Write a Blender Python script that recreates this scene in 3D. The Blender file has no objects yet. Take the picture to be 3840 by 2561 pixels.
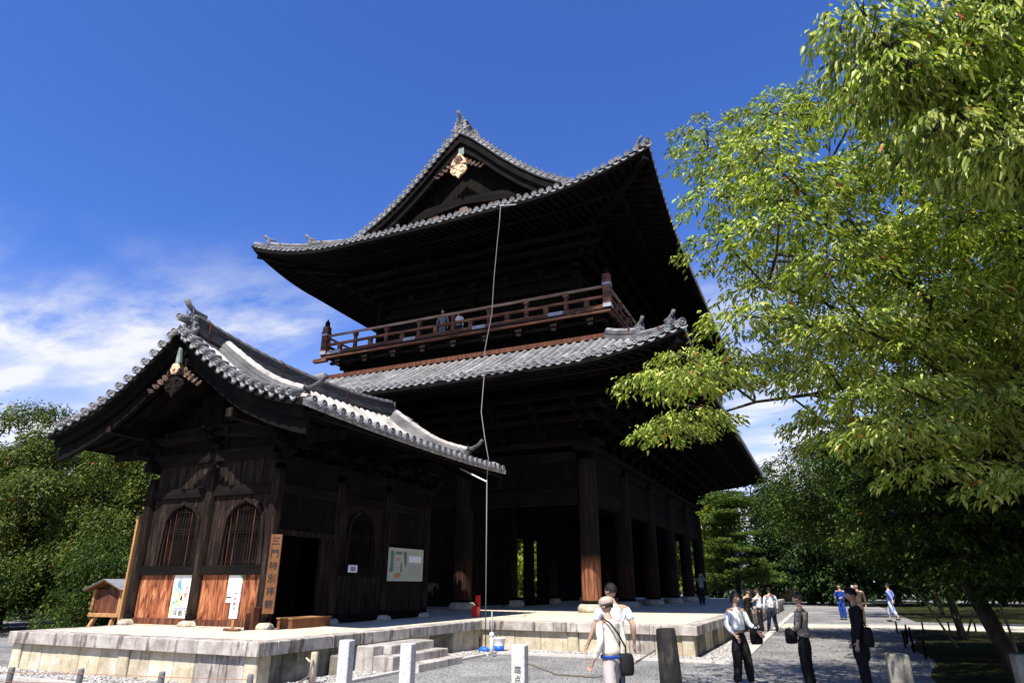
import bpy, bmesh, math, random
import numpy as np
from mathutils import Vector, Matrix, Euler
R = math.radians
random.seed(7); rng = np.random.default_rng(11)
scn = bpy.context.scene
COL = scn.collection

# ------------------------------------------------------------------ camera
cam_d = bpy.data.cameras.new('camera')
cam = bpy.data.objects.new('camera', cam_d); COL.objects.link(cam)
cam_d.sensor_width = 36.0; cam_d.lens = 2448.8/3840*36.0
cam_d.clip_start = 0.1; cam_d.clip_end = 3000
_yaw, _pitch, _roll = R(-24.434), R(20.432), R(0.10)
_F = Vector((math.sin(_yaw)*math.cos(_pitch), math.cos(_yaw)*math.cos(_pitch), math.sin(_pitch)))
_Rt = Vector((math.cos(_yaw), -math.sin(_yaw), 0)); _U = _Rt.cross(_F)
_R2 = _Rt*math.cos(_roll)+_U*math.sin(_roll); _U2 = -_Rt*math.sin(_roll)+_U*math.cos(_roll)
_m = Matrix((_R2, _U2, -_F)).transposed().to_4x4(); _m.translation = Vector((2.976, -17.173, 1.6))
cam.matrix_world = _m
scn.camera = cam

# ------------------------------------------------------------------ sky, sun, exposure
SUNV = Vector((-0.045, 0.69, -1.0)).normalized()          # direction the light travels
sun_el = math.asin(-SUNV.z); sun_az = math.atan2(-SUNV.x, -SUNV.y)   # compass angle from +Y
w = bpy.data.worlds.new('World'); scn.world = w; w.use_nodes = True
nt = w.node_tree; N = nt.nodes; L = nt.links
for n in list(N): N.remove(n)
wo = N.new('ShaderNodeOutputWorld'); bg = N.new('ShaderNodeBackground')
sky = N.new('ShaderNodeTexSky'); sky.sky_type = 'NISHITA'; sky.sun_disc = False
sky.sun_elevation = sun_el; sky.sun_rotation = sun_az
sky.altitude = 50; sky.air_density = 1.0; sky.dust_density = 0.3; sky.ozone_density = 2.5
hs = N.new('ShaderNodeHueSaturation'); hs.inputs['Saturation'].default_value = 1.06; hs.inputs['Value'].default_value = 1.08
gm = N.new('ShaderNodeVectorMath'); gm.operation = 'MULTIPLY'; gm.inputs[1].default_value = (1.12, 1.36, 2.2)
L.new(sky.outputs[0], gm.inputs[0]); L.new(gm.outputs[0], hs.inputs['Color'])
tc = N.new('ShaderNodeTexCoord'); sx = N.new('ShaderNodeSeparateXYZ'); L.new(tc.outputs['Generated'], sx.inputs[0])
def wmath(op, a, b=None, clamp=False):
    n = N.new('ShaderNodeMath'); n.operation = op; n.use_clamp = clamp
    for i, v in enumerate((a, b)):
        if v is None: continue
        if isinstance(v, (int, float)): n.inputs[i].default_value = v
        else: L.new(v, n.inputs[i])
    return n.outputs[0]
zc = wmath('MAXIMUM', sx.outputs[2], 0.03)
zc2 = wmath('ADD', zc, 0.12)
cx = wmath('DIVIDE', sx.outputs[0], zc2); cy = wmath('DIVIDE', sx.outputs[1], zc2)
cmb = N.new('ShaderNodeCombineXYZ'); L.new(cx, cmb.inputs[0]); L.new(cy, cmb.inputs[1])
def wnoise(scale, detail, rot, sc, dist=0.0, rough=0.55):
    mp = N.new('ShaderNodeMapping'); mp.inputs['Rotation'].default_value = (0, 0, R(rot)); mp.inputs['Scale'].default_value = sc
    L.new(cmb.outputs[0], mp.inputs[0])
    n = N.new('ShaderNodeTexNoise'); n.inputs['Scale'].default_value = scale; n.inputs['Detail'].default_value = detail
    n.inputs['Roughness'].default_value = rough; n.inputs['Distortion'].default_value = dist
    L.new(mp.outputs[0], n.inputs['Vector']); return n.outputs['Fac']
def wramp(v, stops):
    r = N.new('ShaderNodeMapRange'); r.interpolation_type = 'SMOOTHSTEP'
    r.inputs['From Min'].default_value, r.inputs['From Max'].default_value = stops
    L.new(v, r.inputs['Value']); return r.outputs[0]
n1 = wnoise(0.9, 6, 50, (1.0, 1.7, 1), 0.1, 0.5)       # soft banks of cirrus
n2 = wnoise(2.1, 8, 10, (0.8, 1.5, 1), 0.15, 0.62)      # streaks
low = wmath('SUBTRACT', 1.0, wramp(sx.outputs[2], (0.26, 0.50)))      # more cloud towards the horizon
low2 = wmath('SUBTRACT', 1.0, wramp(sx.outputs[2], (0.06, 0.42)))
cl = wmath('MULTIPLY', wramp(n1, (0.40, 0.62)), wramp(n2, (0.32, 0.66)))
c_a = wmath('MULTIPLY', cl, wmath('MULTIPLY', low, 1.1))
c_b = wmath('MULTIPLY', low2, 1.0)
cloud = wmath('MAXIMUM', c_a, 0.0); cloud = wmath('ADD', cloud, wmath('MULTIPLY', c_b, wmath('ADD', 0.55, cl)), clamp=True)
mix = N.new('ShaderNodeMixRGB'); mix.inputs['Color2'].default_value = (10.6, 10.7, 10.8, 1)
L.new(wmath('MULTIPLY', cloud, 0.93), mix.inputs['Fac']); L.new(hs.outputs[0], mix.inputs['Color1'])
L.new(mix.outputs[0], bg.inputs['Color']); bg.inputs['Strength'].default_value = 0.055
L.new(bg.outputs[0], wo.inputs['Surface'])
sd = bpy.data.lights.new('sun', 'SUN'); sd.energy = 5.0; sd.angle = R(0.53); sd.color = (1.0, 0.955, 0.88)
so = bpy.data.objects.new('sun', sd); COL.objects.link(so)
so.rotation_euler = SUNV.to_track_quat('-Z', 'Y').to_euler(); so.location = (0, -20, 40)
scn.view_settings.view_transform = 'Standard'; scn.view_settings.look = 'None'
scn.view_settings.gamma = 1; scn.view_settings.use_curve_mapping = False
scn.view_settings.exposure = 0.75
scn.cycles.max_bounces = 5; scn.cycles.diffuse_bounces = 3; scn.cycles.glossy_bounces = 2
scn.cycles.transmission_bounces = 3; scn.cycles.transparent_max_bounces = 4
scn.cycles.use_denoising = True

# ------------------------------------------------------------------ helpers
WM = {}
def _name(o): return o.name
def link(o, parent=None, mat=None):
    """parent with the object's own geometry left at world matrix mat"""
    COL.objects.link(o)
    mat = mat or Matrix()
    if parent is not None:
        o.parent = parent; o.matrix_parent_inverse = WM[parent.name].inverted()
    o.matrix_basis = mat
    WM[o.name] = mat
    return o
def tag(o, label=None, cat=None, group=None, kind=None):
    if label: o['label'] = label
    if cat: o['category'] = cat
    if group: o['group'] = group
    if kind: o['kind'] = kind
    return o
def thing(name, loc, label, cat, group=None, rz=0):
    o = bpy.data.objects.new(name, None); o.empty_display_size = 0.3
    link(o, None, Matrix.Translation(loc) @ Matrix.Rotation(rz, 4, 'Z'))
    return tag(o, label, cat, group)
class MB:
    def __init__(s): s.v = []; s.f = []; s.mi = []; s.m = 0
    def add(s, vs, fs, M=None):
        b = len(s.v)
        if M is not None: vs = [tuple(M @ Vector(v)) for v in vs]
        s.v += [tuple(v) for v in vs]; s.f += [tuple(b+i for i in f) for f in fs]; s.mi += [s.m]*len(fs)
    def box(s, x0, y0, z0, x1, y1, z1, M=None):
        vs = [(x, y, z) for z in (z0, z1) for y in (y0, y1) for x in (x0, x1)]
        s.add(vs, [(0,2,3,1),(4,5,7,6),(0,1,5,4),(2,6,7,3),(0,4,6,2),(1,3,7,5)], M)
    def bar(s, a, b, w, h, up=(0,0,1)):
        """box from a to b, width w (sideways), height h (along up), centred"""
        a = Vector(a); b = Vector(b); d = (b-a); l = d.length; d.normalize()
        u = Vector(up); sd_ = d.cross(u); sd_.normalize(); u = sd_.cross(d)
        M = Matrix((d, sd_, u)).transposed().to_4x4(); M.translation = a
        s.box(0, -w/2, -h/2, l, w/2, h/2, M)
    def bbox(s, x0, y0, z0, x1, y1, z1, c=0.02, M=None):
        """box with chamfered vertical and top edges"""
        s.prism([(x0+c,y0),(x1-c,y0),(x1,y0+c),(x1,y1-c),(x1-c,y1),(x0+c,y1),(x0,y1-c),(x0,y0+c)], z0, z1-c, M)
        a = [(x0+c,y0),(x1-c,y0),(x1,y0+c),(x1,y1-c),(x1-c,y1),(x0+c,y1),(x0,y1-c),(x0,y0+c)]
        cx_, cy_ = (x0+x1)/2, (y0+y1)/2; kx = 1-2*c/(x1-x0); ky = 1-2*c/(y1-y0)
        b_ = [(cx_+(p[0]-cx_)*kx, cy_+(p[1]-cy_)*ky) for p in a]
        n = len(a); vs = [(p[0],p[1],z1-c) for p in a]+[(p[0],p[1],z1) for p in b_]
        s.add(vs, [(i,(i+1)%n,n+(i+1)%n,n+i) for i in range(n)]+[tuple(range(n,2*n))], M)
    def prism(s, poly, z0, z1, M=None):
        n = len(poly)
        vs = [(p[0],p[1],z0) for p in poly]+[(p[0],p[1],z1) for p in poly]
        s.add(vs, [tuple(range(n-1,-1,-1)), tuple(range(n,2*n))]+[(i,(i+1)%n,n+(i+1)%n,n+i) for i in range(n)], M)
    def lathe(s, prof, n=12, M=None, cap=True):
        """prof: list of (r, z)"""
        vs = []; fs = []
        for r_, z in prof:
            for i in range(n):
                a = 2*math.pi*i/n; vs.append((r_*math.cos(a), r_*math.sin(a), z))
        k = len(prof)
        for j in range(k-1):
            for i in range(n):
                fs.append((j*n+i, j*n+(i+1)%n, (j+1)*n+(i+1)%n, (j+1)*n+i))
        if cap: fs.append(tuple(range(n-1,-1,-1))); fs.append(tuple((k-1)*n+i for i in range(n)))
        s.add(vs, fs, M)
    def tube(s, pts, rad, n=8, cap=True):
        pts = [Vector(p) for p in pts]; k = len(pts)
        if not hasattr(rad, '__len__'): rad = [rad]*k
        vs = []; fs = []; pu = None
        for j, p in enumerate(pts):
            t = (pts[min(j+1,k-1)]-pts[max(j-1,0)]); t.normalize()
            if pu is None:
                u = t.orthogonal().normalized()
            else:
                u = (pu - t*pu.dot(t)); 
                if u.length < 1e-5: u = t.orthogonal()
                u.normalize()
            pu = u; v_ = t.cross(u)
            for i in range(n):
                a = 2*math.pi*i/n; q = p+(u*math.cos(a)+v_*math.sin(a))*rad[j]; vs.append(tuple(q))
        for j in range(k-1):
            for i in range(n): fs.append((j*n+i, j*n+(i+1)%n, (j+1)*n+(i+1)%n, (j+1)*n+i))
        if cap: fs.append(tuple(range(n-1,-1,-1))); fs.append(tuple((k-1)*n+i for i in range(n)))
        s.add(vs, fs)
    def mesh(s, name, mats, smooth=False):
        me = bpy.data.meshes.new(name); me.from_pydata(s.v, [], s.f)
        if not isinstance(mats, (list, tuple)): mats = [mats]
        for m in mats: me.materials.append(m)
        if len(mats) > 1: me.polygons.foreach_set('material_index', s.mi)
        if smooth: me.polygons.foreach_set('use_smooth', [True]*len(me.polygons))
        me.validate(); me.update(); return me
    def build(s, name, mats, parent=None, mat=None, smooth=False):
        o = bpy.data.objects.new(name, s.mesh(name, mats, smooth)); return link(o, parent, mat)
def inst(me, name, parent, mat, **kw):
    return tag(link(bpy.data.objects.new(name, me), parent, mat), **kw)
def T(x, y, z): return Matrix.Translation((x, y, z))
def RZ(a): return Matrix.Rotation(a, 4, 'Z')
def RX(a): return Matrix.Rotation(a, 4, 'X')
def RY(a): return Matrix.Rotation(a, 4, 'Y')
def S(x, y, z): return Matrix.Diagonal((x, y, z, 1))
def struct(name, mb, mat, smooth=False, kind='structure'):
    return tag(mb.build(name, mat, None, None, smooth), kind=kind)
def interp(x, xs, ys): return float(np.interp(x, xs, ys))
def copy_tree(o, M, label=None, parent=None):
    c = o.copy(); COL.objects.link(c)
    if parent is None: c.matrix_basis = M; WM[c.name] = M
    else: c.parent = parent; WM[c.name] = Matrix()
    if label: c['label'] = label
    for ch in o.children: copy_tree(ch, None, None, c)
    return c

# ------------------------------------------------------------------ materials
def mat(name, cols, scale=4.0, stretch=(1,1,1), rough=0.8, bump=0.2, bscale=None, detail=6, dist=0.0, stops=None, obj_var=0.0,
        spec=0.3, fine=0.0, metal=0.0, bstretch=None):
    m = bpy.data.materials.new(name); m.use_nodes = True; t = m.node_tree; n = t.nodes; l = t.links
    b = n['Principled BSDF']; b.inputs['Roughness'].default_value = rough
    b.inputs['Specular IOR Level'].default_value = spec; b.inputs['Metallic'].default_value = metal
    c = n.new('ShaderNodeTexCoord'); mp = n.new('ShaderNodeMapping'); mp.inputs['Scale'].default_value = stretch
    l.new(c.outputs['Object'], mp.inputs[0])
    tx = n.new('ShaderNodeTexNoise'); tx.inputs['Scale'].default_value = scale; tx.inputs['Detail'].default_value = detail
    tx.inputs['Roughness'].default_value = 0.6; tx.inputs['Distortion'].default_value = dist
    l.new(mp.outputs[0], tx.inputs['Vector'])
    rp = n.new('ShaderNodeValToRGB'); e = rp.color_ramp.elements
    k = len(cols); stops = stops or [0.3+0.4*i/(max(1, k-1)) for i in range(k)]
    while len(e) < k: e.new(0.5)
    for i in range(k): e[i].position = stops[i]; e[i].color = (*cols[i], 1)
    l.new(tx.outputs['Fac'], rp.inputs[0])
    out = rp.outputs[0]
    if fine > 0:
        t2 = n.new('ShaderNodeTexNoise'); t2.inputs['Scale'].default_value = scale*9; t2.inputs['Detail'].default_value = 3
        l.new(mp.outputs[0], t2.inputs['Vector'])
        mr = n.new('ShaderNodeMapRange'); mr.inputs['From Min'].default_value = 0.3; mr.inputs['From Max'].default_value = 0.7
        mr.inputs['To Min'].default_value = 1-fine; mr.inputs['To Max'].default_value = 1+fine; l.new(t2.outputs['Fac'], mr.inputs[0])
        mm = n.new('ShaderNodeVectorMath'); mm.operation = 'SCALE'; l.new(out, mm.inputs[0]); l.new(mr.outputs[0], mm.inputs['Scale']); out = mm.outputs[0]
    if obj_var > 0:
        oi = n.new('ShaderNodeObjectInfo'); mr = n.new('ShaderNodeMapRange')
        mr.inputs['To Min'].default_value = 1-obj_var; mr.inputs['To Max'].default_value = 1+obj_var; l.new(oi.outputs['Random'], mr.inputs[0])
        mm = n.new('ShaderNodeVectorMath'); mm.operation = 'SCALE'; l.new(out, mm.inputs[0]); l.new(mr.outputs[0], mm.inputs['Scale']); out = mm.outputs[0]
    l.new(out, b.inputs['Base Color'])
    if bump > 0:
        bp = n.new('ShaderNodeBump'); bp.inputs['Strength'].default_value = bump; bp.inputs['Distance'].default_value = 0.02
        t3 = n.new('ShaderNodeTexNoise'); t3.inputs['Scale'].default_value = bscale or scale*4; t3.inputs['Detail'].default_value = 4
        if bstretch:
            mp2 = n.new('ShaderNodeMapping'); mp2.inputs['Scale'].default_value = bstretch; l.new(c.outputs['Object'], mp2.inputs[0]); l.new(mp2.outputs[0], t3.inputs['Vector'])
        else: l.new(mp.outputs[0], t3.inputs['Vector'])
        l.new(t3.outputs['Fac'], bp.inputs['Height']); l.new(bp.outputs[0], b.inputs['Normal'])
    return m
def flat(name, col, rough=0.7, spec=0.3, metal=0.0):
    m = bpy.data.materials.new(name); m.use_nodes = True; b = m.node_tree.nodes['Principled BSDF']
    b.inputs['Base Color'].default_value = (*col, 1); b.inputs['Roughness'].default_value = rough
    b.inputs['Specular IOR Level'].default_value = spec; b.inputs['Metallic'].default_value = metal
    return m
M_ = {}
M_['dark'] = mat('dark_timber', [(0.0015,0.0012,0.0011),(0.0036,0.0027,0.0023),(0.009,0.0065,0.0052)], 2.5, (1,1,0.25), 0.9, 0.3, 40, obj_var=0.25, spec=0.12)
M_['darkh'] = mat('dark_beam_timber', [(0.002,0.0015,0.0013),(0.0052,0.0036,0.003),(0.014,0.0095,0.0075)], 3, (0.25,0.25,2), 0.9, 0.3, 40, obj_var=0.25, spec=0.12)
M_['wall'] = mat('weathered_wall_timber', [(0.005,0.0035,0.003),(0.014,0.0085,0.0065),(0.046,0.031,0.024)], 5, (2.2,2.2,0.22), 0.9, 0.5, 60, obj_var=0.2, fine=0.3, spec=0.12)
M_['red'] = mat('red_brown_timber', [(0.03,0.011,0.007),(0.10,0.034,0.017),(0.22,0.085,0.04)], 5, (3,3,0.3), 0.75, 0.4, 50, obj_var=0.15, fine=0.3, spec=0.2)
M_['toprail'] = mat('sunbleached_rail_timber', [(0.16,0.095,0.065),(0.30,0.20,0.145),(0.42,0.31,0.24)], 3, (0.35,3,3), 0.75, 0.3, 50, spec=0.2)
M_['rail'] = mat('railing_timber', [(0.035,0.016,0.011),(0.11,0.045,0.026),(0.25,0.12,0.07)], 3, (0.35,3,3), 0.75, 0.3, 50, obj_var=0.25, spec=0.2, stops=[0.3,0.5,0.68])
M_['panel'] = mat('flamed_cedar_panel', [(0.055,0.018,0.009),(0.20,0.062,0.027),(0.33,0.115,0.048),(0.58,0.29,0.14)], 3.6, (2.4,2.4,0.42), 0.7, 0.25, 50, dist=1.4, stops=[0.34,0.46,0.57,0.72], obj_var=0.12, fine=0.12, spec=0.15)
M_['newwood'] = mat('pale_new_timber', [(0.30,0.15,0.06),(0.50,0.27,0.11)], 6, (1,1,0.2), 0.7, 0.1, 60, spec=0.2)
M_['signwood'] = mat('sign_timber', [(0.10,0.042,0.019),(0.22,0.095,0.04)], 6, (3,3,0.3), 0.65, 0.15, 60, spec=0.2, fine=0.15)
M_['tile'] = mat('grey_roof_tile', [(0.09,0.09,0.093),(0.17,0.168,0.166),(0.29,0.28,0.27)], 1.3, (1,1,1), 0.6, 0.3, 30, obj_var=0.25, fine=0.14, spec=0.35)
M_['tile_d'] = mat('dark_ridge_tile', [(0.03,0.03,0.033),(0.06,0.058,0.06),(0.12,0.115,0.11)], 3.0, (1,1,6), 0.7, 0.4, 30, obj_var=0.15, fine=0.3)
M_['tile_w'] = mat('bleached_roof_tile', [(0.20,0.18,0.16),(0.42,0.38,0.34),(0.62,0.57,0.51)], 4.0, (1,1,1), 0.75, 0.35, 30, obj_var=0.22, fine=0.3, stops=[0.3,0.5,0.72])  # pale copy of the grey tile; strong sun put into its colour
M_['plaster'] = mat('cream_plaster', [(0.42,0.36,0.27),(0.60,0.53,0.42)], 5, rough=0.95, bump=0.2)
M_['gold'] = mat('gilt_carving', [(0.30,0.16,0.08),(0.75,0.50,0.28),(0.85,0.62,0.38)], 9, rough=0.6, bump=0.6, bscale=25, spec=0.4, stops=[0.36,0.48,0.7])
M_['carve'] = mat('carved_timber', [(0.05,0.03,0.02),(0.13,0.075,0.05),(0.40,0.29,0.2)], 16, rough=0.8, bump=0.8, bscale=40, stops=[0.35,0.5,0.75])
M_['white'] = flat('white_paint', (0.80,0.80,0.80), 0.6)
M_['black'] = flat('black_ink', (0.015,0.014,0.013), 0.6)
M_['grey'] = flat('grey_ink', (0.22,0.22,0.22), 0.7)
M_['metal'] = mat('dull_metal', [(0.22,0.23,0.25),(0.36,0.37,0.40)], 5, rough=0.5, bump=0.1, metal=0.3)
M_['verd'] = mat('green_copper', [(0.10,0.13,0.12),(0.28,0.33,0.30)], 8, rough=0.7, bump=0.2)
# ------------------------------------------------------------------ stone and ground materials
def stone(name, cols, stops, streak, streakc, var=0.1, speck=0.12, scale=3.0, thr=(0.52,0.66)):
    m = mat(name, cols, scale, (1,1,1), 0.9, 0.45, 45, stops=stops, obj_var=var, fine=speck, spec=0.2)
    t = m.node_tree; n = t.nodes; l = t.links; b = n['Principled BSDF']
    src = b.inputs['Base Color'].links[0].from_socket
    c = n.new('ShaderNodeTexCoord'); mp = n.new('ShaderNodeMapping'); mp.inputs['Scale'].default_value = (1,1,0.16)
    l.new(c.outputs['Object'], mp.inputs[0])
    tx = n.new('ShaderNodeTexNoise'); tx.inputs['Scale'].default_value = 5.5; tx.inputs['Detail'].default_value = 8; tx.inputs['Roughness'].default_value = 0.68
    l.new(mp.outputs[0], tx.inputs['Vector'])
    mr = n.new('ShaderNodeMapRange'); mr.interpolation_type = 'SMOOTHSTEP'; mr.inputs['From Min'].default_value, mr.inputs['From Max'].default_value = thr
    mr.inputs['To Max'].default_value = streak
    l.new(tx.outputs['Fac'], mr.inputs[0])
    mx = n.new('ShaderNodeMixRGB'); mx.inputs['Color2'].default_value = (*streakc, 1)
    l.new(mr.outputs[0], mx.inputs[0]); l.new(src, mx.inputs[1]); l.new(mx.outputs[0], b.inputs['Base Color'])
    return m
M_['coping'] = stone('stained_coping_granite', [(0.22,0.185,0.155),(0.41,0.365,0.32),(0.56,0.52,0.47)], [0.3,0.5,0.7], 0.78, (0.075,0.055,0.046), 0.12, thr=(0.51,0.62))
M_['found'] = stone('yellowed_foundation_stone', [(0.36,0.30,0.19),(0.54,0.46,0.32),(0.62,0.58,0.49)], [0.3,0.5,0.72], 0.5, (0.17,0.14,0.10), 0.16, thr=(0.55,0.68))
M_['found_d'] = stone('mossy_foundation_stone', [(0.10,0.09,0.065),(0.19,0.175,0.135),(0.34,0.32,0.27)], [0.3,0.5,0.72], 0.7, (0.045,0.045,0.03), 0.2, thr=(0.48,0.62))  # darker foundation stone; shade of side faces and bollards put into its colour
M_['step'] = stone('worn_step_granite', [(0.26,0.23,0.20),(0.42,0.38,0.34),(0.55,0.52,0.48)], [0.3,0.5,0.7], 0.6, (0.13,0.09,0.08), 0.1, thr=(0.5,0.64))
M_['granite'] = mat('pale_granite', [(0.40,0.38,0.35),(0.58,0.56,0.53),(0.68,0.66,0.63)], 30, rough=0.85, bump=0.4, bscale=120, fine=0.2)
M_['kerb'] = mat('kerb_stone', [(0.38,0.35,0.31),(0.56,0.53,0.48)], 6, rough=0.9, bump=0.3, obj_var=0.12, fine=0.15)
M_['base'] = mat('column_base_stone', [(0.22,0.19,0.14),(0.42,0.37,0.28),(0.52,0.47,0.38)], 6, rough=0.9, bump=0.4, fine=0.2, obj_var=0.12)
M_['deck'] = mat('tamped_earth_deck', [(0.46,0.39,0.28),(0.60,0.52,0.38),(0.70,0.62,0.48)], 1.6, rough=0.95, bump=0.15, fine=0.12)
def gravel_mat(name, dark, mid, light, sc):
    m = bpy.data.materials.new(name); m.use_nodes = True; t = m.node_tree; n = t.nodes; l = t.links; b = n['Principled BSDF']
    b.inputs['Roughness'].default_value = 0.95; b.inputs['Specular IOR Level'].default_value = 0.15
    c = n.new('ShaderNodeTexCoord')
    v = n.new('ShaderNodeTexVoronoi'); v.inputs['Scale'].default_value = sc; l.new(c.outputs['Object'], v.inputs['Vector'])
    sp = n.new('ShaderNodeSeparateColor'); l.new(v.outputs['Color'], sp.inputs[0])
    rp = n.new('ShaderNodeValToRGB'); e = rp.color_ramp.elements; e.new(0.5)
    for i, (p, q) in enumerate(((0.05, dark), (0.45, mid), (1.0, light))): e[i].position = p; e[i].color = (*q, 1)
    l.new(sp.outputs[0], rp.inputs[0])
    nz = n.new('ShaderNodeTexNoise'); nz.inputs['Scale'].default_value = 0.7; nz.inputs['Detail'].default_value = 6; l.new(c.outputs['Object'], nz.inputs['Vector'])
    mr = n.new('ShaderNodeMapRange'); mr.inputs['From Min'].default_value = 0.3; mr.inputs['From Max'].default_value = 0.7; mr.inputs['To Min'].default_value = 0.66; mr.inputs['To Max'].default_value = 1.25; l.new(nz.outputs['Fac'], mr.inputs[0])
    mm = n.new('ShaderNodeVectorMath'); mm.operation = 'SCALE'; l.new(rp.outputs[0], mm.inputs[0]); l.new(mr.outputs[0], mm.inputs['Scale'])
    l.new(mm.outputs[0], b.inputs['Base Color'])
    bp = n.new('ShaderNodeBump'); bp.inputs['Strength'].default_value = 0.7; bp.inputs['Distance'].default_value = 0.02
    l.new(v.outputs['Distance'], bp.inputs['Height']); bp.invert = True; l.new(bp.outputs[0], b.inputs['Normal'])
    return m
M_['gravel'] = gravel_mat('fine_gravel', (0.09,0.088,0.083), (0.215,0.21,0.20), (0.38,0.37,0.35), 38)
M_['gravel2'] = gravel_mat('coarse_gravel', (0.09,0.085,0.078), (0.21,0.20,0.185), (0.38,0.36,0.335), 20)
M_['moss'] = mat('mossy_soil', [(0.015,0.012,0.008),(0.025,0.028,0.008),(0.07,0.075,0.02)], 1.2, rough=1.0, bump=0.6, bscale=20, fine=0.4, stops=[0.35,0.5,0.7], spec=0.05)

# ------------------------------------------------------------------ ground, paths
HP = 0.70
g = MB(); n_ = 30
g.add([(-400,-200,0),(400,-200,0),(400,800,0),(-400,800,0)], [(0,1,2,3)])
struct('ground', g, M_['gravel'])
# moss bed under the trees on the right: a gently swelling sheet
g = MB(); nx, ny = 40, 60
def moss_edge(y): return 4.3+0.045*(y+9)+0.15*math.sin(y*0.9)
vs = []; fs = []
for j in range(ny+1):
    y = -14+28.5*j/ny
    for i in range(nx+1):
        u = i/nx; x0 = moss_edge(y); x = x0+(34-x0)*u**1.6
        h = 0.004+0.10*min(1, u*8)*(0.6+0.4*math.sin(x*1.3+y*0.7)*math.cos(y*1.1))*min(1,(j)/3,(ny-j)/3)
        vs.append((x, y, h))
for j in range(ny):
    for i in range(nx): a = j*(nx+1)+i; fs.append((a,a+1,a+nx+2,a+nx+1))
g.add(vs, fs); struct('moss_ground', g, M_['moss'], True)
g = MB(); vs = []; fs = []
for j in range(31):
    y = 21+40*j/30
    for i in range(21):
        x = 6.5+40*i/20; vs.append((x, y, 0.004+0.1*min(1,i/2)*min(1,j/2)*(0.7+0.3*math.sin(x+y))))
for j in range(30):
    for i in range(20): a = j*21+i; fs.append((a,a+1,a+22,a+21))
g.add(vs, fs); struct('moss_ground', g, M_['moss'], True)
# stone kerbs (each stone its own piece) and coarse gravel drains round the platform
kerb = MB(); kerb.box(-0.5,-0.5,0,0.5,0.5,1); kerb_me = kerb.mesh('kerb_stone', M_['kerb'])
kroot = tag(struct('drain_gravel', (lambda m: (m.add([(-5.7,-8.9,0.004),(-4.9,-8.9,0.004),(-4.9,-0.8,0.004),(-5.7,-0.8,0.004)],[(0,1,2,3)]),
   m.add([(-13.4,-8.9,0.004),(-5.7,-8.9,0.004),(-5.7,-8.0,0.004),(-13.4,-8.0,0.004)],[(0,1,2,3)]),
   m.add([(-5.7,-0.8,0.0045),(0.85,-0.8,0.0045),(0.85,0.1,0.0045),(-5.7,0.1,0.0045)],[(0,1,2,3)]),
   m.add([(-0.1,0.1,0.0045),(0.85,0.1,0.0045),(0.85,36,0.0045),(-0.1,36,0.0045)],[(0,1,2,3)]), m)[-1])(MB()), M_['gravel2']))
def kerb_run(a, b, w=0.13, h=0.05, pitch=1.15):
    a = Vector(a); b = Vector(b); d = b-a; n = max(1, round(d.length/pitch)); ang = math.atan2(d.y, d.x)
    for i in range(n):
        c = a+d*((i+0.5)/n); l_ = d.length/n-0.008
        inst(kerb_me, 'kerb_stone', kroot, T(c.x+random.uniform(-.004,.004), c.y, -0.05+random.uniform(-.004,.004)) @ RZ(ang) @ S(l_, w, h+0.05))
kerb_run((-13.4,-8.95),(-4.85,-8.95)); kerb_run((-4.83,-8.86),(-4.83,-4.98)); kerb_run((-4.83,-3.2),(-4.83,-1.6))
kerb_run((-4.83,-1.5),(-4.83,-0.98)); kerb_run((-4.76,-0.95),(0.98,-0.85),0.15); kerb_run((0.93,-0.75),(0.78,29.5),0.22,0.03,1.6)
# paved cross path: two stone edges and a slab band
paving = tag(struct('paved_path', (lambda m: (m.add([(0.95,13.6,0.004),(40,20.5,0.004),(40,23.4,0.004),(0.95,16.3,0.004)],[(0,1,2,3)]), m)[-1])(MB()), M_['deck']))
def run2(a, b, w, pitch):
    a = Vector(a); b = Vector(b); d = b-a; n = max(1, round(d.length/pitch)); ang = math.atan2(d.y, d.x)
    for i in range(n):
        c = a+d*((i+0.5)/n); inst(kerb_me, 'path_stone', paving, T(c.x, c.y, -0.05) @ RZ(ang) @ S(d.length/n-0.01, w, 0.075))
run2((1.05,13.2),(34,19.0),0.35,1.2); run2((1.0,16.6),(34,22.6),0.35,1.2); run2((0.4,42),(16,44),0.4,1.4); run2((0.9,30.5),(6,31.2),0.25,1.2)
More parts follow.
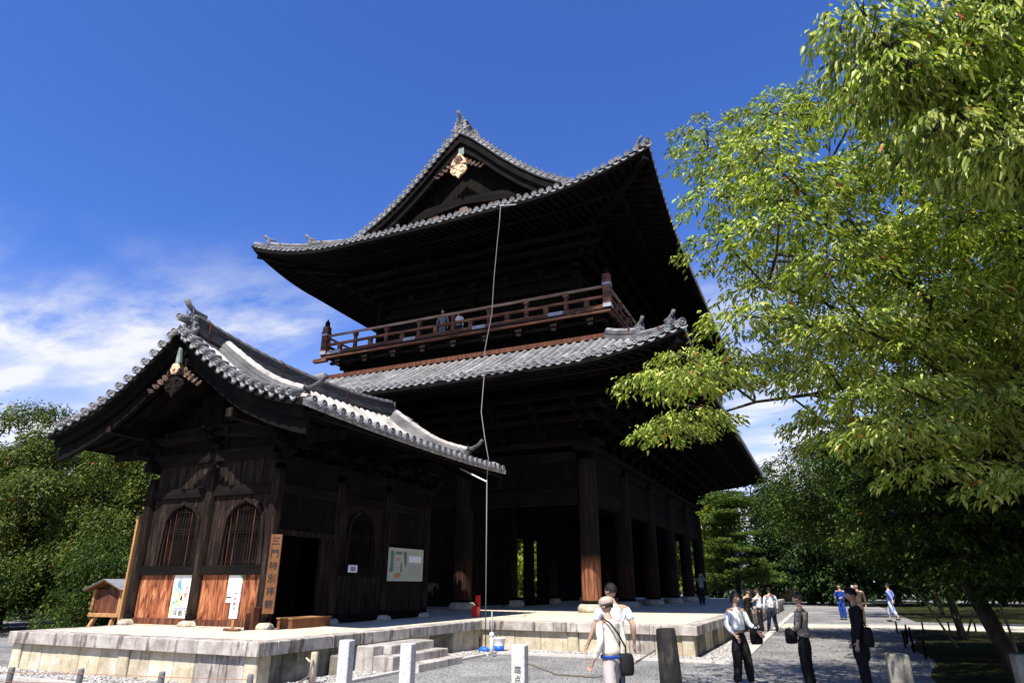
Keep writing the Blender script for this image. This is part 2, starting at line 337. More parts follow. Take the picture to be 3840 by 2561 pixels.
# loose pebbles in the near drains (uncountable)
def pebbles(name, regions, n, r0, r1, m):
    ico = [(0,0,1),(.894,0,.447),(.276,.851,.447),(-.724,.526,.447),(-.724,-.526,.447),(.276,-.851,.447),(.724,.526,-.447),(-.276,.851,-.447),(-.894,0,-.447),(-.276,-.851,-.447),(.724,-.526,-.447),(0,0,-1)]
    fi = [(0,1,2),(0,2,3),(0,3,4),(0,4,5),(0,5,1),(1,6,2),(2,7,3),(3,8,4),(4,9,5),(5,10,1),(2,6,7),(3,7,8),(4,8,9),(5,9,10),(1,10,6),(11,7,6),(11,8,7),(11,9,8),(11,10,9),(11,6,10)]
    ico = np.array(ico); fi = np.array(fi); areas = np.array([(b-a)*(d-c) for a,b,c,d in regions]); 
    k = rng.choice(len(regions), n, p=areas/areas.sum()); rg = np.array(regions)[k]
    x = rg[:,0]+(rg[:,1]-rg[:,0])*rng.random(n); y = rg[:,2]+(rg[:,3]-rg[:,2])*rng.random(n)
    r_ = r0+(r1-r0)*rng.random(n)**2; sc = np.stack([r_*(.7+.6*rng.random(n)), r_*(.7+.6*rng.random(n)), r_*(.45+.3*rng.random(n))],1)
    an = rng.random(n)*6.28; ca, sa = np.cos(an), np.sin(an)
    V = ico[None]*sc[:,None]; V = np.stack([V[...,0]*ca[:,None]-V[...,1]*sa[:,None], V[...,0]*sa[:,None]+V[...,1]*ca[:,None], V[...,2]],-1)
    V += np.stack([x,y,sc[:,2]*0.6+0.004],1)[:,None]
    F = fi[None]+12*np.arange(n)[:,None,None]
    o = bpy.data.objects.new(name, np_mesh(name, V.reshape(-1,3), F.reshape(-1,3), [m])); link(o); tag(o, kind='stuff'); return o
def np_mesh(name, V, F, mats, mi=None, smooth=False, normals=None):
    me = bpy.data.meshes.new(name); k = F.shape[1]
    me.vertices.add(len(V)); me.vertices.foreach_set('co', np.ascontiguousarray(V, dtype=np.float32).ravel())
    me.loops.add(F.size); me.loops.foreach_set('vertex_index', np.ascontiguousarray(F, dtype=np.int32).ravel())
    me.polygons.add(len(F)); me.polygons.foreach_set('loop_start', np.arange(0, F.size, k, dtype=np.int32))
    try: me.polygons.foreach_set('loop_total', np.full(len(F), k, dtype=np.int32))
    except Exception: pass
    for m in mats: me.materials.append(m)
    if mi is not None: me.polygons.foreach_set('material_index', mi.astype(np.int32))
    if smooth: me.polygons.foreach_set('use_smooth', np.ones(len(F), dtype=bool))
    me.update(); return me
M_['peb'] = mat('river_pebble', [(0.14,0.13,0.12),(0.34,0.32,0.29),(0.62,0.59,0.54)], 14, rough=0.9, bump=0.0, stops=[0.35,0.5,0.66])
pebbles('drain_pebbles', [(-5.7,-4.92,-8.85,-0.9),(-13.2,-5.7,-8.85,-8.05),(-5.0,0.8,-0.75,0.08),(0.05,0.8,0.1,6)], 11000, 0.018, 0.04, M_['peb'])

# ------------------------------------------------------------------ stone platform
plat = thing('stone_platform', (-6,-2,0), 'L-shaped raised platform of pale granite blocks carrying the dark timber temple gate', 'platform')
deck = MB()
deck.box(-12.3,-7.9,0.25,-5.9,0.4,HP-0.006); deck.box(-19.5,0.4,0.25,-0.2,36.0,HP-0.006)
deck.build('deck', M_['deck'], plat)
core = MB(); core.box(-12.2,-7.75,0,-6.05,0.45,0.25); core.box(-19.3,0.45,0,-0.4,35.8,0.25); core.build('core', M_['found_d'], plat)
def blocks(a, b, out, z0, z1, depth, name, m, pitch=1.5, jit=0.25, gap=0.006, ends=(0,0), proud=0.006, ch=0.012, alt=None):
    """row of separate blocks from a to b (2D); out = outward normal"""
    a = Vector(a); b = Vector(b); d = b-a; Ln = d.length; d.normalize(); o = Vector(out)
    n = max(1, round(Ln/pitch)); cuts = [0]+sorted((i+random.uniform(-jit,jit))*Ln/n for i in range(1,n))+[Ln]
    M = Matrix((( d.x, -o.x, 0, 0),(d.y, -o.y, 0, 0),(0,0,1,0),(0,0,0,1)))
    for i in range(n):
        mb = MB(); pr = random.uniform(0, proud)
        mb.bbox(cuts[i]+gap/2, -pr, z0, cuts[i+1]-gap/2, depth, z1-random.uniform(0,0.003), ch)
        mm = m if alt is None or random.random() > alt[1] else alt[0]
        mb.build(name, mm, plat, T(a.x, a.y, 0) @ M)
# coping stones, mitred simply by butting
CT = 0.215
blocks((-12.49,-8.09),(-5.715,-8.09),(0,-1),HP-CT,HP,0.42,'coping_stone',M_['coping'],1.7)
blocks((-5.715,-7.665),(-5.715,0.0),(1,0),HP-CT,HP-0.001,0.42,'coping_stone',M_['coping'],1.35)
blocks((-12.49,0.4),(-12.49,-7.665),(-1,0),HP-CT,HP-0.001,0.42,'coping_stone',M_['coping'],1.6)
blocks((-5.71,0.0),(0.0,0.0),(0,-1),HP-CT,HP,0.42,'coping_stone',M_['coping'],1.45)
blocks((0.0,0.425),(0.0,36.0),(1,0),HP-CT,HP-0.001,0.42,'coping_stone',M_['coping'],1.6)
blocks((-19.6,36.4),(0.0,36.4),(0,1),HP-CT,HP,0.4,'coping_stone',M_['coping'],2.4)
# posts and panels under the coping
def wall_run(a, b, out, posts, m, pitch=0.62):
    a = Vector(a); b = Vector(b); d = (b-a); Ln = d.length; d.normalize(); o = Vector(out); alt = (M_['found'], 0.15) if m is M_['found_d'] else (M_['coping'], 0.12)
    for t in posts:
        p = a+d*t; q = p+d*0.30
        blocks((p.x,p.y),(q.x,q.y),out,0.0,HP-CT-0.002,0.3,'post_stone',M_['found'],1)
    ed = [0]; 
    for t in posts: ed += [t, t+0.30]
    ed.append(Ln); ed = sorted(ed)
    for i in range(0, len(ed), 2):
        if ed[i+1]-ed[i] < 0.12: continue
        p = a+d*(ed[i]+0.003)-o*0.025; q = a+d*(ed[i+1]-0.003)-o*0.025
        blocks((p.x,p.y),(q.x,q.y),out,0.0,HP-CT-0.002,0.22,'panel_stone',m,pitch,0.12,0.008,proud=0.012,alt=alt)
wall_run((-12.40,-8.0),(-5.80,-8.0),(0,-1),[0,3.18,6.30],M_['found'],0.6)
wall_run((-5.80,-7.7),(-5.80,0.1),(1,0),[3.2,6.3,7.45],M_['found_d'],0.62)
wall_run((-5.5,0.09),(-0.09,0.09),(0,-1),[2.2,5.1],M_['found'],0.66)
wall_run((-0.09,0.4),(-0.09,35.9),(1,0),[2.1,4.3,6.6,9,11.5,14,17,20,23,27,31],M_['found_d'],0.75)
wall_run((-12.40,0.3),(-12.40,-7.7),(-1,0),[2,5],M_['found'],0.7)
mb = MB(); mb.box(-5.795,0.093,0,-5.5,0.25,HP-CT-0.003); mb.build('post_stone', M_['found'], plat)
# low base kerb in front of the near foundation
# steps
st = thing('stone_steps', (-5.2,-4.2,0), 'three worn granite steps up to the near side of the stone platform', 'steps')
def slab(x0,y0,z0,x1,y1,z1,name='step_slab',m='step'):
    q = MB(); q.bbox(x0,y0,z0,x1,y1,z1,0.012); q.build(name, M_[m], st)
slab(-5.79,-5.45,0.0,-5.33,-5.12,0.465,'side_block'); slab(-5.325,-5.12,0.30,-5.13,-5.115+1.65,0.465)
slab(-5.79,-5.115,0.30,-5.13,-3.40,0.467) if False else slab(-5.79,-5.115,0.302,-5.33,-3.42,0.467)
slab(-5.322,-5.45,0.0,-4.86,-5.16,0.298,'side_block'); slab(-5.79,-5.11,0.15,-4.84,-3.33,0.30)
slab(-5.70,-5.05,0.0,-4.52,-3.25,0.145)
# block standing by the foundation
mb = MB(); mb.bbox(-5.74,-6.25,0,-5.50,-5.95,0.36,0.02); o = mb.build('stone_block', M_['found_d']); tag(o, 'small rough stone block standing against the shaded platform wall left of the steps', 'stone')
# ------------------------------------------------------------------ tile pieces (shared meshes)
def disc_mesh(name, r, ln, m, n=14):
    """round end tile: a short barrel along -Y..0 with raised rim and boss, face at y=0 looking -Y"""
    q = MB(); M = RX(R(90))     # +Z of the lathe -> -Y
    q.lathe([(r,-ln),(r,0.0),(r*0.80,0.006),(r*0.74,-0.016),(r*0.48,-0.018),(r*0.42,-0.003),(r*0.2,0.004),(0.001,0.006)], n, M, True)
    return q.mesh(name, m, True)
def crescent_mesh(name, wd, m, drop=0.075, ln=0.12):
    """flat end tile: shallow dish between two round ones with a hanging lip"""
    q = MB(); k = 7; top = []; bot = []
    for i in range(k+1):
        u = -1+2*i/k; x = u*wd/2; z = -0.055*(1-u*u)
        top.append((x, z+0.012)); bot.append((x, z-drop*(1-0.55*u*u)))
    vs = [(x,0.0,z) for x,z in top]+[(x,0.0,z) for x,z in bot]+[(x,0.03,z) for x,z in bot]+[(x,ln,z) for x,z in top]
    n = k+1; fs = []
    for i in range(k):
        fs += [(i,i+1,n+i+1,n+i),(n+i,n+i+1,2*n+i+1,2*n+i),(i+1,i,3*n+i,3*n+i+1)]
    q.add(vs, fs); return q.mesh(name, m, True)
disc_s = disc_mesh('round_end_tile', 0.095, 0.30, M_['tile']); cres_s = crescent_mesh('flat_end_tile', 0.19, M_['tile'])
disc_m = disc_mesh('round_end_tile_large', 0.105, 0.30, M_['tile'], 12); cres_m = crescent_mesh('flat_end_tile_large', 0.26, M_['tile'])
def combine(name, mes):
    q = MB()
    for me, M in mes:
        q.add([v.co for v in me.vertices], [tuple(p.vertices) for p in me.polygons], M)
    return q.mesh(name, me.materials[0], True)
eave_m = combine('eave_tile', [(disc_m, T(0,0,0)), (cres_m, T(0.17,0.02,-0.05))])
def barrel(path_fn, t0, t1, r, pitch=0.30, n=7, M=None, q=None):
    """a row of overlapping half-round cover tiles following path_fn(t)->(Vector, normal, side)"""
    q = q or MB(); k = max(1, round((t1-t0)/pitch)); vs = []; fs = []; idx = 0
    rings = []
    for i in range(k):
        a = t0+(t1-t0)*i/k; b = t0+(t1-t0)*(i+1)/k
        rings += [(a, r*1.08), (a+(b-a)*0.12, r*1.06), (b-0.004, r*0.93)]
    for t, rr in rings:
        p, nn, sd_ = path_fn(t)
        for j in range(n+1):
            an = math.pi*j/n; v = p+sd_*(math.cos(an)*rr)+nn*(math.sin(an)*rr*0.95-0.01); vs.append(tuple(v))
    for i in range(len(rings)-1):
        for j in range(n): a = i*(n+1)+j; fs.append((a,a+1,a+n+2,a+n+1))
    fs.append(tuple(range(n+1))); m_ = (len(rings)-1)*(n+1); fs.append(tuple(m_+j for j in range(n,-1,-1)))
    q.add(vs, fs, M); return q
def ogre(parent, M, s=1.0, horn=True, m=None, name='ogre_tile'):
    """ridge-end ogre tile: arched plaque with shoulders, brow, horns, jaw, and a projecting barrel above. Faces -Y."""
    q = MB(); m = m or M_['tile']
    pl = [(-0.34,0),(-0.40,0.10),(-0.30,0.16),(-0.33,0.30),(-0.24,0.36),(-0.26,0.50),(-0.15,0.60),(0,0.66),(0.15,0.60),(0.26,0.50),(0.24,0.36),(0.33,0.30),(0.30,0.16),(0.40,0.10),(0.34,0)]
    q.prism([(p[0]*s,p[1]*s) for p in pl], 0, 0.10*s, RX(R(90)))
    for sx_ in (-1,1):
        q.lathe([(0.001,-0.03),(0.05,-0.02),(0.075,0.02),(0.03,0.06),(0.001,0.065)], 8, T(sx_*0.11*s,-0.10*s,0.36*s) @ RX(R(90)) @ S(s,s,s))
        q.tube([(sx_*0.10*s,-0.08*s,0.50*s),(sx_*0.17*s,-0.12*s,0.62*s),(sx_*0.15*s,-0.13*s,0.74*s)], [0.045*s,0.03*s,0.008*s], 6)
        q.tube([(sx_*0.30*s,-0.05*s,0.10*s),(sx_*0.40*s,-0.08*s,0.04*s),(sx_*0.46*s,-0.06*s,0.12*s),(sx_*0.42*s,-0.05*s,0.20*s)], [0.06*s,0.05*s,0.035*s,0.01*s], 6)
        q.tube([(sx_*0.02*s,-0.13*s,0.44*s),(sx_*0.12*s,-0.14*s,0.46*s),(sx_*0.2*s,-0.10*s,0.41*s)], [0.035*s,0.04*s,0.015*s], 6)
    q.lathe([(0.001,-0.02),(0.06,0),(0.05,0.07),(0.001,0.10)], 8, T(0,-0.10*s,0.28*s) @ RX(R(90)) @ S(s,s,s))
    q.box(-0.17*s,-0.17*s,0.13*s,0.17*s,-0.08*s,0.19*s); q.box(-0.13*s,-0.15*s,0.04*s,0.13*s,-0.08*s,0.09*s)
    o = q.build(name, m, parent, M, False)
    if horn:
        q = MB(); q.tube([(0,0.35*s,0.66*s),(0,0.0,0.70*s),(0,-0.16*s,0.80*s),(0,-0.28*s,0.96*s)], [0.085*s,0.085*s,0.088*s,0.092*s], 10)
        q.lathe([(0.092*s,0),(0.07*s,0.012*s),(0.065*s,-0.008*s),(0.03*s,0.008*s),(0.001,0.01*s)], 10, T(0,-0.28*s,0.96*s) @ RX(R(90-48)) , False)
        q.build('bird_perch_barrel', m, o if False else parent, M, True)
    return o

# ------------------------------------------------------------------ stair pavilion (small gabled building on the left)
SXc = -10.455; SYn = -7.16; SYf = 2.87; SYm = (SYn+SYf)/2
san = thing('stair_pavilion', (SXc,-2.1,HP), 'small dark gabled timber pavilion with two flame-shaped windows on the near platform', 'building')
_pd = [0,0.4,0.8,1.2,1.64,2.15,2.65,3.2,3.7,4.13]; _pz = [7.12,6.86,6.55,6.27,5.98,5.70,5.50,5.32,5.20,5.14]
def sz(d, y=None): 
    z = interp(abs(d), _pd, _pz)
    if y is not None: z += (0.10+0.22*(abs(d)<0.01)+0.12*max(0,1-abs(d)/4.1)) * (abs((y-SYm)/5.0))**2.2
    return z-0.04
def s_surf(sgn):
    def fn(y):
        def f(t):
            p = Vector((SXc+sgn*t, y, sz(t,y))); q_ = Vector((SXc+sgn*(t+0.05), y, sz(t+0.05,y))); tg = (q_-p).normalized()
            sd_ = Vector((0,1,0)); nn = tg.cross(sd_)*(-sgn); 
            if nn.z < 0: nn = -nn
            return p, nn, sd_
        return f
    return fn
rf = MB(); ny = 24; dd = [i*4.13/18 for i in range(19)]
# roof shell: top sheet, underside
for sgn in (-1,1):
    vs = []; fs = []; fs2 = []
    for j in range(ny+1):
        y = SYn+0.06+(SYf-SYn-0.12)*j/ny
        for d in dd: vs.append((SXc+sgn*d, y, sz(d,y)))
        for d in dd: vs.append((SXc+sgn*d, y, sz(d,y)-0.13))
    kk = 2*len(dd); n = len(dd)
    for j in range(ny):
        for i in range(n-1):
            a = j*kk+i; fs.append((a,a+1,a+kk+1,a+kk)); a += n; fs2.append((a,a+kk,a+kk+1,a+1))
        a = j*kk+n-1; fs.append((a,a+n,a+n+kk,a+kk))
    for j in (0, ny):
        for i in range(n-1): a = j*kk+i; fs2.append((a,a+n,a+n+1,a+1))
    rf.m = 0; rf.add(vs, fs); b_ = len(rf.v)-len(vs); rf.f += [tuple(b_+i for i in f) for f in fs2]; rf.mi += [1]*len(fs2)
roof = rf.build('roof', [M_['tile_w'], M_['dark']], san, None, False)
nrow = 29
for sgn in (-1,1):
    for i in range(nrow+1):
        y = SYn+0.34+(SYf-SYn-0.68)*i/nrow
        q = barrel(s_surf(sgn)(y), 0.12, 4.16, 0.086)
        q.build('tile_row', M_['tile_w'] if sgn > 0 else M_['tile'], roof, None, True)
        inst(disc_s, 'round_end_tile', roof, T(SXc+sgn*4.20, y, sz(4.13,y)+0.045) @ RZ(R(90*sgn)) @ RX(R(-8)))
        if i < nrow: 
            y2 = y+(SYf-SYn-0.68)/nrow/2; inst(cres_s, 'flat_end_tile', roof, T(SXc+sgn*4.19, y2, sz(4.13,y2)+0.01) @ RZ(R(90*sgn)) @ S(1.25,1,1))
# verge tiles on both gables
def arc_pts(pitch, dmax):
    out = []; d = 0.0; acc = 0; step = 0.01
    while d < dmax:
        z0, z1 = sz(d), sz(d+step); acc += math.hypot(step, z1-z0)
        if acc >= pitch: out.append(d); acc = 0
        d += step
    return out
ds_v = [0.13]+arc_pts(0.30, 4.05)
for y, rot in ((SYn, 0), (SYf, 180)):
    for sgn in (-1,1):
        for d in ds_v:
            sl = math.atan2(sz(d+0.05)-sz(d-0.05), 0.1)*1
            inst(disc_s, 'verge_round_tile', roof, T(SXc+sgn*d, y, sz(d,y)+0.125) @ RZ(R(rot)) )
            d2 = d+0.13; M = T(SXc+sgn*d2, y, sz(d2,y)+0.02) @ RZ(R(rot)) @ RY(-sl*sgn*(1 if rot==0 else -1)) @ S(0.8,1,0.8)
            inst(cres_s, 'verge_flat_tile', roof, M)
inst(disc_s, 'verge_round_tile', roof, T(SXc, SYn-0.03, sz(0,SYn)+0.17) @ S(1.0,1,1.0))
# long cover rows beside the verge, and descending ridges with ogre ends
for sgn in (-1,1):
    for y, r_, lift, t1, mm in ((SYn+0.36,0.095,0.10,4.0,'tile_w'),(SYn+0.62,0.085,0.05,3.9,'tile_w'),(SYf-0.36,0.095,0.10,4.0,'tile_w')):
        f0 = s_surf(sgn)(y)
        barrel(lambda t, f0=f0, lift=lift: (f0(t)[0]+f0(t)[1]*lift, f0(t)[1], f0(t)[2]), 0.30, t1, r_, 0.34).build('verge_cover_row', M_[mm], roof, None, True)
    for y, tend in ((SYn+1.18, 3.05), (SYf-1.30, 3.25)):
        f0 = s_surf(sgn)(y); vs = []; fs = []; q = MB()
        for lay, (hw, z0, z1) in enumerate(((0.15,-0.02,0.12),(0.13,0.125,0.18),(0.145,0.185,0.24),(0.13,0.245,0.30),(0.145,0.305,0.36),(0.13,0.365,0.41))):
            ring = []
            for i in range(13):
                t = 0.25+(tend-0.25)*i/12; p, nn, sd_ = f0(t); k = 0.75+0.25*i/12
                ring.append([p+sd_*hw+nn*z0*k, p+sd_*hw+nn*z1*k, p-sd_*hw+nn*z1*k, p-sd_*hw+nn*z0*k])
            vs = [tuple(v) for r4 in ring for v in r4]
            fs = [(i*4+a, i*4+(a+1)%4, i*4+4+(a+1)%4, i*4+4+a) for i in range(12) for a in range(4)]+[(0,1,2,3),(48,51,50,49)]
            q.add(vs, fs)
        q.build('descending_ridge', M_['tile'], roof)
        barrel(lambda t: (f0(t)[0]+f0(t)[1]*(0.40*(0.75+0.25*t/tend)+0.02), f0(t)[1], f0(t)[2]), 0.25, tend, 0.10, 0.36).build('ridge_cover_row', M_['tile_w'], roof, None, True)
        p, nn, sd_ = f0(tend)
        ogre(roof, T(*(p+Vector((sgn*0.02,0,-0.04)))) @ RZ(R(90*sgn)) @ S(0.60,0.9,0.78), 1.0, False, M_['tile_d'])
        q = MB(); a = p+nn*0.44; o_ = Vector((sgn,0,0))
        q.tube([a-o_*0.1, a+o_*0.15+Vector((0,0,0.0)), a+o_*0.36+Vector((0,0,0.10)), a+o_*0.52+Vector((0,0,0.26))], [0.075,0.07,0.06,0.06], 8)
        q.build('ridge_horn', M_['tile_d'], roof, None, True)
        # brown binding band
        q = MB(); p2, n2_, s2_ = f0(tend-0.28); dn = (f0(tend)[0]-p2).normalized()
        q.bar(p2+n2_*0.12-dn*0.02, p2+n2_*0.12+dn*0.05, 0.325, 0.42, n2_); q.build('ridge_band', M_['red'], roof)
# main ridge: stacked courses with a sweeping line
def ridge_z(y): return sz(0,y)
yr0, yr1 = SYn+0.42, SYf-1.05
for k, (hw, z0, z1, m) in enumerate(((0.18,-0.02,0.13,'tile_d'),(0.14,0.135,0.17,'tile'),(0.155,0.175,0.205,'tile_d'),(0.14,0.21,0.24,'tile_d'),(0.155,0.245,0.275,'tile_d'),(0.14,0.28,0.35,'tile_d'),(0.17,0.355,0.38,'tile'))):
    q = MB(); vs = []; 
    for i in range(19):
        y = yr0+(yr1-yr0)*i/18; z = ridge_z(y); vs += [(SXc-hw,y,z+z0),(SXc-hw,y,z+z1),(SXc+hw,y,z+z1),(SXc+hw,y,z+z0)]
    q.add(vs, [(i*4+a, i*4+4+a, i*4+4+(a+1)%4, i*4+(a+1)%4) for i in range(18) for a in range(4)]+[(3,2,1,0),(72,73,74,75)])
    q.build('ridge_course', M_[m], roof)
barrel(lambda t: (Vector((SXc, t, ridge_z(t)+0.385)), Vector((0,0,1)), Vector((1,0,0))), yr0, yr1, 0.125, 0.33).build('ridge_cover_row', M_['tile_d'], roof, None, True)
for y in (yr0+0.38, yr0+3.0, yr0+5.9):
    q = MB(); z = ridge_z(y); q.box(SXc-0.185,y-0.025,z-0.01,SXc+0.185,y+0.025,z+0.395); q.tube([(SXc,y-0.025,z+0.38),(SXc,y+0.025,z+0.38)],0.138,12); q.build('ridge_band', M_['red'], roof)
ogre(roof, T(SXc, yr0-0.02, ridge_z(yr0)-0.08) @ S(0.66,1.0,0.86), 1.0, True, mat('dark_ogre_tile', [(0.05,0.05,0.052),(0.13,0.128,0.125),(0.3,0.29,0.28)], 6, rough=0.6, bump=0.5))
ogre(roof, T(SXc, yr1+0.02, ridge_z(yr1)-0.12) @ RZ(R(180)) @ S(0.62,0.9,0.80), 1.0, False)
# bargeboards and gable ornament
def barge(y0, y1, top, depth, name, m):
    for sgn in (-1,1):
        q = MB(); vs = []; n = 22
        for i in range(n+1):
            d = 4.02*i/n; z = sz(d, y0)-top; dp = depth*(0.86+0.22*(i/n)**2)
            for yy in (y0,y1): vs += [(SXc+sgn*d, yy, z), (SXc+sgn*d, yy, z-dp*(1.05 if i<2 else 1))]
        fs = []
        for i in range(n): a = i*4; fs += [(a,a+1,a+5,a+4),(a+2,a+6,a+7,a+3),(a,a+4,a+6,a+2),(a+1,a+3,a+7,a+5)]
        fs += [(0,2,3,1),(n*4,n*4+1,n*4+3,n*4+2)]
        q.add(vs, fs); q.build(name, m, san)
barge(SYn+0.22, SYn+0.30, 0.135, 0.20, 'bargeboard', M_['dark']); barge(SYn+0.36, SYn+0.46, 0.135, 0.50, 'bargeboard', M_['dark']); barge(SYf-0.30, SYf-0.2, 0.135, 0.46, 'bargeboard', M_['dark'])
def gegyo(parent, x, y, z, s, m_body, m_boss, m_wing, name='gable_pendant'):
    M = T(x,y,z) @ RX(R(90)) @ S(s,s,s)
    pts = [(0,0.62),(0.10,0.52),(0.30,0.30),(0.36,0.08),(0.22,0.04),(0.20,-0.02),(0.36,-0.08),(0.40,-0.26),(0.28,-0.42),(0.10,-0.50),(0,-0.66)]
    pts = pts+[(-a,b) for a,b in pts[-2:0:-1]]
    q = MB(); q.prism(pts[::-1], 0, 0.09, M)
    for sx_ in (-1,1):
        for cx_, cy_, r_ in ((0.20,-0.22,0.13),(0.18,0.16,0.10)):
            cyc = [(cx_*sx_+r_*math.cos(a*0.5), cy_+r_*math.sin(a*0.5)) for a in range(0, 12)]
            q.tube([tuple(M @ Vector((a,b,0.10))) for a,b in cyc], 0.03*s, 5)
    o = q.build(name, m_body, parent)
    q = MB(); q.lathe([(0.20,0.09),(0.20,0.15),(0.15,0.17),(0.08,0.16),(0.07,0.20),(0.001,0.21)], 6, M @ T(0,0.28,0)); q.build('boss', m_boss, o)
    for sx_ in (-1,1):
        q = MB()
        for k in range(9):
            u = k/8; cx_ = sx_*(0.34+0.78*u); cy_ = 0.16-0.50*u; r_ = 0.12*(1-0.55*u)
            q.lathe([(r_,0),(r_*0.8,0.05),(r_*0.3,0.03),(0.001,0.07)], 5, M @ T(cx_,cy_+0.05*(-1)**k,0.01) @ RZ(k))
            q.tube([tuple(M @ Vector((cx_,cy_,0.03))), tuple(M @ Vector((cx_+sx_*0.08,cy_+0.1*(-1)**k,0.05)))], 0.02*s, 4)
        q.build('carved_wing', m_wing, o)
    return o
gegyo(san, SXc, SYn+0.24, 6.20, 0.74, M_['wall'], M_['gold'], M_['carve'])
q = MB(); q.prism([(-0.05,0),(0.10,0),(0.05,0.34),(0.0,0.40),(-0.03,0.3)], 0, 0.06, T(SXc, SYn+0.22, 6.56) @ RX(R(90))); q.build('copper_cap', M_['verd'], san)
# rafters
for sgn in (-1,1):
    for i in range(27):
        y = SYn+0.50+(SYf-SYn-0.8)*i/26
        q = MB(); P = [(d, sz(d,y)-0.185) for d in (1.2,1.9,2.6,3.3,3.98)]
        for a, b in zip(P, P[1:]): q.bar((SXc+sgn*a[0],y,a[1]),(SXc+sgn*(b[0]+0.005),y,b[1]),0.075,0.10)
        q.build('rafter', M_['dark'], roof)
for sgn in (-1,1):
    q = MB(); q.bar((SXc+sgn*4.03,SYn+0.2,sz(4.0)-0.15),(SXc+sgn*4.03,SYf-0.2,sz(4.0)-0.15),0.07,0.07); q.build('eave_board', M_['darkh'], roof)
# walls and columns
CX = [-8.37,-10.455,-12.54]; CY = [-5.37,-3.13,-0.95,1.21]; ZB = HP
cols = [(x,CY[0]) for x in CX]+[(CX[0],y) for y in CY[1:]]+[(CX[2],y) for y in CY[1:]]+[(CX[1],CY[3])]
colm = MB(); colm.lathe([(0.145,0.14),(0.15,0.5),(0.15,3.1),(0.13,3.45)], 16); col_me = colm.mesh('column', M_['wall'], True)
shoe = MB(); shoe.lathe([(0.152,0.13),(0.156,0.14),(0.156,0.235),(0.152,0.24)], 16); shoe_me = shoe.mesh('column_shoe', M_['dark'], True)
bst = MB(); bst.lathe([(0.26,-0.02),(0.275,0.03),(0.24,0.10),(0.17,0.14)], 9); bst_me = bst.mesh('base_stone', M_['base'])
for k, (x, y) in enumerate(cols):
    h = 4.35 if k == 1 else 3.5
    c = inst(col_me, 'column', san, T(x,y,ZB) @ S(1,1,1.0 if k!=1 else 1.02))
    inst(bst_me, 'base_stone', c, T(x,y,ZB) @ RZ(k) @ S(1.15,0.9,0.9)); inst(shoe_me, 'shoe', c, T(x,y,ZB))
def wallboards(x0, x1, y, z0, z1, n, m, along='x', th=0.03, name='wall_board', hole=None):
    for i in range(n):
        a = x0+(x1-x0)*i/n+0.003; b = x0+(x1-x0)*(i+1)/n-0.003; q = MB(); o_ = random.uniform(0,0.004)
        if along == 'x': q.box(a, y-o_, z0, b, y+th, z1)
        else: q.box(y-th, a, z0, y+o_, b, z1)
        q.build(name, m, san)
def beamx(x0,x1,y,z0,z1,name,m,d=0.07):
    q = MB(); q.box(x0,y-d,z0,x1,y+d,z1); return q.build(name, m, san)
def beamy(x,y0,y1,z0,z1,name,m,d=0.07):
    q = MB(); q.box(x-d,y0,z0,x+d,y1,z1); return q.build(name, m, san)
Yg = CY[0]
# flame-headed window: outline of the opening, half-width by height
def kato(w0, h):
    a = [(w0*1.0,0),(w0*0.955,h*0.35),(w0*0.90,h*0.62),(w0*0.86,h*0.74),(w0*0.70,h*0.84),(w0*0.52,h*0.905),(w0*0.30,h*0.935),(w0*0.12,h*0.965),(0,h)]
    return a+[(-p[0],p[1]) for p in a[-2::-1]]
def window(xc, z0, w0, h, M, name, bay0, bay1, ztop):
    """M maps local (x right, y into the wall, z up) to world; also fills the wall round the opening with boards"""
    o = kato(w0, h)
    f = MB(); n = len(o)
    out_ = [(p[0]*1.13+(0.02 if p[0]>0 else -0.02 if p[0]<0 else 0), p[1]*1.0+0.07*(p[1]/h)) for p in o]
    vs = []
    for (ax, az), (bx, bz) in zip(o, out_):
        vs += [(xc+ax,-0.05,z0+az),(xc+bx,-0.05,z0+bz),(xc+bx,0.02,z0+bz),(xc+ax,0.06,z0+az)]
    f.add(vs, [(i*4+a, i*4+(a+1)%4, i*4+4+(a+1)%4, i*4+4+a) for i in range(n-1) for a in range(4)], M)
    fr = f.build(name, M_['wall'], san); lm_ = (M_['wall'],M_['red']) if bay0 < -5 else (M_['dark'],M_['dark'])  # side window lattice darkened, its shade put into the colour
    # boards round the opening: vertical strips cut to the outline
    nb = 16
    def top_at(x):
        xs = [p[0] for p in o][::-1]; zs = [p[1] for p in o][::-1]
        if abs(x) > w0*0.86: return None
        return interp(x, xs, zs)
    w_ = MB()
    edges = sorted(set([bay0,bay1,xc-w0*0.9,xc+w0*0.9]+[xc+w0*0.86*(-1+2*i/nb) for i in range(nb+1)]))
    for a, b in zip(edges, edges[1:]):
        mid = (a+b)/2-xc; t = top_at(mid)
        w_.box(a, 0.0, z0 if t is None else z0+t-0.01, b, 0.03, ztop, M)
    w_.build('wall_board', M_['wall'], fr)
    # lattice
    for i in range(13):
        x = -w0*0.9+w0*1.8*i/12; t = top_at(x*0.98) or h*0.55
        q = MB(); q.box(xc+x-0.008, 0.02, z0, xc+x+0.008, 0.04, z0+t, M); q.build('lattice_bar', lm_[0] if i not in (1,3,9) else lm_[1], fr)
    for zz in (0.05,0.09,h*0.50,h*0.54,h*0.58,h*0.86,h*0.89):
        ww = w0*0.95 if zz < h*0.7 else w0*0.66
        q = MB(); q.box(xc-ww, 0.012, z0+zz, xc+ww, 0.03, z0+zz+0.012, M); q.build('lattice_rail', M_['wall'], fr)
    q = MB(); q.box(xc-w0, 0.09, z0-0.02, xc+w0, 0.11, z0+h, M); q.build('shutter', M_['dark'], fr)
    return fr
MI = T(0, Yg, 0)
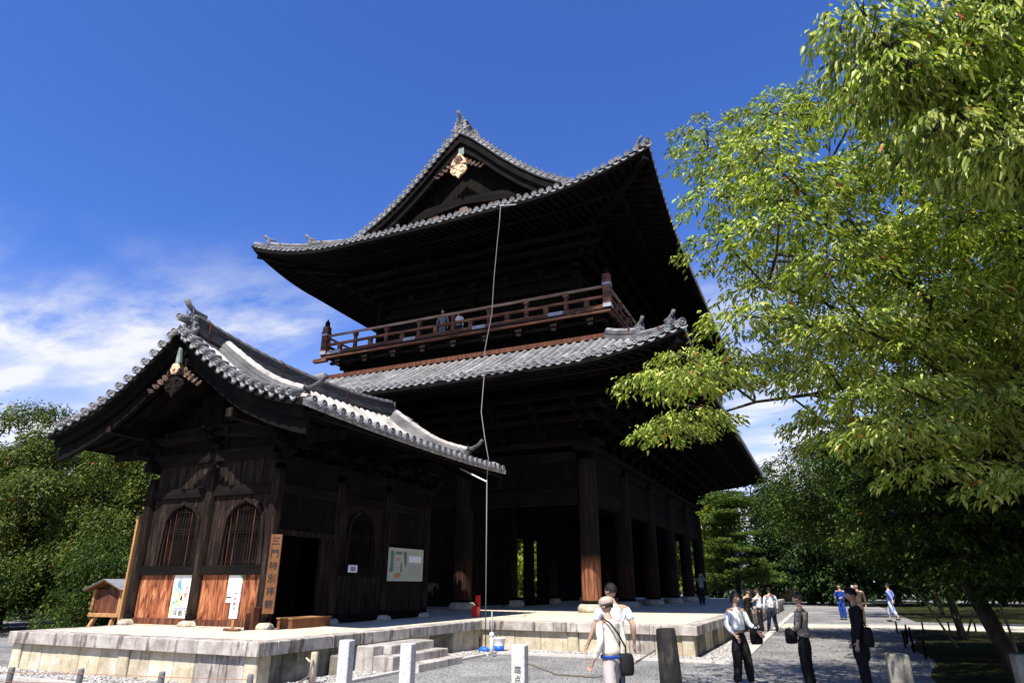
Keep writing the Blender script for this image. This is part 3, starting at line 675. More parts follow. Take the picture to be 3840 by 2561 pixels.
for (xc, b0, b1) in ((-11.30,-12.40,-10.60),(-9.26,-10.31,-8.51)):
    window(xc, 2.02, 0.60, 1.45, MI, 'flame_window', b0, b1, 3.62)
for (b0, b1) in ((-12.40,-10.60),(-10.31,-8.51)):
    beamx(b0,b1,Yg,1.81,2.02,'waist_beam',M_['darkh'],0.09); beamx(b0,b1,Yg,3.61,3.84,'tie_beam',M_['darkh'],0.08)
    wallboards(b0,b1,Yg-0.01,0.84,1.81,3 if b0<-11 else 4,M_['panel'],name='cedar_panel')
    beamx(b0,b1,Yg,0.72,0.855,'ground_sill',M_['red'],0.075)
    wallboards(b0,b1,Yg+0.0,3.84,4.45,5,M_['wall'])
    q = MB(); q.prism([(b0,-0.09),(b1,-0.09),(b1,0.2),(b0,0.2)], 0.0, 0.022, T(0,Yg,ZB)); q.build('plaster_base', M_['plaster'], san)
beamx(-12.75,-8.15,Yg,4.45,4.72,'head_beam',M_['darkh'],0.10)
# king post with nose piece standing proud in the middle
q = MB(); q.lathe([(0.145,3.2),(0.13,3.45),(0.12,3.56)],14,T(CX[1],Yg,ZB)); q.lathe([(0.155,3.56),(0.16,3.60),(0.13,3.66)],14,T(CX[1],Yg,ZB)); q.lathe([(0.10,3.66),(0.075,3.82),(0.03,3.95),(0.001,4.0)],12,T(CX[1],Yg-0.02,ZB)); q.build('column_cap', M_['wall'], san, None, True)
# gable field above the head beam
gf = MB()
for i in range(18):
    a = -3.9+7.8*i/18; b = -3.9+7.8*(i+1)/18; t = min(sz(a),sz(b))-0.2
    gf.box(SXc+a+0.004, Yg, 4.72, SXc+b-0.004, Yg+0.04, max(4.73,t))
gf.build('gable_boarding', M_['dark'], san)
q = MB(); q.prism([(-2.1,0),(-1.5,0.22),(0,0.32),(1.5,0.22),(2.1,0),(1.7,-0.12),(0,0.04),(-1.7,-0.12)][::-1], 0, 0.22, T(SXc,Yg-0.02,5.05) @ RX(R(90))); q.build('rainbow_beam', M_['darkh'], san)
q = MB(); q.box(SXc-0.12,Yg-0.18,5.3,SXc+0.12,Yg,6.3); q.prism([(-0.5,0),(0.5,0),(0.3,0.2),(0.12,0.42),(-0.12,0.42),(-0.3,0.2)], 0, 0.12, T(SXc,Yg-0.02,5.40) @ RX(R(90))); q.build('king_strut', M_['dark'], san)
for x, z in ((-12.72,5.22),(-8.70,5.22),(SXc,6.62)):
    q = MB(); q.box(x-0.10,SYn+0.36,z-0.11,x+0.10,SYf-0.4,z+0.11); q.build('purlin', M_['darkh'], san)
    q = MB(); q.bbox(x-0.09,SYn+0.40,z-0.10,x+0.09,SYn+0.52,z+0.10,0.02,T(0,-0.06,0)); q.build('purlin_end', M_['wall'], san)
def bracket_mb(s=1.0, steps=2):
    q = MB()
    q.prism([(-.16,-.16),(.16,-.16),(.16,.16),(-.16,.16)], 0.08, 0.22); q.prism([(-.11,-.11),(.11,-.11),(.11,.11),(-.11,.11)], 0.0, 0.08)
    z = 0.22
    for k in range(steps):
        a = 0.42+0.30*k
        q.box(-0.06,-a,z,0.06,0.3,z+0.13); q.box(-a*0.95,-0.06-0.30*k,z+0.0,a*0.95,0.06-0.30*k,z+0.125)
        q.prism([(-0.06,-a-0.12),(0.06,-a-0.12),(0.06,-a+0.02),(-0.06,-a+0.02)], z+0.05, z+0.13)
        for bx in (-a*0.85, 0, a*0.85): 
            q.prism([(bx-.085,-.085-0.30*k),(bx+.085,-.085-0.30*k),(bx+.085,.085-0.30*k),(bx-.085,.085-0.30*k)], z+0.15, z+0.25)
            q.prism([(bx-.06,-.06-0.30*k),(bx+.06,-.06-0.30*k),(bx+.06,.06-0.30*k),(bx-.06,.06-0.30*k)], z+0.127, z+0.15)
        q.prism([(-.085,-a-0.06),(.085,-a-0.06),(.085,-a+0.11),(-.085,-a+0.11)], z+0.15, z+0.25)
        z += 0.27
    return q
brk = bracket_mb().mesh('bracket_set', M_['dark'])
for x in CX: inst(brk, 'bracket_set', san, T(x,Yg,4.72) @ S(0.8,0.8,0.72))
for x, a in ((CX[0],90),(CX[2],-90)):
    for y in CY+[-4.25,-2.04,0.13]: inst(brk, 'bracket_set', san, T(x,y,4.30) @ RZ(R(a)) @ S(0.8,0.8,0.8))
# long sides
for x, sg in ((CX[0],1),(CX[2],-1)):
    def seg(y0,y1,parts):
        for (z0,z1,m,n,nm) in parts:
            wallboards(y0,y1,x+0.03*sg if sg>0 else x,z0,z1,n,m,'y',0.03,nm)
    for i in range(3):
        y0, y1 = CY[i]+0.14, CY[i+1]-0.14
        beamy(x,y0,y1,3.61,3.84,'tie_beam',M_['darkh'],0.08); 
        if not (sg > 0 and i == 0):
            beamy(x,y0,y1,0.72,0.90,'ground_sill',M_['dark'],0.075); beamy(x,y0,y1,1.81,2.02,'waist_beam',M_['darkh'],0.09)
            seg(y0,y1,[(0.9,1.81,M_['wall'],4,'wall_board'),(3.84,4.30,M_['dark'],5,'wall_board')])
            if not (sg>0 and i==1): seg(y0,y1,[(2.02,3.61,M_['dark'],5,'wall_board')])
        else: seg(y0,y1,[(2.78,3.61,M_['dark'],4,'wall_board'),(3.84,4.30,M_['dark'],4,'wall_board')])
    beamy(x,CY[0]-0.3,CY[3]+0.3,4.30,4.50,'head_beam',M_['darkh'],0.11)
window(0.0, 2.02, 0.60, 1.45, Matrix(((0,-1,0,CX[0]),(1,0,0,-2.04),(0,0,1,0),(0,0,0,1))), 'flame_window', -0.95, 0.95, 3.62)
# doorway frame and sill in the first bay of the right side, open to a dark inside
beamy(CX[0],-5.23,-3.27,2.68,2.80,'door_lintel',M_['wall'],0.07)
for y in (-5.17,-3.62): q = MB(); q.box(CX[0]-0.06,y-0.05,ZB,CX[0]+0.06,y+0.05,2.68); q.build('door_jamb', M_['wall'], san)
wallboards(-3.57,-3.27,CX[0]+0.02,ZB+0.02,2.68,2,M_['wall'],'y',0.03)
q = MB(); q.box(CX[0]-0.09,-5.1,ZB,CX[0]+0.05,-3.68,ZB+0.12); q.build('door_sill', M_['dark'], san)
wallboards(CX[2]+0.15,CX[0]-0.15,CY[3],0.72,4.5,12,M_['dark'])
q = MB(); q.box(CX[2]+0.1,CY[0]+0.15,4.5,CX[0]-0.1,CY[3],4.53); q.build('ceiling', M_['dark'], san)
q = MB(); q.box(CX[2]+0.1,CY[0]+0.12,ZB,CX[0]-0.12,CY[3],ZB+0.10); q.build('inner_floor', M_['dark'], san)
q = MB(); q.box(CX[0]-1.3,-5.1,ZB,CX[0]-1.25,-3.0,3.4); q.build('inner_screen', M_['dark'], san)
# ------------------------------------------------------------------ main gate
XC = -10.0; YN = 6.79; LB = 4.75; YC = YN+LB*2.5; YF = YN+LB*5
GX = [-4.757,-10.0,-15.243]; GY = [YN+LB*k for k in range(6)]
gate = thing('temple_gate', (XC,YC,HP), 'huge dark two-storey timber temple gate with sweeping grey tiled roofs and an upper balcony', 'temple gate')
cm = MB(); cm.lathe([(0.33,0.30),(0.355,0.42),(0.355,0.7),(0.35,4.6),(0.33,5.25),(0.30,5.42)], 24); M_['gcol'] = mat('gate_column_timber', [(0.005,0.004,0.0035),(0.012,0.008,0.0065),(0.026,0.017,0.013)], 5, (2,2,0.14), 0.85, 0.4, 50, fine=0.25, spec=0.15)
def _sunlit_foot(m):  # reddish foot band; brightness of the sunlit patch put into the column colour
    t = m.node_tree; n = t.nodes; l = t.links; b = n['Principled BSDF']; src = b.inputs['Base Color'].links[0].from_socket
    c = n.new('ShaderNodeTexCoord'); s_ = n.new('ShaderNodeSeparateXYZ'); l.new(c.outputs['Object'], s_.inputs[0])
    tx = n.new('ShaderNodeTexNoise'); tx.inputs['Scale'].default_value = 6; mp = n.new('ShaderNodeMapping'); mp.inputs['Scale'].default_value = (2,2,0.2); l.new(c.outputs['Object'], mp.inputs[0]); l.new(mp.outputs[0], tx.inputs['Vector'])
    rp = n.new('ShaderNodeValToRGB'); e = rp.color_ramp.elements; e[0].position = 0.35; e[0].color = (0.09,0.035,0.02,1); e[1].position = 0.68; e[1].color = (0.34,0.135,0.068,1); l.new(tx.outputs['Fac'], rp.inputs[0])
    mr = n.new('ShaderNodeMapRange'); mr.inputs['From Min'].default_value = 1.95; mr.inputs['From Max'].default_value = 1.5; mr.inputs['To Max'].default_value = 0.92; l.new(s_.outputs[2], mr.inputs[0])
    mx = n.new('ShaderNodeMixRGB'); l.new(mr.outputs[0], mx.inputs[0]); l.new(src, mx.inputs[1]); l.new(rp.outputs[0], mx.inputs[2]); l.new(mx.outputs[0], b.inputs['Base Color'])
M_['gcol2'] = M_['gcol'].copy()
_sunlit_foot(M_['gcol']); gcol_sunlit = cm.mesh('column', M_['gcol'], True)
def _shaded_foot(m):  # remaining columns: same foot darkened, shade put into its colour
    _sunlit_foot(m)
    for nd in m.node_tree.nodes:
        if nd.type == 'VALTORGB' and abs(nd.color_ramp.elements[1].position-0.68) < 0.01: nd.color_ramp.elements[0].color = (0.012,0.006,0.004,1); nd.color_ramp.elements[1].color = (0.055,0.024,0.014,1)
_shaded_foot(M_['gcol2']); gcol_shaded = cm.mesh('column', M_['gcol2'], True)
cb = MB(); cb.lathe([(0.46,-0.02),(0.52,0.06),(0.52,0.16),(0.46,0.24),(0.41,0.27)], 22); cbase = cb.mesh('base_stone', M_['base'], True)
cs = MB(); cs.lathe([(0.37,0.26),(0.385,0.27),(0.40,0.34),(0.405,0.44),(0.395,0.45)], 24); cshoe = cs.mesh('shoe', M_['metal'], True)
cs2 = MB(); cs2.lathe([(0.34,0.26),(0.35,0.27),(0.37,0.33),(0.365,0.38)], 24); cshoe = cs2.mesh('shoe', M_['dark'], True)
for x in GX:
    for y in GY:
        c = inst(gcol_sunlit if (x == GX[0] and y == GY[0]) else gcol_shaded, 'column', gate, T(x,y,HP) @ (S(0.6,0.6,1) if x == GX[1] and y == GY[1] else Matrix())); inst(cbase, 'base_stone', c, T(x,y,HP)); inst(cshoe, 'shoe', c, T(x,y,HP))
def gb(x0,y0,z0,x1,y1,z1,name='beam',m='darkh'):
    q = MB(); q.box(x0,y0,z0,x1,y1,z1); return q.build(name, M_[m], gate)
def gboards(x0,x1,y,z0,z1,n,axis,name='wall_board',m='dark'):
    for i in range(n):
        a = x0+(x1-x0)*i/n+0.006; b = x0+(x1-x0)*(i+1)/n-0.006; o_ = random.uniform(0,0.01); q = MB()
        if axis == 'x': q.box(a,y-0.05-o_,z0,b,y+0.05,z1)
        else: q.box(y-0.05,a,z0,y+0.05+o_,b,z1)
        q.build(name, M_[m], gate)
# tie beams on the four sides and centre row
for zz, (z0, z1) in enumerate(((4.47,5.05),(6.06,6.45))):
    for x in GX:
        for k in range(5): gb(x-0.14,GY[k]+0.38,z0,x+0.14,GY[k+1]-0.38,z1,'tie_beam')
    for y in GY:
        for k in range(2): gb(GX[k+1]+0.38,y-0.14,z0-0.0,GX[k]-0.38,y+0.14,z1,'tie_beam')
for x in (GX[0],GX[2]): gb(x-0.35,YN-0.6,6.451,x+0.35,YF+0.6,6.66,'plate_beam')
for y in (YN,YF): gb(GX[2]-0.60,y-0.35,6.664,GX[0]+0.6,y+0.35,6.86,'plate_beam')
for k in range(5):
    for x in (GX[0],GX[2]): gboards(GY[k]+0.36,GY[k+1]-0.36,x,5.05,6.06,5,'y')
for k in range(2):
    for y in (YN,YF): gboards(GX[k+1]+0.36,GX[k]-0.36,y,5.05,6.06,6,'x')
# left bay of the near side is boarded; middle row carries doors
gboards(GX[2]+0.36,GX[1]-0.36,YN,HP+0.1,4.47,9,'x'); gb(GX[2]+0.36,YN-0.12,2.6,GX[1]-0.36,YN+0.12,2.85)
gboards(GX[2]+0.36,GX[1]-0.36,YF,HP+0.1,4.47,9,'x')
for k in range(5):
    y0, y1 = GY[k]+0.38, GY[k+1]-0.38
    if k == 1:     # open doorway seen through from the near side
        gboards(y0,11.93,GX[1],HP+0.1,4.47,1,'y','door_leaf'); gboards(14.5,y1,GX[1],HP+0.1,4.47,3,'y','door_leaf')
        gb(GX[1]-0.1,y0,4.0,GX[1]+0.1,y1,4.47,'door_lintel','dark')
        q = MB(); q.box(GX[1]-0.1,y0,HP,GX[1]+0.1,y1,HP+0.35); q.build('threshold', M_['dark'], gate)
        q = MB(); q.box(GX[1]-0.03,12.78,HP,GX[1]+0.03,14.0,4.4); q.build('door_leaf', M_['dark'], gate)
    else: gboards(y0,y1,GX[1],HP+0.1,4.47,7,'y','door_board')
gb(GX[2]-0.1,YN+0.3,4.30,GX[0]+0.1,YF-0.3,4.36,'ceiling','dark') if False else None
q = MB(); q.box(GX[2],YN+0.2,6.10,GX[0],YF-0.2,6.14); q.build('ceiling', M_['dark'], gate)
gboards(GX[1]+0.36,GX[0]-1.5,YF,HP+0.1,4.47,6,'x')
# bracket complexes
bm = bracket_mb(1.0, 3); gbrk = bm.mesh('bracket_set', M_['dark'])
def brackets(z, x0, x1, y0, y1, nx, ny, s):
    for i in range(nx+1):
        x = x0+(x1-x0)*i/nx; inst(gbrk, 'bracket_set', gate, T(x,y0,z) @ S(s,s,s))
    for j in range(ny+1):
        y = y0+(y1-y0)*j/ny; inst(gbrk, 'bracket_set', gate, T(x1,y,z) @ RZ(R(90)) @ S(s,s,s))
    for j in range(0, ny+1): 
        y = y0+(y1-y0)*j/ny; inst(gbrk, 'bracket_set', gate, T(x0,y,z) @ RZ(R(-90)) @ S(s,s,s))
brackets(6.86, GX[2], GX[0], YN, YF, 6, 15, 1.45)
for k in range(3):
    o_ = 0.62+0.44*k; z = 7.62+0.36*k
    for a in (((GX[2]-o_-.5,YN-o_,z),(GX[0]+o_+.5,YN-o_,z)), ((GX[0]+o_,YN-o_-.5,z+.003),(GX[0]+o_,YF+o_+.5,z+.003)), ((GX[2]-o_,YN-o_-.5,z+.003),(GX[2]-o_,YF+o_+.5,z+.003))):
        q = MB(); q.bar(a[0],a[1],0.16,0.2); q.build('eave_purlin', M_['darkh'], gate)
# panelling closing the wall up to the roof
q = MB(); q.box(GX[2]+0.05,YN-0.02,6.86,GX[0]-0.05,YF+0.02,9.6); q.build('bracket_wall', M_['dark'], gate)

# ---- hipped / hip-and-gable roofs
def make_roof(name, ex, ey0, ey1, prof, lift, liftlen, emax_x, emax_y, gable=None, thick=0.17, under_s=0.30, ntx=57, nty=97, shift=0.0):
    """ex: half width at the eave; prof(e): surface height e metres in from the eave"""
    yc_ = (ey0+ey1)/2; hy = (ey1-ey0)/2
    def lf(x, y):
        dx = ex-abs(x-XC); dy = hy-abs(y-yc_); far = max(dx,dy); near = min(dx,dy)
        sh_ = -shift*(x-XC)/ex*min(1,max(0,dy)/4.5)*max(0,1-near/6.0)
        return sh_+lift*max(0,1-far/liftlen)**2*max(0,1-near/6.0)+0.12*max(0,1-near/6)*max(0, 1-far/9.0)
    def Z(x, y):
        dx = max(0,ex-abs(x-XC)); dy = max(0,hy-abs(y-yc_)); e = min(dx,dy) if gable is None or dy < gable else dx
        return prof(e)+lf(x,y)
    r = MB()
    # near and far skirts (y faces)
    def strip(fn, us, es, flip):
        vs = []; fs = []; n = len(us); 
        for e in es:
            for u in us: vs.append(fn(u, e))
        for j in range(len(es)-1):
            for i in range(n-1):
                a = j*n+i; f = (a,a+1,a+n+1,a+n); fs.append(f if not flip else f[::-1])
        r.add(vs, fs)
    es = [emax_y*i/8 for i in range(9)]
    for sgn in (-1,1):
        def fn(u, e, sgn=sgn):
            y = yc_+sgn*(hy-e); x = XC+u*(ex-e); return (x, y, prof(e)+lf(x,y))
        strip(fn, [-1+2*i/48 for i in range(49)], es, sgn>0)
    es = [emax_x*i/16 for i in range(17)]
    for sgn in (-1,1):
        def fn(u, e, sgn=sgn):
            inset = e if gable is None else min(e, gable)
            x = XC+sgn*(ex-e); y = yc_+u*(hy-inset); return (x, y, prof(e)+lf(x,y))
        strip(fn, [-1+2*i/72 for i in range(73)], es, sgn<0)
    ro = r.build(name, M_['tile'], gate, None, True)
    # underside boarding
    ub = MB(); wall_e = 4.6
    def Zu(x, y):
        dx = ex-abs(x-XC); dy = hy-abs(y-yc_); e = min(dx,dy); return prof(0)+lf(x,y)-thick-0.02+under_s*e
    for sgn in (-1,1):
        for axis in (0,1):
            vs = []; fs = []; n = 41; es2 = [0,0.6,1.2,2,3,4,wall_e+0.5]
            for e in es2:
                for i in range(n):
                    u = -1+2*i/(n-1)
                    if axis == 0: x = XC+u*(ex-e); y = yc_+sgn*(hy-e)
                    else: x = XC+sgn*(ex-e); y = yc_+u*(hy-e)
                    vs.append((x,y,Zu(x,y)))
            for j in range(len(es2)-1):
                for i in range(n-1): a = j*n+i; fs.append((a,a+1,a+n+1,a+n))
            ub.add(vs, fs)
    # close the edge between the tile sheet and the boarding
    for sgn in (-1,1):
        for axis in (0,1):
            vs = []; n = 61
            for i in range(n):
                u = -1+2*i/(n-1); x, y = (XC+u*ex, yc_+sgn*hy) if axis == 0 else (XC+sgn*ex, yc_+u*hy)
                z = prof(0)+lf(x,y); vs += [(x,y,z),(x,y,z-thick-0.03)]
            ub.add(vs, [(2*i,2*i+1,2*i+3,2*i+2) for i in range(n-1)])
    ub.build('eave_boarding', M_['dark'], ro)
    # rafters in two tiers, joined: uncountable in the shade
    ra = MB()
    def raf(p0, p1, off, w_, h_):
        a = Vector(p0); b = Vector(p1); a.z = Zu(a.x,a.y)-off; b.z = Zu(b.x,b.y)-off; ra.bar(a, b, w_, h_)
    nx_ = ntx; ny_ = nty
    for i in range(nx_+1):
        x = XC+ex*0.985*(-1+2*i/nx_); m_ = ex-abs(x-XC)
        for sgn in (-1,1):
            y = yc_+sgn*hy
            if sgn > 0 : continue
            if m_ > 0.25: raf((x,y-sgn*0.12,0),(x,y-sgn*min(2.0,max(0.3,m_)),0),0.07,0.10,0.12)
            if m_ > 1.6: raf((x,y-sgn*1.45,0),(x,y-sgn*min(wall_e,m_),0),0.22,0.12,0.15)
    for i in range(ny_+1):
        y = yc_+hy*0.99*(-1+2*i/ny_); m_ = hy-abs(y-yc_)
        for sgn in (-1,1):
            x = XC+sgn*ex
            if m_ > 0.25: raf((x-sgn*0.12,y,0),(x-sgn*min(2.0,max(0.3,m_)),y,0),0.07,0.10,0.12)
            if m_ > 1.6: raf((x-sgn*1.45,y,0),(x-sgn*min(wall_e,m_),y,0),0.22,0.12,0.15)
    tag(ra.build('rafters', M_['dark'], ro), kind='stuff')
    # fascia boards following the eave and the inner ledge
    for e, off, w_, h_ in ((0.10,0.03,0.10,0.10),(1.42,0.14,0.12,0.12)):
        q = MB()
        for sgn in (-1,1):
            P = [(XC+(-1+2*i/40)*(ex-e), yc_+sgn*(hy-e)) for i in range(41)]
            for a, b in zip(P,P[1:]): q.bar((a[0],a[1],Zu(*a)-off),(b[0],b[1],Zu(*b)-off),w_,h_)
            P = [(XC+sgn*(ex-e), yc_+(-1+2*i/60)*(hy-e)) for i in range(61)]
            for a, b in zip(P,P[1:]): q.bar((a[0],a[1],Zu(*a)-off),(b[0],b[1],Zu(*b)-off),w_,h_)
        q.build('eave_board', M_['darkh'], ro)
    # hip rafters
    for sx_ in (-1,1):
        for sy_ in (-1,1):
            cx_, cy_ = XC+sx_*ex, yc_+sy_*hy
            pts = []
            for e in (0.15,0.8,1.6,2.6,3.6,4.6): x = cx_-sx_*e; y = cy_-sy_*e; pts.append(Vector((x,y,Zu(x,y)-0.16)))
            q = MB()
            for a, b in zip(pts,pts[1:]): q.bar(a, b, 0.24, 0.30)
            a = pts[2]-Vector((0,0,0.26)); b = pts[-1]-Vector((0,0,0.26)); a2 = a+(a-b).normalized()*0.25
            q.bar(a2, b, 0.26, 0.30)
            q.build('hip_rafter', M_['darkh'], ro)
    # eave tiles: near and both long sides
    for i in range(ntx+1):
        x = XC+(ex-0.16)*(-1+2*i/ntx); y = ey0-0.03; z = prof(0)+lf(x,ey0)+0.06
        inst(eave_m, 'eave_tile', ro, T(x+random.uniform(-.012,.012),y+random.uniform(-.02,.012),z+random.uniform(-.012,.012)) @ RY(random.uniform(-.05,.05)))
    far = MB()
    for i in range(nty+1):
        y = ey0+0.14+(ey1-ey0-0.28)*i/nty
        z = prof(0)+lf(XC+ex,y)+0.06
        inst(eave_m, 'eave_tile', ro, T(XC+ex+0.03,y+random.uniform(-.012,.012),z+random.uniform(-.012,.012)) @ RZ(R(90)) @ RY(random.uniform(-.05,.05)))
        far.add([v.co for v in eave_m.vertices], [tuple(p.vertices) for p in eave_m.polygons], T(XC-ex-0.03,y,prof(0)+lf(XC-ex,y)+0.06) @ RZ(R(-90)))
    tag(far.build('eave_tiles', M_['tile'], ro, None, True), kind='stuff')
    # cover rows on the near skirt (seen) as parts; long sides joined
    for i in range(ntx+1):
        x = XC+(ex-0.16)*(-1+2*i/ntx); m_ = min(emax_y, ex-abs(x-XC))
        if m_ < 0.3: continue
        def pf(t, x=x):
            y = ey0+t; z = Z(x,y); z2 = Z(x,y+0.05); tg = Vector((0,0.05,z2-z)).normalized(); nn = Vector((1,0,0)).cross(tg); return Vector((x,y,z)), nn, Vector((1,0,0))
        barrel(pf, 0.02, m_-0.02, 0.10, 0.34, 6).build('tile_row', M_['tile'], ro, None, True)
    far = MB()
    for i in range(nty+1):
        y = ey0+0.14+(ey1-ey0-0.28)*i/nty; dy = hy-abs(y-yc_); m_ = emax_x if (gable is not None and dy > gable) else min(emax_x, dy)
        if m_ < 0.3: continue
        for sgn in (-1,1):
            def pf(t, y=y, sgn=sgn):
                x = XC+sgn*(ex-t); z = prof(t)+lf(x,y); x2 = XC+sgn*(ex-t-0.05); z2 = prof(t+0.05)+lf(x2,y); tg = Vector((x2-x,0,z2-z)).normalized(); nn = tg.cross(Vector((0,1,0))); nn = nn if nn.z > 0 else -nn
                return Vector((x,y,z)), nn, Vector((0,1,0))
            barrel(pf, 0.02, m_-0.02, 0.10, 0.5, 5, None, far)
    tag(far.build('tile_rows', M_['tile'], ro, None, True), kind='stuff')
    # hip ridges with ogre ends
    for sx_ in (-1,1):
        for sy_ in (-1,1):
            cx_, cy_ = XC+sx_*ex, yc_+sy_*hy; dirv = Vector((-sx_,-sy_,0)).normalized(); emx = min(emax_x, emax_y if gable is None else gable)
            def hp_(e): x = cx_-sx_*e; y = cy_-sy_*e; return Vector((x,y,Z(x,y)))
            for (e0, e1, h) in ((0.45,1.9,0.20),(1.75,emx,0.36)):
                q = MB(); side = Vector((sy_,-sx_,0)).normalized()
                for (hw, z0, z1) in ((0.20,-0.05,h*0.35),(0.15,h*0.37,h*0.52),(0.17,h*0.54,h*0.7),(0.15,h*0.72,h*0.9)):
                    vs = []; n = 9
                    for i in range(n):
                        p = hp_(e0+(e1-e0)*i/(n-1)); vs += [tuple(p+side*hw+Vector((0,0,z0))),tuple(p+side*hw+Vector((0,0,z1))),tuple(p-side*hw+Vector((0,0,z1))),tuple(p-side*hw+Vector((0,0,z0)))]
                    q.add(vs, [(i*4+a,i*4+(a+1)%4,i*4+4+(a+1)%4,i*4+4+a) for i in range(n-1) for a in range(4)]+[(0,1,2,3),(n*4-4,n*4-1,n*4-2,n*4-3)])
                q.build('hip_ridge', M_['tile'], ro)
                barrel(lambda e: (hp_(e)+Vector((0,0,h*0.9)), Vector((0,0,1)), side), e0, e1, 0.12, 0.4, 6).build('ridge_cover_row', M_['tile'], ro, None, True)
                p = hp_(e0); ogre(ro, T(p.x,p.y,p.z-0.02) @ RZ(math.atan2(-dirv.y,-dirv.x)+math.pi/2) @ S(0.66,0.85,0.80 if h>0.3 else 0.66), 1.0, True)
                q = MB(); p = hp_(e0+0.34); M = T(p.x,p.y,p.z+h*0.45) @ RZ(math.atan2(dirv.y,dirv.x)); q.box(-0.03,-0.185,-h*0.5,0.03,0.185,h*0.62,M); q.build('ridge_band', M_['red'], ro)
            p = hp_(0.0); inst(disc_m, 'corner_tile', ro, T(p.x-dirv.x*0.02,p.y-dirv.y*0.02,p.z+0.10) @ RZ(math.atan2(-dirv.y,-dirv.x)+math.pi/2) @ S(1.25,1.5,1.25))
    return ro, Z, lf
# lower roof
P1 = lambda e: interp(e, [0,1,2,3,4.2,5.5], [8.47,8.95,9.52,10.13,11.0,12.0])
E1 = 5.243+4.78
lower, Z1, lf1 = make_roof('lower_roof', E1, YN-4.62, YF+4.62, P1, 0.60, 4.2, 3.30, 3.30, None, 0.17, 0.27)
# upper roof
E2 = 5.243+4.10
_e = [0,1.3,2.3,3.3,4.3,5.3,6.3,7.3,8.0,8.7,9.34]; _z = [15.42,16.12,16.68,17.26,17.82,18.42,19.20,20.10,20.82,21.50,22.0]
P2 = lambda e: interp(e, _e, _z)
GYD = 3.55
upper, Z2, lf2 = make_roof('upper_roof', E2, YN-4.19, YF+4.19, P2, 0.95, 5.0, E2, GYD-0.02, GYD, 0.19, 0.27, 60, 100, shift=0.42)
Yg0 = YN-4.19+2.62           # plane of the gable verge
# verge overhang sheet beyond the gable wall
q = MB(); 
for sgn in (-1,1):
    vs = []; n = 26
    for i in range(n+1):
        d = 6.6*i/n; z = P2(E2-d); vs += [(XC+sgn*d,Yg0+0.03,z),(XC+sgn*d,Yg0+1.05,z),(XC+sgn*d,Yg0+0.03,z-0.16),(XC+sgn*d,Yg0+1.05,z-0.16)]
    fs = []
    for i in range(n): a = i*4; fs += [(a,a+4,a+5,a+1),(a+2,a+3,a+7,a+6),(a,a+2,a+6,a+4)]
    q.add(vs, fs)
q.build('verge_sheet', M_['tile'], upper, None, True)
def arc2(pitch, dmax):
    out = []; d = 0.12; acc = 0
    while d < dmax:
        acc += math.hypot(0.01, P2(E2-d)-P2(E2-d-0.01) if d < E2-0.02 else 0)
        if acc >= pitch: out.append(d); acc = 0
        d += 0.01
    return out
for sgn in (-1,1):
    for d in [0.14]+arc2(0.315, 6.3): inst(eave_m if sgn > 0 else eave_m, 'verge_tile', upper, T(XC+sgn*d, Yg0, P2(E2-d)+0.07) @ S(sgn,1,1) if False else T(XC+sgn*d, Yg0, P2(E2-d)+0.07))
    for y, lift_, r_ in ((Yg0+0.42,0.10,0.12),(Yg0+0.75,0.05,0.11)):
        def pf(t, sgn=sgn, y=y, lift_=lift_):
            x = XC+sgn*t; z = P2(E2-t); x2 = XC+sgn*(t+0.05); z2 = P2(E2-t-0.05); tg = Vector((x2-x,0,z2-z)).normalized(); nn = tg.cross(Vector((0,1,0))); nn = nn if nn.z>0 else -nn
            return Vector((x,y,z))+nn*lift_, nn, Vector((0,1,0))
        barrel(pf, 0.3, 6.2, r_, 0.4).build('verge_cover_row', M_['tile_w'], upper, None, True)
    # descending ridge
    y = Yg0+1.55; q = MB()
    for (hw,z0,z1) in ((0.2,-0.02,0.14),(0.16,0.15,0.22),(0.18,0.23,0.30),(0.16,0.31,0.40)):
        vs = []; n = 14
        for i in range(n):
            p, nn, sd_ = (lambda t: (Vector((XC+sgn*t,y,P2(E2-t))), Vector((sgn*0.55,0,0.83)), Vector((0,1,0))))(0.3+5.6*i/(n-1)); vs += [tuple(p+sd_*hw+nn*z0),tuple(p+sd_*hw+nn*z1),tuple(p-sd_*hw+nn*z1),tuple(p-sd_*hw+nn*z0)]
        q.add(vs, [(i*4+a,i*4+(a+1)%4,i*4+4+(a+1)%4,i*4+4+a) for i in range(n-1) for a in range(4)]+[(0,1,2,3),(n*4-4,n*4-1,n*4-2,n*4-3)])
    q.build('descending_ridge', M_['tile_w'], upper)
# top ridge with ogre end
y0r, y1r = Yg0+0.25, 2*YC-Yg0-0.25
for (hw,z0,z1,m) in ((0.28,-0.1,0.25,'tile'),(0.22,0.26,0.34,'tile_d'),(0.25,0.35,0.43,'tile'),(0.22,0.44,0.62,'tile_d'),(0.26,0.63,0.70,'tile')):
    q = MB(); vs = []; n = 15
    for i in range(n):
        y = y0r+(y1r-y0r)*i/(n-1); z = 22.0+0.35*abs((y-YC)/13)**2.2; vs += [(XC-hw,y,z+z0-0.35),(XC-hw,y,z+z1-0.35),(XC+hw,y,z+z1-0.35),(XC+hw,y,z+z0-0.35)]
    q.add(vs, [(i*4+a,i*4+4+a,i*4+4+(a+1)%4,i*4+(a+1)%4) for i in range(n-1) for a in range(4)]+[(3,2,1,0),(n*4-4,n*4-3,n*4-2,n*4-1)])
    q.build('top_ridge_course', M_[m], upper)
ogre(upper, T(XC,y0r-0.05,22.05) @ S(1.05,1.3,0.95), 1.0, True)
for d_ in (-0.75,0.75): ogre(upper, T(XC+d_,y0r-0.0,21.45) @ S(0.6,1,0.6), 1.0, False, name='ridge_shoulder_tile')
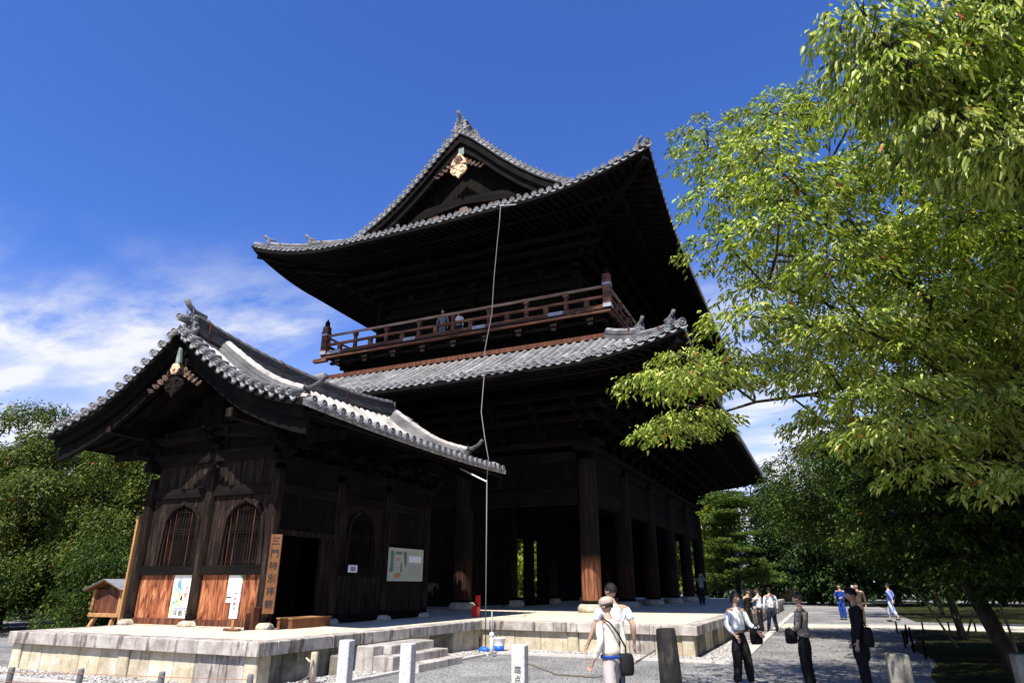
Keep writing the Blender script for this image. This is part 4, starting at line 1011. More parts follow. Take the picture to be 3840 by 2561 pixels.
# gable field, bargeboards, struts, gilt pendant
yw = Yg0+0.95
q = MB()
for i in range(26):
    a = -6.2+12.4*i/26; b = -6.2+12.4*(i+1)/26; t = min(P2(E2-abs(a)),P2(E2-abs(b)))-0.15
    if t > 17.2: q.box(XC+a+0.006,yw,17.0,XC+b-0.006,yw+0.08,t)
q.build('gable_boarding', M_['dark'], gate)
for (y0,y1,top,dep,m) in ((Yg0+0.12,Yg0+0.22,0.15,0.42,'dark'),(Yg0+0.26,Yg0+0.42,0.15,0.80,'darkh')):
    for sgn in (-1,1):
        q = MB(); vs = []; n = 24
        for i in range(n+1):
            d = 6.2*i/n; z = P2(E2-d)-top; dp = dep*(1.15-0.25*(i/n))
            for yy in (y0,y1): vs += [(XC+sgn*d,yy,z),(XC+sgn*d,yy,z-dp)]
        fs = []
        for i in range(n): a = i*4; fs += [(a,a+1,a+5,a+4),(a+2,a+6,a+7,a+3),(a,a+4,a+6,a+2),(a+1,a+3,a+7,a+5)]
        fs += [(0,2,3,1),(n*4,n*4+1,n*4+3,n*4+2)]; q.add(vs, fs); q.build('bargeboard', M_[m], gate)
gegyo(gate, XC+0.03, Yg0+0.10, 19.98, 1.08, M_['gold'], M_['carve'], M_['carve'])
q = MB(); q.box(XC-0.13,Yg0+0.24,20.7,XC+0.16,Yg0+0.255,21.1); q.build('copper_cap', M_['verd'], gate)
q = MB(); q.prism([(-3.1,0),(-2,0.45),(0,0.62),(2,0.45),(3.1,0),(2.6,-0.1),(0,0.22),(-2.6,-0.1)][::-1], 0, 0.35, T(XC,yw,18.0) @ RX(R(90))); q.build('rainbow_beam', M_['darkh'], gate)
q = MB(); q.box(XC-4.4,yw-0.4,17.35,XC+4.4,yw,17.75); q.build('tie_beam', M_['darkh'], gate)
for x in (-1.6,0,1.6): q = MB(); q.prism([(-0.45,0),(0.45,0),(0.3,0.16),(0.13,0.36),(-0.13,0.36),(-0.3,0.16)],0,0.2,T(XC+x,yw-0.08,17.75) @ RX(R(90))); q.build('frog_leg_strut', M_['carve'], gate)
# ridge-end tiles sitting at the foot of the gable
for x in (-12.97,-6.81):
    z = P2(2.55)-0.1
    ogre(upper, T(x,Yg0+0.0,z+0.02) @ S(0.72,1,0.66), 1.0, True)

# ---- waist, balcony
BX0, BX1, BY0, BY1 = -16.95, -3.05, 5.20, 2*YC-5.20
q = MB(); q.box(BX0+1.0,BY0+0.95,9.6,BX1-1.0,BY1-0.95,11.40); q.build('waist_wall', M_['dark'], gate)
for z0,z1,o_,m in ((10.42,10.60,0.68,'red'),(10.70,10.86,0.0,'darkh'),(11.12,11.24,0.62,'darkh')):
    q = MB()
    for a,b in (((BX0+1.0-o_,BY0+0.95-o_),(BX1-1.0+o_,BY0+0.95-o_)),((BX1-1.0+o_,BY0+0.95-o_),(BX1-1.0+o_,BY1-0.95))): q.bar((a[0],a[1],(z0+z1)/2),(b[0],b[1],(z0+z1)/2),0.14,z1-z0)
    q.build('waist_beam', M_[m], gate)
wb = MB(); wb.box(-0.13,-0.16,0,0.13,0.12,0.12); wb.box(-0.07,-0.75,0.12,0.07,0.1,0.27); wb.box(-0.42,-0.1,0.14,0.42,0.05,0.26); wb.box(-0.12,-0.80,0.27,0.12,-0.56,0.38); wb.box(-0.40,-0.72,0.36,0.40,-0.64,0.45)
wbm = wb.mesh('waist_bracket', M_['dark']); wt = MB(); wt.box(-0.13,-0.83,0.272,0.13,-0.80,0.385); wt.box(-0.10,-0.79,0.13,0.10,-0.75,0.26); wtm = wt.mesh('bracket_nose', M_['wall'])
nb = 8
for i in range(nb+1):
    x = BX0+0.9+(BX1-BX0-1.8)*i/nb; b_ = inst(wbm,'waist_bracket',gate,T(x,BY0+0.95,10.86) @ S(1,1,1.15)); inst(wtm,'bracket_nose',b_,T(x,BY0+0.95,10.86) @ S(1,1,1.15))
for i in range(16):
    y = BY0+0.9+(BY1-BY0-1.8)*i/15; inst(wbm,'waist_bracket',gate,T(BX1-0.95,y,10.86) @ RZ(R(90)) @ S(1,1,1.15))
# floor boards: edge planks seen from below
n = 40
for i in range(n):
    a = BX0+(BX1-BX0)*i/n; b = BX0+(BX1-BX0)*(i+1)/n; q = MB(); q.box(a+0.004,BY0,11.50,b-0.004,BY0+1.9,11.565); q.build('floor_board', M_['wall'], gate)
q = MB(); q.box(BX1-1.9,BY0+1.9,11.50,BX1,BY1,11.56); q.box(BX0,BY0+1.9,11.50,BX0+1.9,BY1,11.56); q.box(BX0+1.9,BY1-1.9,11.5,BX1-1.9,BY1,11.56); q.build('balcony_floor', M_['wall'], gate)
q = MB(); q.box(BX0+0.02,BY0+0.03,11.40,BX1-0.02,BY0+0.17,11.497); q.box(BX1-0.17,BY0+0.17,11.40,BX1-0.03,BY1,11.497); q.build('edge_beam', M_['rail'], gate)
q = MB(); q.box(BX0-0.45,BY0+0.03,11.26,BX0+0.3,BY0+0.24,11.42); q.build('beam_end', M_['rail'], gate)
def railing(a, b, n):
    a = Vector(a); b = Vector(b); d = (b-a).normalized(); Ln = (b-a).length
    for (z, w_, h_, nm, ov) in ((11.645,0.17,0.15,'bottom_rail',0.0),(12.06,0.12,0.10,'middle_rail',0.0)):
        q = MB(); q.bar(a+Vector((0,0,z)), b+Vector((0,0,z)), w_, h_); q.build(nm, M_['rail'], gate)
    q = MB(); q.tube([a+Vector((0,0,12.50)), (a+b)/2+Vector((0,0,12.50)), b+Vector((0,0,12.50))], 0.062, 10); q.build('top_rail', M_['toprail'], gate, None, True)
    for i in range(1, n):
        p = a+d*(Ln*i/n); q = MB(); q.box(p.x-0.07,p.y-0.07,11.72,p.x+0.07,p.y+0.07,12.01); q.box(p.x-0.06,p.y-0.06,12.11,p.x+0.06,p.y+0.06,12.30); q.box(p.x-0.10,p.y-0.08,12.30,p.x+0.10,p.y+0.08,12.44); q.build('rail_post', M_['rail'], gate)
    for i in range(n):
        p = a+d*(Ln*(i+0.5)/n); q = MB(); q.box(p.x-0.09,p.y-0.07,11.72,p.x+0.09,p.y+0.07,12.01); q.build('rail_block', M_['rail'], gate)
        if i % 2 == 0 and n < 12 or n >= 12 and i % 3 == 1:
            q = MB(); c = p+d*0.1; e = c+d*0.62 if i else c-d*0.75; q.bar(c+Vector((0,0,11.645)), e+Vector((0,0,11.645)), 0.18, 0.16); q.build('metal_fitting', M_['metal'], gate)
yr = BY0+0.12
railing((BX0+0.14,yr,0),(BX1-0.14,yr,0),8); railing((BX1-0.12,yr+0.2,0),(BX1-0.12,BY1-0.2,0),17); railing((BX0+0.12,yr+0.2,0),(BX0+0.12,BY1-0.2,0),17)
def newel(x,y):
    q = MB(); q.box(x-0.15,y-0.15,11.565,x+0.15,y+0.15,12.62); q.box(x-0.165,y-0.165,12.62,x+0.165,y+0.165,12.70); q.box(x-0.14,y-0.14,12.70,x+0.14,y+0.14,12.96)
    o = q.build('corner_post', M_['rail'], gate)
    q = MB(); q.lathe([(0.11,12.96),(0.135,13.02),(0.10,13.06),(0.12,13.12),(0.11,13.2),(0.05,13.28),(0.02,13.36),(0.001,13.38)],12,T(x,y,0)); q.build('onion_finial', M_['dark'], o, None, True)
    for za, zb in ((11.57,11.72),(12.50,12.60)): q = MB(); q.box(x-0.158,y-0.158,za,x+0.158,y+0.158,zb); q.build('metal_fitting', M_['metal'], o)
newel(BX0+0.14,yr); newel(BX1-0.14,yr); newel(BX0+0.14,BY1-0.12); newel(BX1-0.14,BY1-0.12)
# ---- upper storey body
UX0, UX1, UY0, UY1 = -15.0, -5.0, 7.1, 2*YC-7.1
q = MB(); q.box(UX0+0.1,UY0+0.1,11.56,UX1-0.1,UY1-0.1,16.6); q.build('upper_wall', M_['dark'], gate)
ucm = MB(); ucm.lathe([(0.26,0),(0.26,2.4),(0.22,2.6)],16); ucol = ucm.mesh('upper_column', M_['dark'], True)
for i in range(3):
    for j in range(6): 
        if i == 1 and 0 < j < 5: continue
        inst(ucol,'upper_column',gate,T(UX0+(UX1-UX0)*i/2,UY0+(UY1-UY0)*j/5,11.565))
for z0,z1 in ((12.35,12.5),(13.6,13.85),(14.17,14.35)):
    q = MB(); e_ = 0.08; q.box(UX0-e_,UY0-e_,z0,UX1+e_,UY0,z1); q.box(UX1,UY0,z0,UX1+e_,UY1,z1); q.box(UX0-e_,UY0,z0,UX0,UY1,z1); q.build('upper_beam', M_['darkh'], gate)
brackets(14.35, UX0, UX1, UY0, UY1, 6, 15, 1.35)
for k in range(3):
    o_ = 0.55+0.44*k; z = 14.75+0.30*k
    for a in (((UX0-o_-.4,UY0-o_,z),(UX1+o_+.4,UY0-o_,z)), ((UX1+o_,UY0-o_-.4,z+.003),(UX1+o_,UY1+o_+.4,z+.003)), ((UX0-o_,UY0-o_-.4,z+.003),(UX0-o_,UY1+o_+.4,z+.003))):
        q = MB(); q.bar(a[0],a[1],0.16,0.2); q.build('eave_purlin', M_['darkh'], gate)
SPR_A = [[4.76,-8.0,3.48],[5.32,-7.13,3.36],[4.14,-8.93,7.29],[4.41,-5.44,3.55],[3.75,-7.84,6.63],[2.15,-7.07,8.75],[4.35,-5.28,10.36],[4.27,-8.27,4.33],[4.81,-5.85,5.49],[5.71,-6.63,7.35],[4.66,-6.21,3.89],[5.79,-7.19,6.79],[3.05,-5.32,6.02],[6.09,-6.4,6.43],[5.86,-7.52,7.14],[4.0,-6.3,4.54],[2.9,-6.34,8.47],[2.64,-5.74,5.17],[3.4,-7.87,4.26],[3.52,-7.0,5.61],[3.98,-8.16,5.92],[3.95,-5.04,5.55],[2.53,-9.0,6.22],[4.7,-7.3,6.1],[2.33,-8.35,6.22],[2.51,-8.76,4.87],[3.29,-8.95,6.65],[5.71,-7.18,4.47],[2.84,-8.4,4.07],[2.7,-6.34,7.86],[5.14,-8.92,6.44],[3.66,-6.82,6.04],[3.48,-8.65,5.93],[2.79,-8.02,5.56],[5.3,-6.45,4.92],[5.98,-6.26,5.55],[5.5,-7.8,2.88],[4.17,-6.29,5.9],[3.66,-8.87,5.4],[5.05,-8.92,2.64],[2.69,-6.13,6.88],[4.33,-8.2,2.9],[5.04,-8.31,2.91],[3.93,-9.11,3.24],[3.64,-7.02,4.05],[2.99,-8.48,7.48],[1.76,-8.24,4.34],[5.37,-5.9,3.68],[3.06,-9.04,5.95],[6.56,-5.44,6.0],[5.02,-8.22,6.59],[5.11,-7.02,5.29],[5.86,-7.34,4.07],[3.5,-6.34,9.78],[4.76,-8.47,6.14],[6.03,-7.32,6.13],[2.8,-8.77,5.93],[3.27,-5.83,4.06],[5.24,-5.71,5.39],[5.31,-7.78,3.46],[5.76,-6.42,6.43],[1.47,-7.11,4.05],[3.15,-6.85,4.61],[5.39,-6.84,7.09],[3.23,-8.77,4.53],[4.52,-8.28,7.24],[4.44,-8.52,3.67],[3.89,-6.67,5.61],[4.64,-8.46,4.91],[5.11,-9.01,4.9],[5.22,-7.2,4.4],[3.62,-7.95,7.83],[4.09,-6.14,8.23],[3.18,-7.29,8.03],[3.27,-7.25,7.32],[2.51,-5.72,5.6],[4.18,-6.36,4.64],[4.95,-6.62,3.95],[5.08,-6.88,8.41],[4.49,-8.96,2.56],[4.24,-6.41,8.55],[1.95,-6.96,4.2],[4.26,-8.76,5.02],[4.7,-5.71,7.29],[6.13,-5.36,4.15],[2.3,-5.37,4.89],[3.79,-8.91,7.2],[5.8,-6.94,6.66],[2.81,-8.5,4.53],[4.11,-8.51,3.55],[4.05,-8.64,3.79],[1.15,-5.27,5.63],[4.16,-6.48,5.18],[5.69,-8.31,5.27],[3.84,-9.14,5.69],[2.7,-9.15,5.96],[5.79,-6.14,4.37],[5.8,-7.26,5.52],[2.29,-7.56,7.45],[3.95,-5.61,8.21],[1.92,-5.82,5.28],[5.22,-5.72,4.41],[5.28,-5.45,3.3],[4.39,-5.96,7.69],[1.19,-7.36,4.34],[4.5,-5.58,6.93],[3.23,-8.8,5.63],[2.48,-7.03,9.14],[3.87,-6.39,7.03],[5.62,-6.18,8.19],[4.0,-5.22,4.03],[5.36,-5.93,8.54],[5.16,-6.47,6.48],[5.85,-6.11,5.13],[5.13,-8.08,4.72],[5.14,-8.41,5.83],[2.12,-7.49,4.35],[5.52,-7.15,4.53],[4.43,-8.65,6.75],[5.67,-8.3,6.37],[5.22,-9.1,6.11],[5.84,-8.03,4.78],[4.51,-5.39,8.76],[6.89,-6.23,7.27],[3.65,-5.34,8.27],[3.65,-5.21,10.23],[3.44,-7.98,4.79],[2.14,-6.61,9.45],[5.5,-5.95,3.93],[4.02,-5.47,10.53],[3.85,-5.36,3.72],[3.58,-7.06,7.65],[4.8,-7.13,4.55],[1.12,-7.67,4.54],[4.83,-5.66,8.23],[4.68,-6.29,4.51],[3.9,-6.28,6.11],[3.12,-9.01,5.05],[5.55,-6.01,5.77],[3.56,-6.78,3.62],[2.03,-5.99,6.92],[4.86,-8.39,2.71],[4.82,-8.84,3.67],[4.63,-6.05,3.49],[4.89,-7.75,6.95],[3.25,-8.03,8.1],[3.55,-7.88,4.12],[1.81,-8.03,4.15],[5.92,-7.09,5.14],[5.38,-8.02,3.05],[5.16,-6.53,6.1],[2.95,-8.03,8.25],[4.61,-7.59,2.96],[4.38,-6.27,5.8],[4.53,-7.65,8.53],[6.53,-6.47,6.54],[3.22,-5.1,7.06],[5.09,-5.84,3.47],[3.08,-8.83,5.82],[6.42,-5.55,4.97],[4.97,-9.0,5.76],[4.96,-5.79,3.75],[6.32,-7.14,6.99],[3.77,-5.56,4.07],[5.2,-8.52,3.12],[2.46,-8.6,5.9],[4.84,-6.51,7.06],[3.91,-8.84,4.64],[3.14,-7.06,9.16],[3.44,-7.47,7.85],[5.34,-9.03,5.45],[5.0,-5.71,7.82],[3.28,-6.86,4.87],[2.34,-7.17,4.82],[6.36,-5.2,4.34],[5.72,-8.82,5.15],[2.49,-7.21,8.19],[5.14,-6.09,7.61],[3.87,-5.73,8.66],[6.11,-7.84,6.34],[4.09,-5.91,4.21],[5.58,-5.79,6.79],[2.15,-7.42,5.32],[4.52,-6.54,8.29],[6.29,-6.08,5.14],[3.64,-8.87,4.55],[5.56,-7.42,2.74],[2.95,-7.28,6.25],[3.44,-5.44,6.67],[2.96,-6.71,7.79],[3.94,-7.99,5.64],[6.18,-7.27,5.44],[5.83,-6.9,3.51],[4.95,-8.54,5.1],[6.07,-5.81,4.53],[1.74,-6.06,4.93],[4.47,-5.8,5.67],[4.58,-6.69,6.18],[5.09,-7.44,3.13],[4.66,-8.3,5.19],[4.4,-8.11,7.65],[3.33,-6.77,4.26],[1.62,-5.01,6.01],[3.33,-8.68,6.12],[2.74,-6.67,5.58],[2.11,-5.12,5.84],[0.95,-6.27,4.08],[2.73,-7.82,5.38],[3.66,-5.23,5.34],[4.73,-7.32,5.82],[4.29,-8.83,5.95],[4.73,-8.52,5.81],[2.12,-8.92,6.01],[6.14,-5.55,7.03],[4.1,-8.86,7.92],[4.63,-6.12,3.68],[4.71,-8.52,4.06],[5.63,-8.59,5.92],[4.89,-8.93,3.46],[6.26,-5.2,5.3],[5.39,-7.46,5.3],[2.89,-7.88,4.49],[4.11,-5.82,4.99],[4.49,-7.05,5.43],[5.07,-5.06,7.47],[3.92,-7.51,3.37],[4.05,-8.22,6.72],[4.36,-7.46,8.7],[4.77,-7.39,4.18],[2.61,-9.03,7.33],[4.39,-6.51,6.94],[5.51,-6.84,4.39],[4.47,-5.96,4.7],[5.08,-7.81,2.63],[2.47,-7.52,5.93],[3.94,-7.62,8.37],[3.83,-7.64,7.75],[5.86,-5.41,4.16],[4.62,-8.21,7.88],[3.48,-8.2,5.69]]
SPR_B = [[4.29,-11.38,5.88],[5.78,-9.78,6.29],[4.92,-9.87,6.09],[5.12,-11.41,5.55],[4.68,-11.03,5.66],[5.3,-10.58,6.48],[5.3,-9.85,7.43],[5.16,-10.64,5.96],[5.38,-10.01,6.61],[4.92,-10.2,6.51],[4.32,-11.39,6.1],[5.46,-10.08,6.03],[5.55,-10.39,7.54],[5.25,-11.32,6.44],[5.61,-10.54,6.08],[5.02,-11.37,6.23],[4.2,-11.41,6.31],[4.82,-11.06,5.44],[5.3,-11.35,6.23],[4.1,-11.59,5.92],[4.51,-11.25,6.56],[4.92,-10.86,5.87],[4.89,-11.41,4.99],[5.78,-9.93,6.9],[4.73,-10.4,6.82],[3.98,-10.54,7.44],[4.19,-10.33,6.76],[4.07,-11.42,6.74],[5.47,-10.56,6.68],[5.0,-11.56,4.9],[4.97,-11.41,6.68],[5.26,-10.56,5.29],[4.5,-11.01,5.93],[5.51,-11.18,6.73],[5.28,-10.03,7.67],[4.66,-11.07,6.13],[4.79,-11.34,5.08],[4.91,-11.28,5.34],[5.23,-9.56,7.31],[4.82,-11.46,5.94],[4.5,-11.17,6.0],[4.09,-11.08,6.59],[4.54,-10.04,6.65],[4.09,-11.47,6.47],[4.38,-11.42,5.3],[5.04,-10.02,7.53],[6.1,-9.58,7.25],[5.22,-10.01,6.69],[4.77,-10.72,6.74],[5.54,-10.2,5.44],[5.13,-11.09,6.73],[5.37,-11.27,6.76],[5.48,-9.67,7.1]]
SPR_C = [[7.95,3.39,4.75],[8.0,3.03,2.11],[5.94,-0.05,3.06],[7.09,0.45,2.14],[5.29,0.35,2.93],[6.28,0.6,2.56],[6.87,2.46,3.33],[5.66,-0.43,4.1],[5.41,2.36,2.08],[6.83,2.28,2.89],[5.51,1.53,4.32],[6.16,2.97,3.71],[7.48,3.16,3.59],[7.69,3.33,4.62],[4.99,3.08,3.31],[5.02,2.54,3.72],[7.38,2.74,4.23],[4.36,0.12,4.03],[4.4,4.23,2.93],[5.92,4.03,2.11],[8.05,3.6,1.79],[7.92,0.82,4.26],[4.88,2.87,2.1],[6.58,3.53,4.19],[6.96,4.46,3.95],[4.86,2.04,2.67],[7.73,1.03,4.35],[7.38,-0.22,3.43],[4.49,0.47,3.33],[5.6,1.76,3.99],[8.12,3.5,2.91],[6.92,3.3,3.71],[4.97,0.48,2.29],[8.06,3.63,4.36],[7.05,0.21,3.25],[7.18,3.69,4.6],[7.41,2.21,1.83],[5.86,0.68,2.52],[6.93,1.72,3.68],[6.57,-0.05,2.23],[6.49,3.24,2.88],[5.78,3.82,2.83],[6.19,3.44,2.16],[7.35,3.19,2.63],[7.47,2.62,2.55],[6.39,0.23,2.3],[6.33,2.12,1.76],[4.84,1.48,4.05],[4.25,1.99,3.57],[5.49,-0.27,4.34],[5.81,1.83,2.63],[4.53,1.25,3.05],[6.97,3.34,1.89],[6.79,3.26,3.1],[7.6,3.25,3.24],[5.12,2.17,4.64],[8.07,2.72,3.34],[5.14,2.43,2.03],[5.47,3.8,3.5],[5.61,0.67,2.95],[6.18,1.38,2.3],[5.4,0.81,2.29],[5.48,0.14,3.3],[5.82,0.69,1.76],[6.65,1.1,3.92],[5.42,3.43,4.35],[4.67,1.32,3.71],[8.48,3.78,4.34],[7.04,-0.02,3.58],[7.32,3.38,3.23],[5.05,4.4,4.93],[6.26,0.78,2.21],[4.98,1.56,4.3],[8.03,3.15,2.63],[7.26,1.35,2.83],[6.08,0.1,4.07],[6.56,4.44,2.03],[6.09,2.03,4.13],[7.04,2.28,2.87],[7.8,2.16,2.32],[5.5,3.87,4.0],[4.65,3.58,4.85],[5.83,-0.48,4.28],[4.69,3.98,2.63],[7.6,4.27,2.04],[5.02,0.51,2.89],[7.54,4.03,4.64],[5.47,-0.38,1.83],[8.06,2.83,3.99],[5.28,-0.35,3.46],[6.16,3.54,2.96],[4.74,3.03,2.88],[7.25,-0.42,3.9],[5.17,0.3,4.28],[6.77,2.29,3.84],[4.18,-0.14,3.78],[5.47,4.5,2.76],[6.48,3.22,3.81],[4.89,4.04,2.41],[7.57,2.03,3.23],[6.78,3.69,4.9],[5.77,1.76,2.31],[5.72,1.23,3.7],[5.25,0.37,1.81],[6.5,0.22,2.03],[5.66,0.23,3.12],[4.07,0.25,2.92],[8.08,3.29,3.66],[6.86,2.24,2.67],[6.95,0.43,3.63]]
SPR_D = [[5.38,7.82,3.67],[2.68,7.78,3.85],[2.34,9.68,5.12],[3.78,5.97,5.23],[3.08,6.79,3.22],[5.97,6.15,3.92],[4.12,7.42,3.74],[6.36,9.49,5.21],[1.97,6.55,4.53],[3.63,9.32,4.2],[5.83,7.37,4.3],[2.43,6.96,3.43],[2.34,7.98,5.8],[5.23,7.64,5.28],[4.78,7.57,5.78],[3.61,9.95,6.36],[4.45,8.53,5.06],[3.65,9.26,3.01],[4.57,5.53,3.62],[5.97,9.5,4.99],[3.09,6.86,4.92],[2.97,5.42,5.2],[4.57,7.1,4.13],[4.76,8.63,4.87],[1.7,8.36,4.18],[5.38,8.57,4.57],[5.57,7.94,3.34],[4.04,5.19,4.24],[5.45,5.67,5.18],[2.92,8.41,6.32],[5.4,7.95,4.82],[5.13,9.86,3.71],[2.09,8.72,4.15],[4.63,6.42,4.99],[2.0,9.05,5.39],[5.11,7.54,2.75],[4.61,9.3,5.78],[3.69,9.49,3.92],[5.84,6.72,5.15],[4.0,5.05,5.35],[6.08,7.43,3.49],[4.37,6.59,3.3],[4.08,5.33,3.02],[3.25,7.11,6.1],[3.97,7.17,5.01],[5.6,6.85,5.04],[4.82,5.7,3.07],[3.81,8.54,3.47],[5.05,9.15,4.46],[2.09,7.76,4.38],[3.99,9.98,3.26],[3.03,8.13,3.79],[3.88,7.16,6.0],[2.69,5.34,4.92],[5.08,8.48,4.75],[5.81,9.49,4.64],[5.55,7.2,3.77],[4.57,9.69,6.48],[3.71,7.37,4.49],[2.65,9.62,3.49],[4.56,5.68,2.58],[6.05,6.67,4.31],[2.6,8.89,4.54],[3.08,7.28,4.22],[3.38,6.5,3.4],[5.08,6.61,3.9],[5.12,7.14,5.73],[5.45,6.85,2.96],[3.62,9.4,5.15],[5.15,8.01,4.98],[3.32,7.04,5.58],[2.85,5.64,4.5],[4.55,7.93,3.02],[5.79,8.31,3.61],[1.99,7.44,3.58],[4.2,8.91,2.84],[4.14,8.95,4.28],[3.09,6.82,4.47],[3.34,8.11,3.21],[2.38,8.5,3.9],[5.46,6.13,3.98]]
SPR_E = [[4.79,-5.02,3.55],[5.84,-3.99,3.81],[6.24,-4.73,3.05],[4.53,-5.28,2.93],[5.98,-4.22,2.41],[5.86,-4.49,3.03],[5.08,-4.46,2.11],[5.18,-5.46,2.61],[6.38,-4.44,3.68],[4.22,-5.24,2.96],[4.5,-4.82,3.88],[4.79,-4.34,2.08],[5.56,-4.72,2.18],[5.21,-4.88,3.28],[6.15,-4.9,2.7],[5.83,-4.41,1.94],[5.96,-4.79,3.33],[4.77,-4.59,2.51],[4.02,-4.1,3.77],[6.19,-4.1,3.79],[5.35,-4.4,2.29],[5.23,-5.16,1.99],[5.92,-5.03,2.83],[4.41,-3.88,2.73],[5.88,-4.37,2.65],[4.39,-5.21,2.3],[5.21,-3.88,2.76],[3.93,-4.89,3.17],[4.12,-3.93,2.71],[5.41,-5.23,2.95],[5.19,-4.36,3.84],[4.86,-4.81,2.3],[4.3,-4.71,3.3],[6.23,-3.97,2.1],[5.56,-4.93,3.26],[5.08,-4.43,3.05],[4.96,-5.01,3.33],[5.33,-5.33,1.82],[4.64,-4.51,3.42],[4.85,-4.47,3.95],[3.82,-5.28,3.82],[5.71,-4.04,2.78],[4.19,-5.03,3.87],[4.4,-4.93,3.56],[5.38,-4.38,3.64]]
# ------------------------------------------------------------------ foliage
def leaf_mat(name, cols, trans, tcol, red=0.0, stops=None, gloss=0.12):
    m = bpy.data.materials.new(name); m.use_nodes = True; t = m.node_tree; n = t.nodes; l = t.links; b = n['Principled BSDF']
    b.inputs['Roughness'].default_value = 0.42; b.inputs['Specular IOR Level'].default_value = gloss
    ge = n.new('ShaderNodeNewGeometry'); rp = n.new('ShaderNodeValToRGB'); e = rp.color_ramp.elements
    k = len(cols)
    while len(e) < k: e.new(0.5)
    for i in range(k): e[i].position = (stops[i] if stops else i/(k-1)); e[i].color = (*cols[i], 1)
    l.new(ge.outputs['Random Per Island'], rp.inputs[0])
    c = n.new('ShaderNodeTexCoord'); tx = n.new('ShaderNodeTexNoise'); tx.inputs['Scale'].default_value = 0.9; tx.inputs['Detail'].default_value = 3; l.new(c.outputs['Object'], tx.inputs['Vector'])
    mr = n.new('ShaderNodeMapRange'); mr.inputs['From Min'].default_value = 0.3; mr.inputs['From Max'].default_value = 0.7; mr.inputs['To Min'].default_value = 0.65; mr.inputs['To Max'].default_value = 1.3; l.new(tx.outputs['Fac'], mr.inputs[0])
    mm = n.new('ShaderNodeVectorMath'); mm.operation = 'SCALE'; l.new(rp.outputs[0], mm.inputs[0]); l.new(mr.outputs[0], mm.inputs['Scale'])
    col = mm.outputs[0]
    if red > 0:
        gt = n.new('ShaderNodeMath'); gt.operation = 'GREATER_THAN'; gt.inputs[1].default_value = 1-red
        wn = n.new('ShaderNodeTexWhiteNoise'); wn.noise_dimensions = '1D'; l.new(ge.outputs['Random Per Island'], wn.inputs['W']); l.new(wn.outputs['Value'], gt.inputs[0])
        mx = n.new('ShaderNodeMixRGB'); mx.inputs['Color2'].default_value = (0.38,0.09,0.03,1); l.new(gt.outputs[0], mx.inputs[0]); l.new(col, mx.inputs[1]); col = mx.outputs[0]
    l.new(col, b.inputs['Base Color'])
    tr = n.new('ShaderNodeBsdfTranslucent'); tm = n.new('ShaderNodeVectorMath'); tm.operation = 'MULTIPLY'; tm.inputs[1].default_value = tcol; l.new(col, tm.inputs[0]); l.new(tm.outputs[0], tr.inputs['Color'])
    ms = n.new('ShaderNodeMixShader'); ms.inputs[0].default_value = trans; out = n['Material Output']
    l.new(b.outputs[0], ms.inputs[1]); l.new(tr.outputs[0], ms.inputs[2]); l.new(ms.outputs[0], out.inputs['Surface'])
    return m
M_['leaf_a'] = leaf_mat('cherry_leaf', [(0.06,0.105,0.012),(0.19,0.25,0.03),(0.38,0.43,0.08),(0.56,0.55,0.18)], 0.33, (1.4,1.6,0.6), 0.008, gloss=0.4)
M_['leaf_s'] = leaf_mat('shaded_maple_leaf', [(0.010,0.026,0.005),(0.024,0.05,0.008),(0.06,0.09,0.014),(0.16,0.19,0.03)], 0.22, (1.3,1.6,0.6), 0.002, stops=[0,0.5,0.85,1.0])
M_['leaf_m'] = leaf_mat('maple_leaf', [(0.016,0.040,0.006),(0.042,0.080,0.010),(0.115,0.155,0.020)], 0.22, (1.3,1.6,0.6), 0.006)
M_['leaf_d'] = leaf_mat('evergreen_leaf', [(0.012,0.033,0.010),(0.028,0.058,0.015),(0.06,0.10,0.024)], 0.12, (1.2,1.5,0.6))
M_['leaf_o'] = leaf_mat('olive_leaf', [(0.03,0.052,0.010),(0.065,0.095,0.017),(0.17,0.18,0.04)], 0.22, (1.3,1.5,0.6), 0.003)
M_['leaf_p'] = leaf_mat('pine_needle_tuft', [(0.05,0.10,0.025),(0.11,0.17,0.035),(0.18,0.22,0.05)], 0.15, (1.2,1.4,0.6))
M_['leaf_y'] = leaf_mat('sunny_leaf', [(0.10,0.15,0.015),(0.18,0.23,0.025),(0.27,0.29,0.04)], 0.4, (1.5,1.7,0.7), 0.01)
M_['bark'] = mat('cherry_bark', [(0.018,0.015,0.012),(0.045,0.036,0.03),(0.11,0.09,0.075)], 5, (1,1,0.5), 0.95, 0.7, 30, spec=0.1)
M_['bark_d'] = mat('dark_bark', [(0.02,0.016,0.013),(0.05,0.04,0.033),(0.10,0.085,0.07)], 5, (1,1,0.5), 0.95, 0.7, 30, spec=0.1)
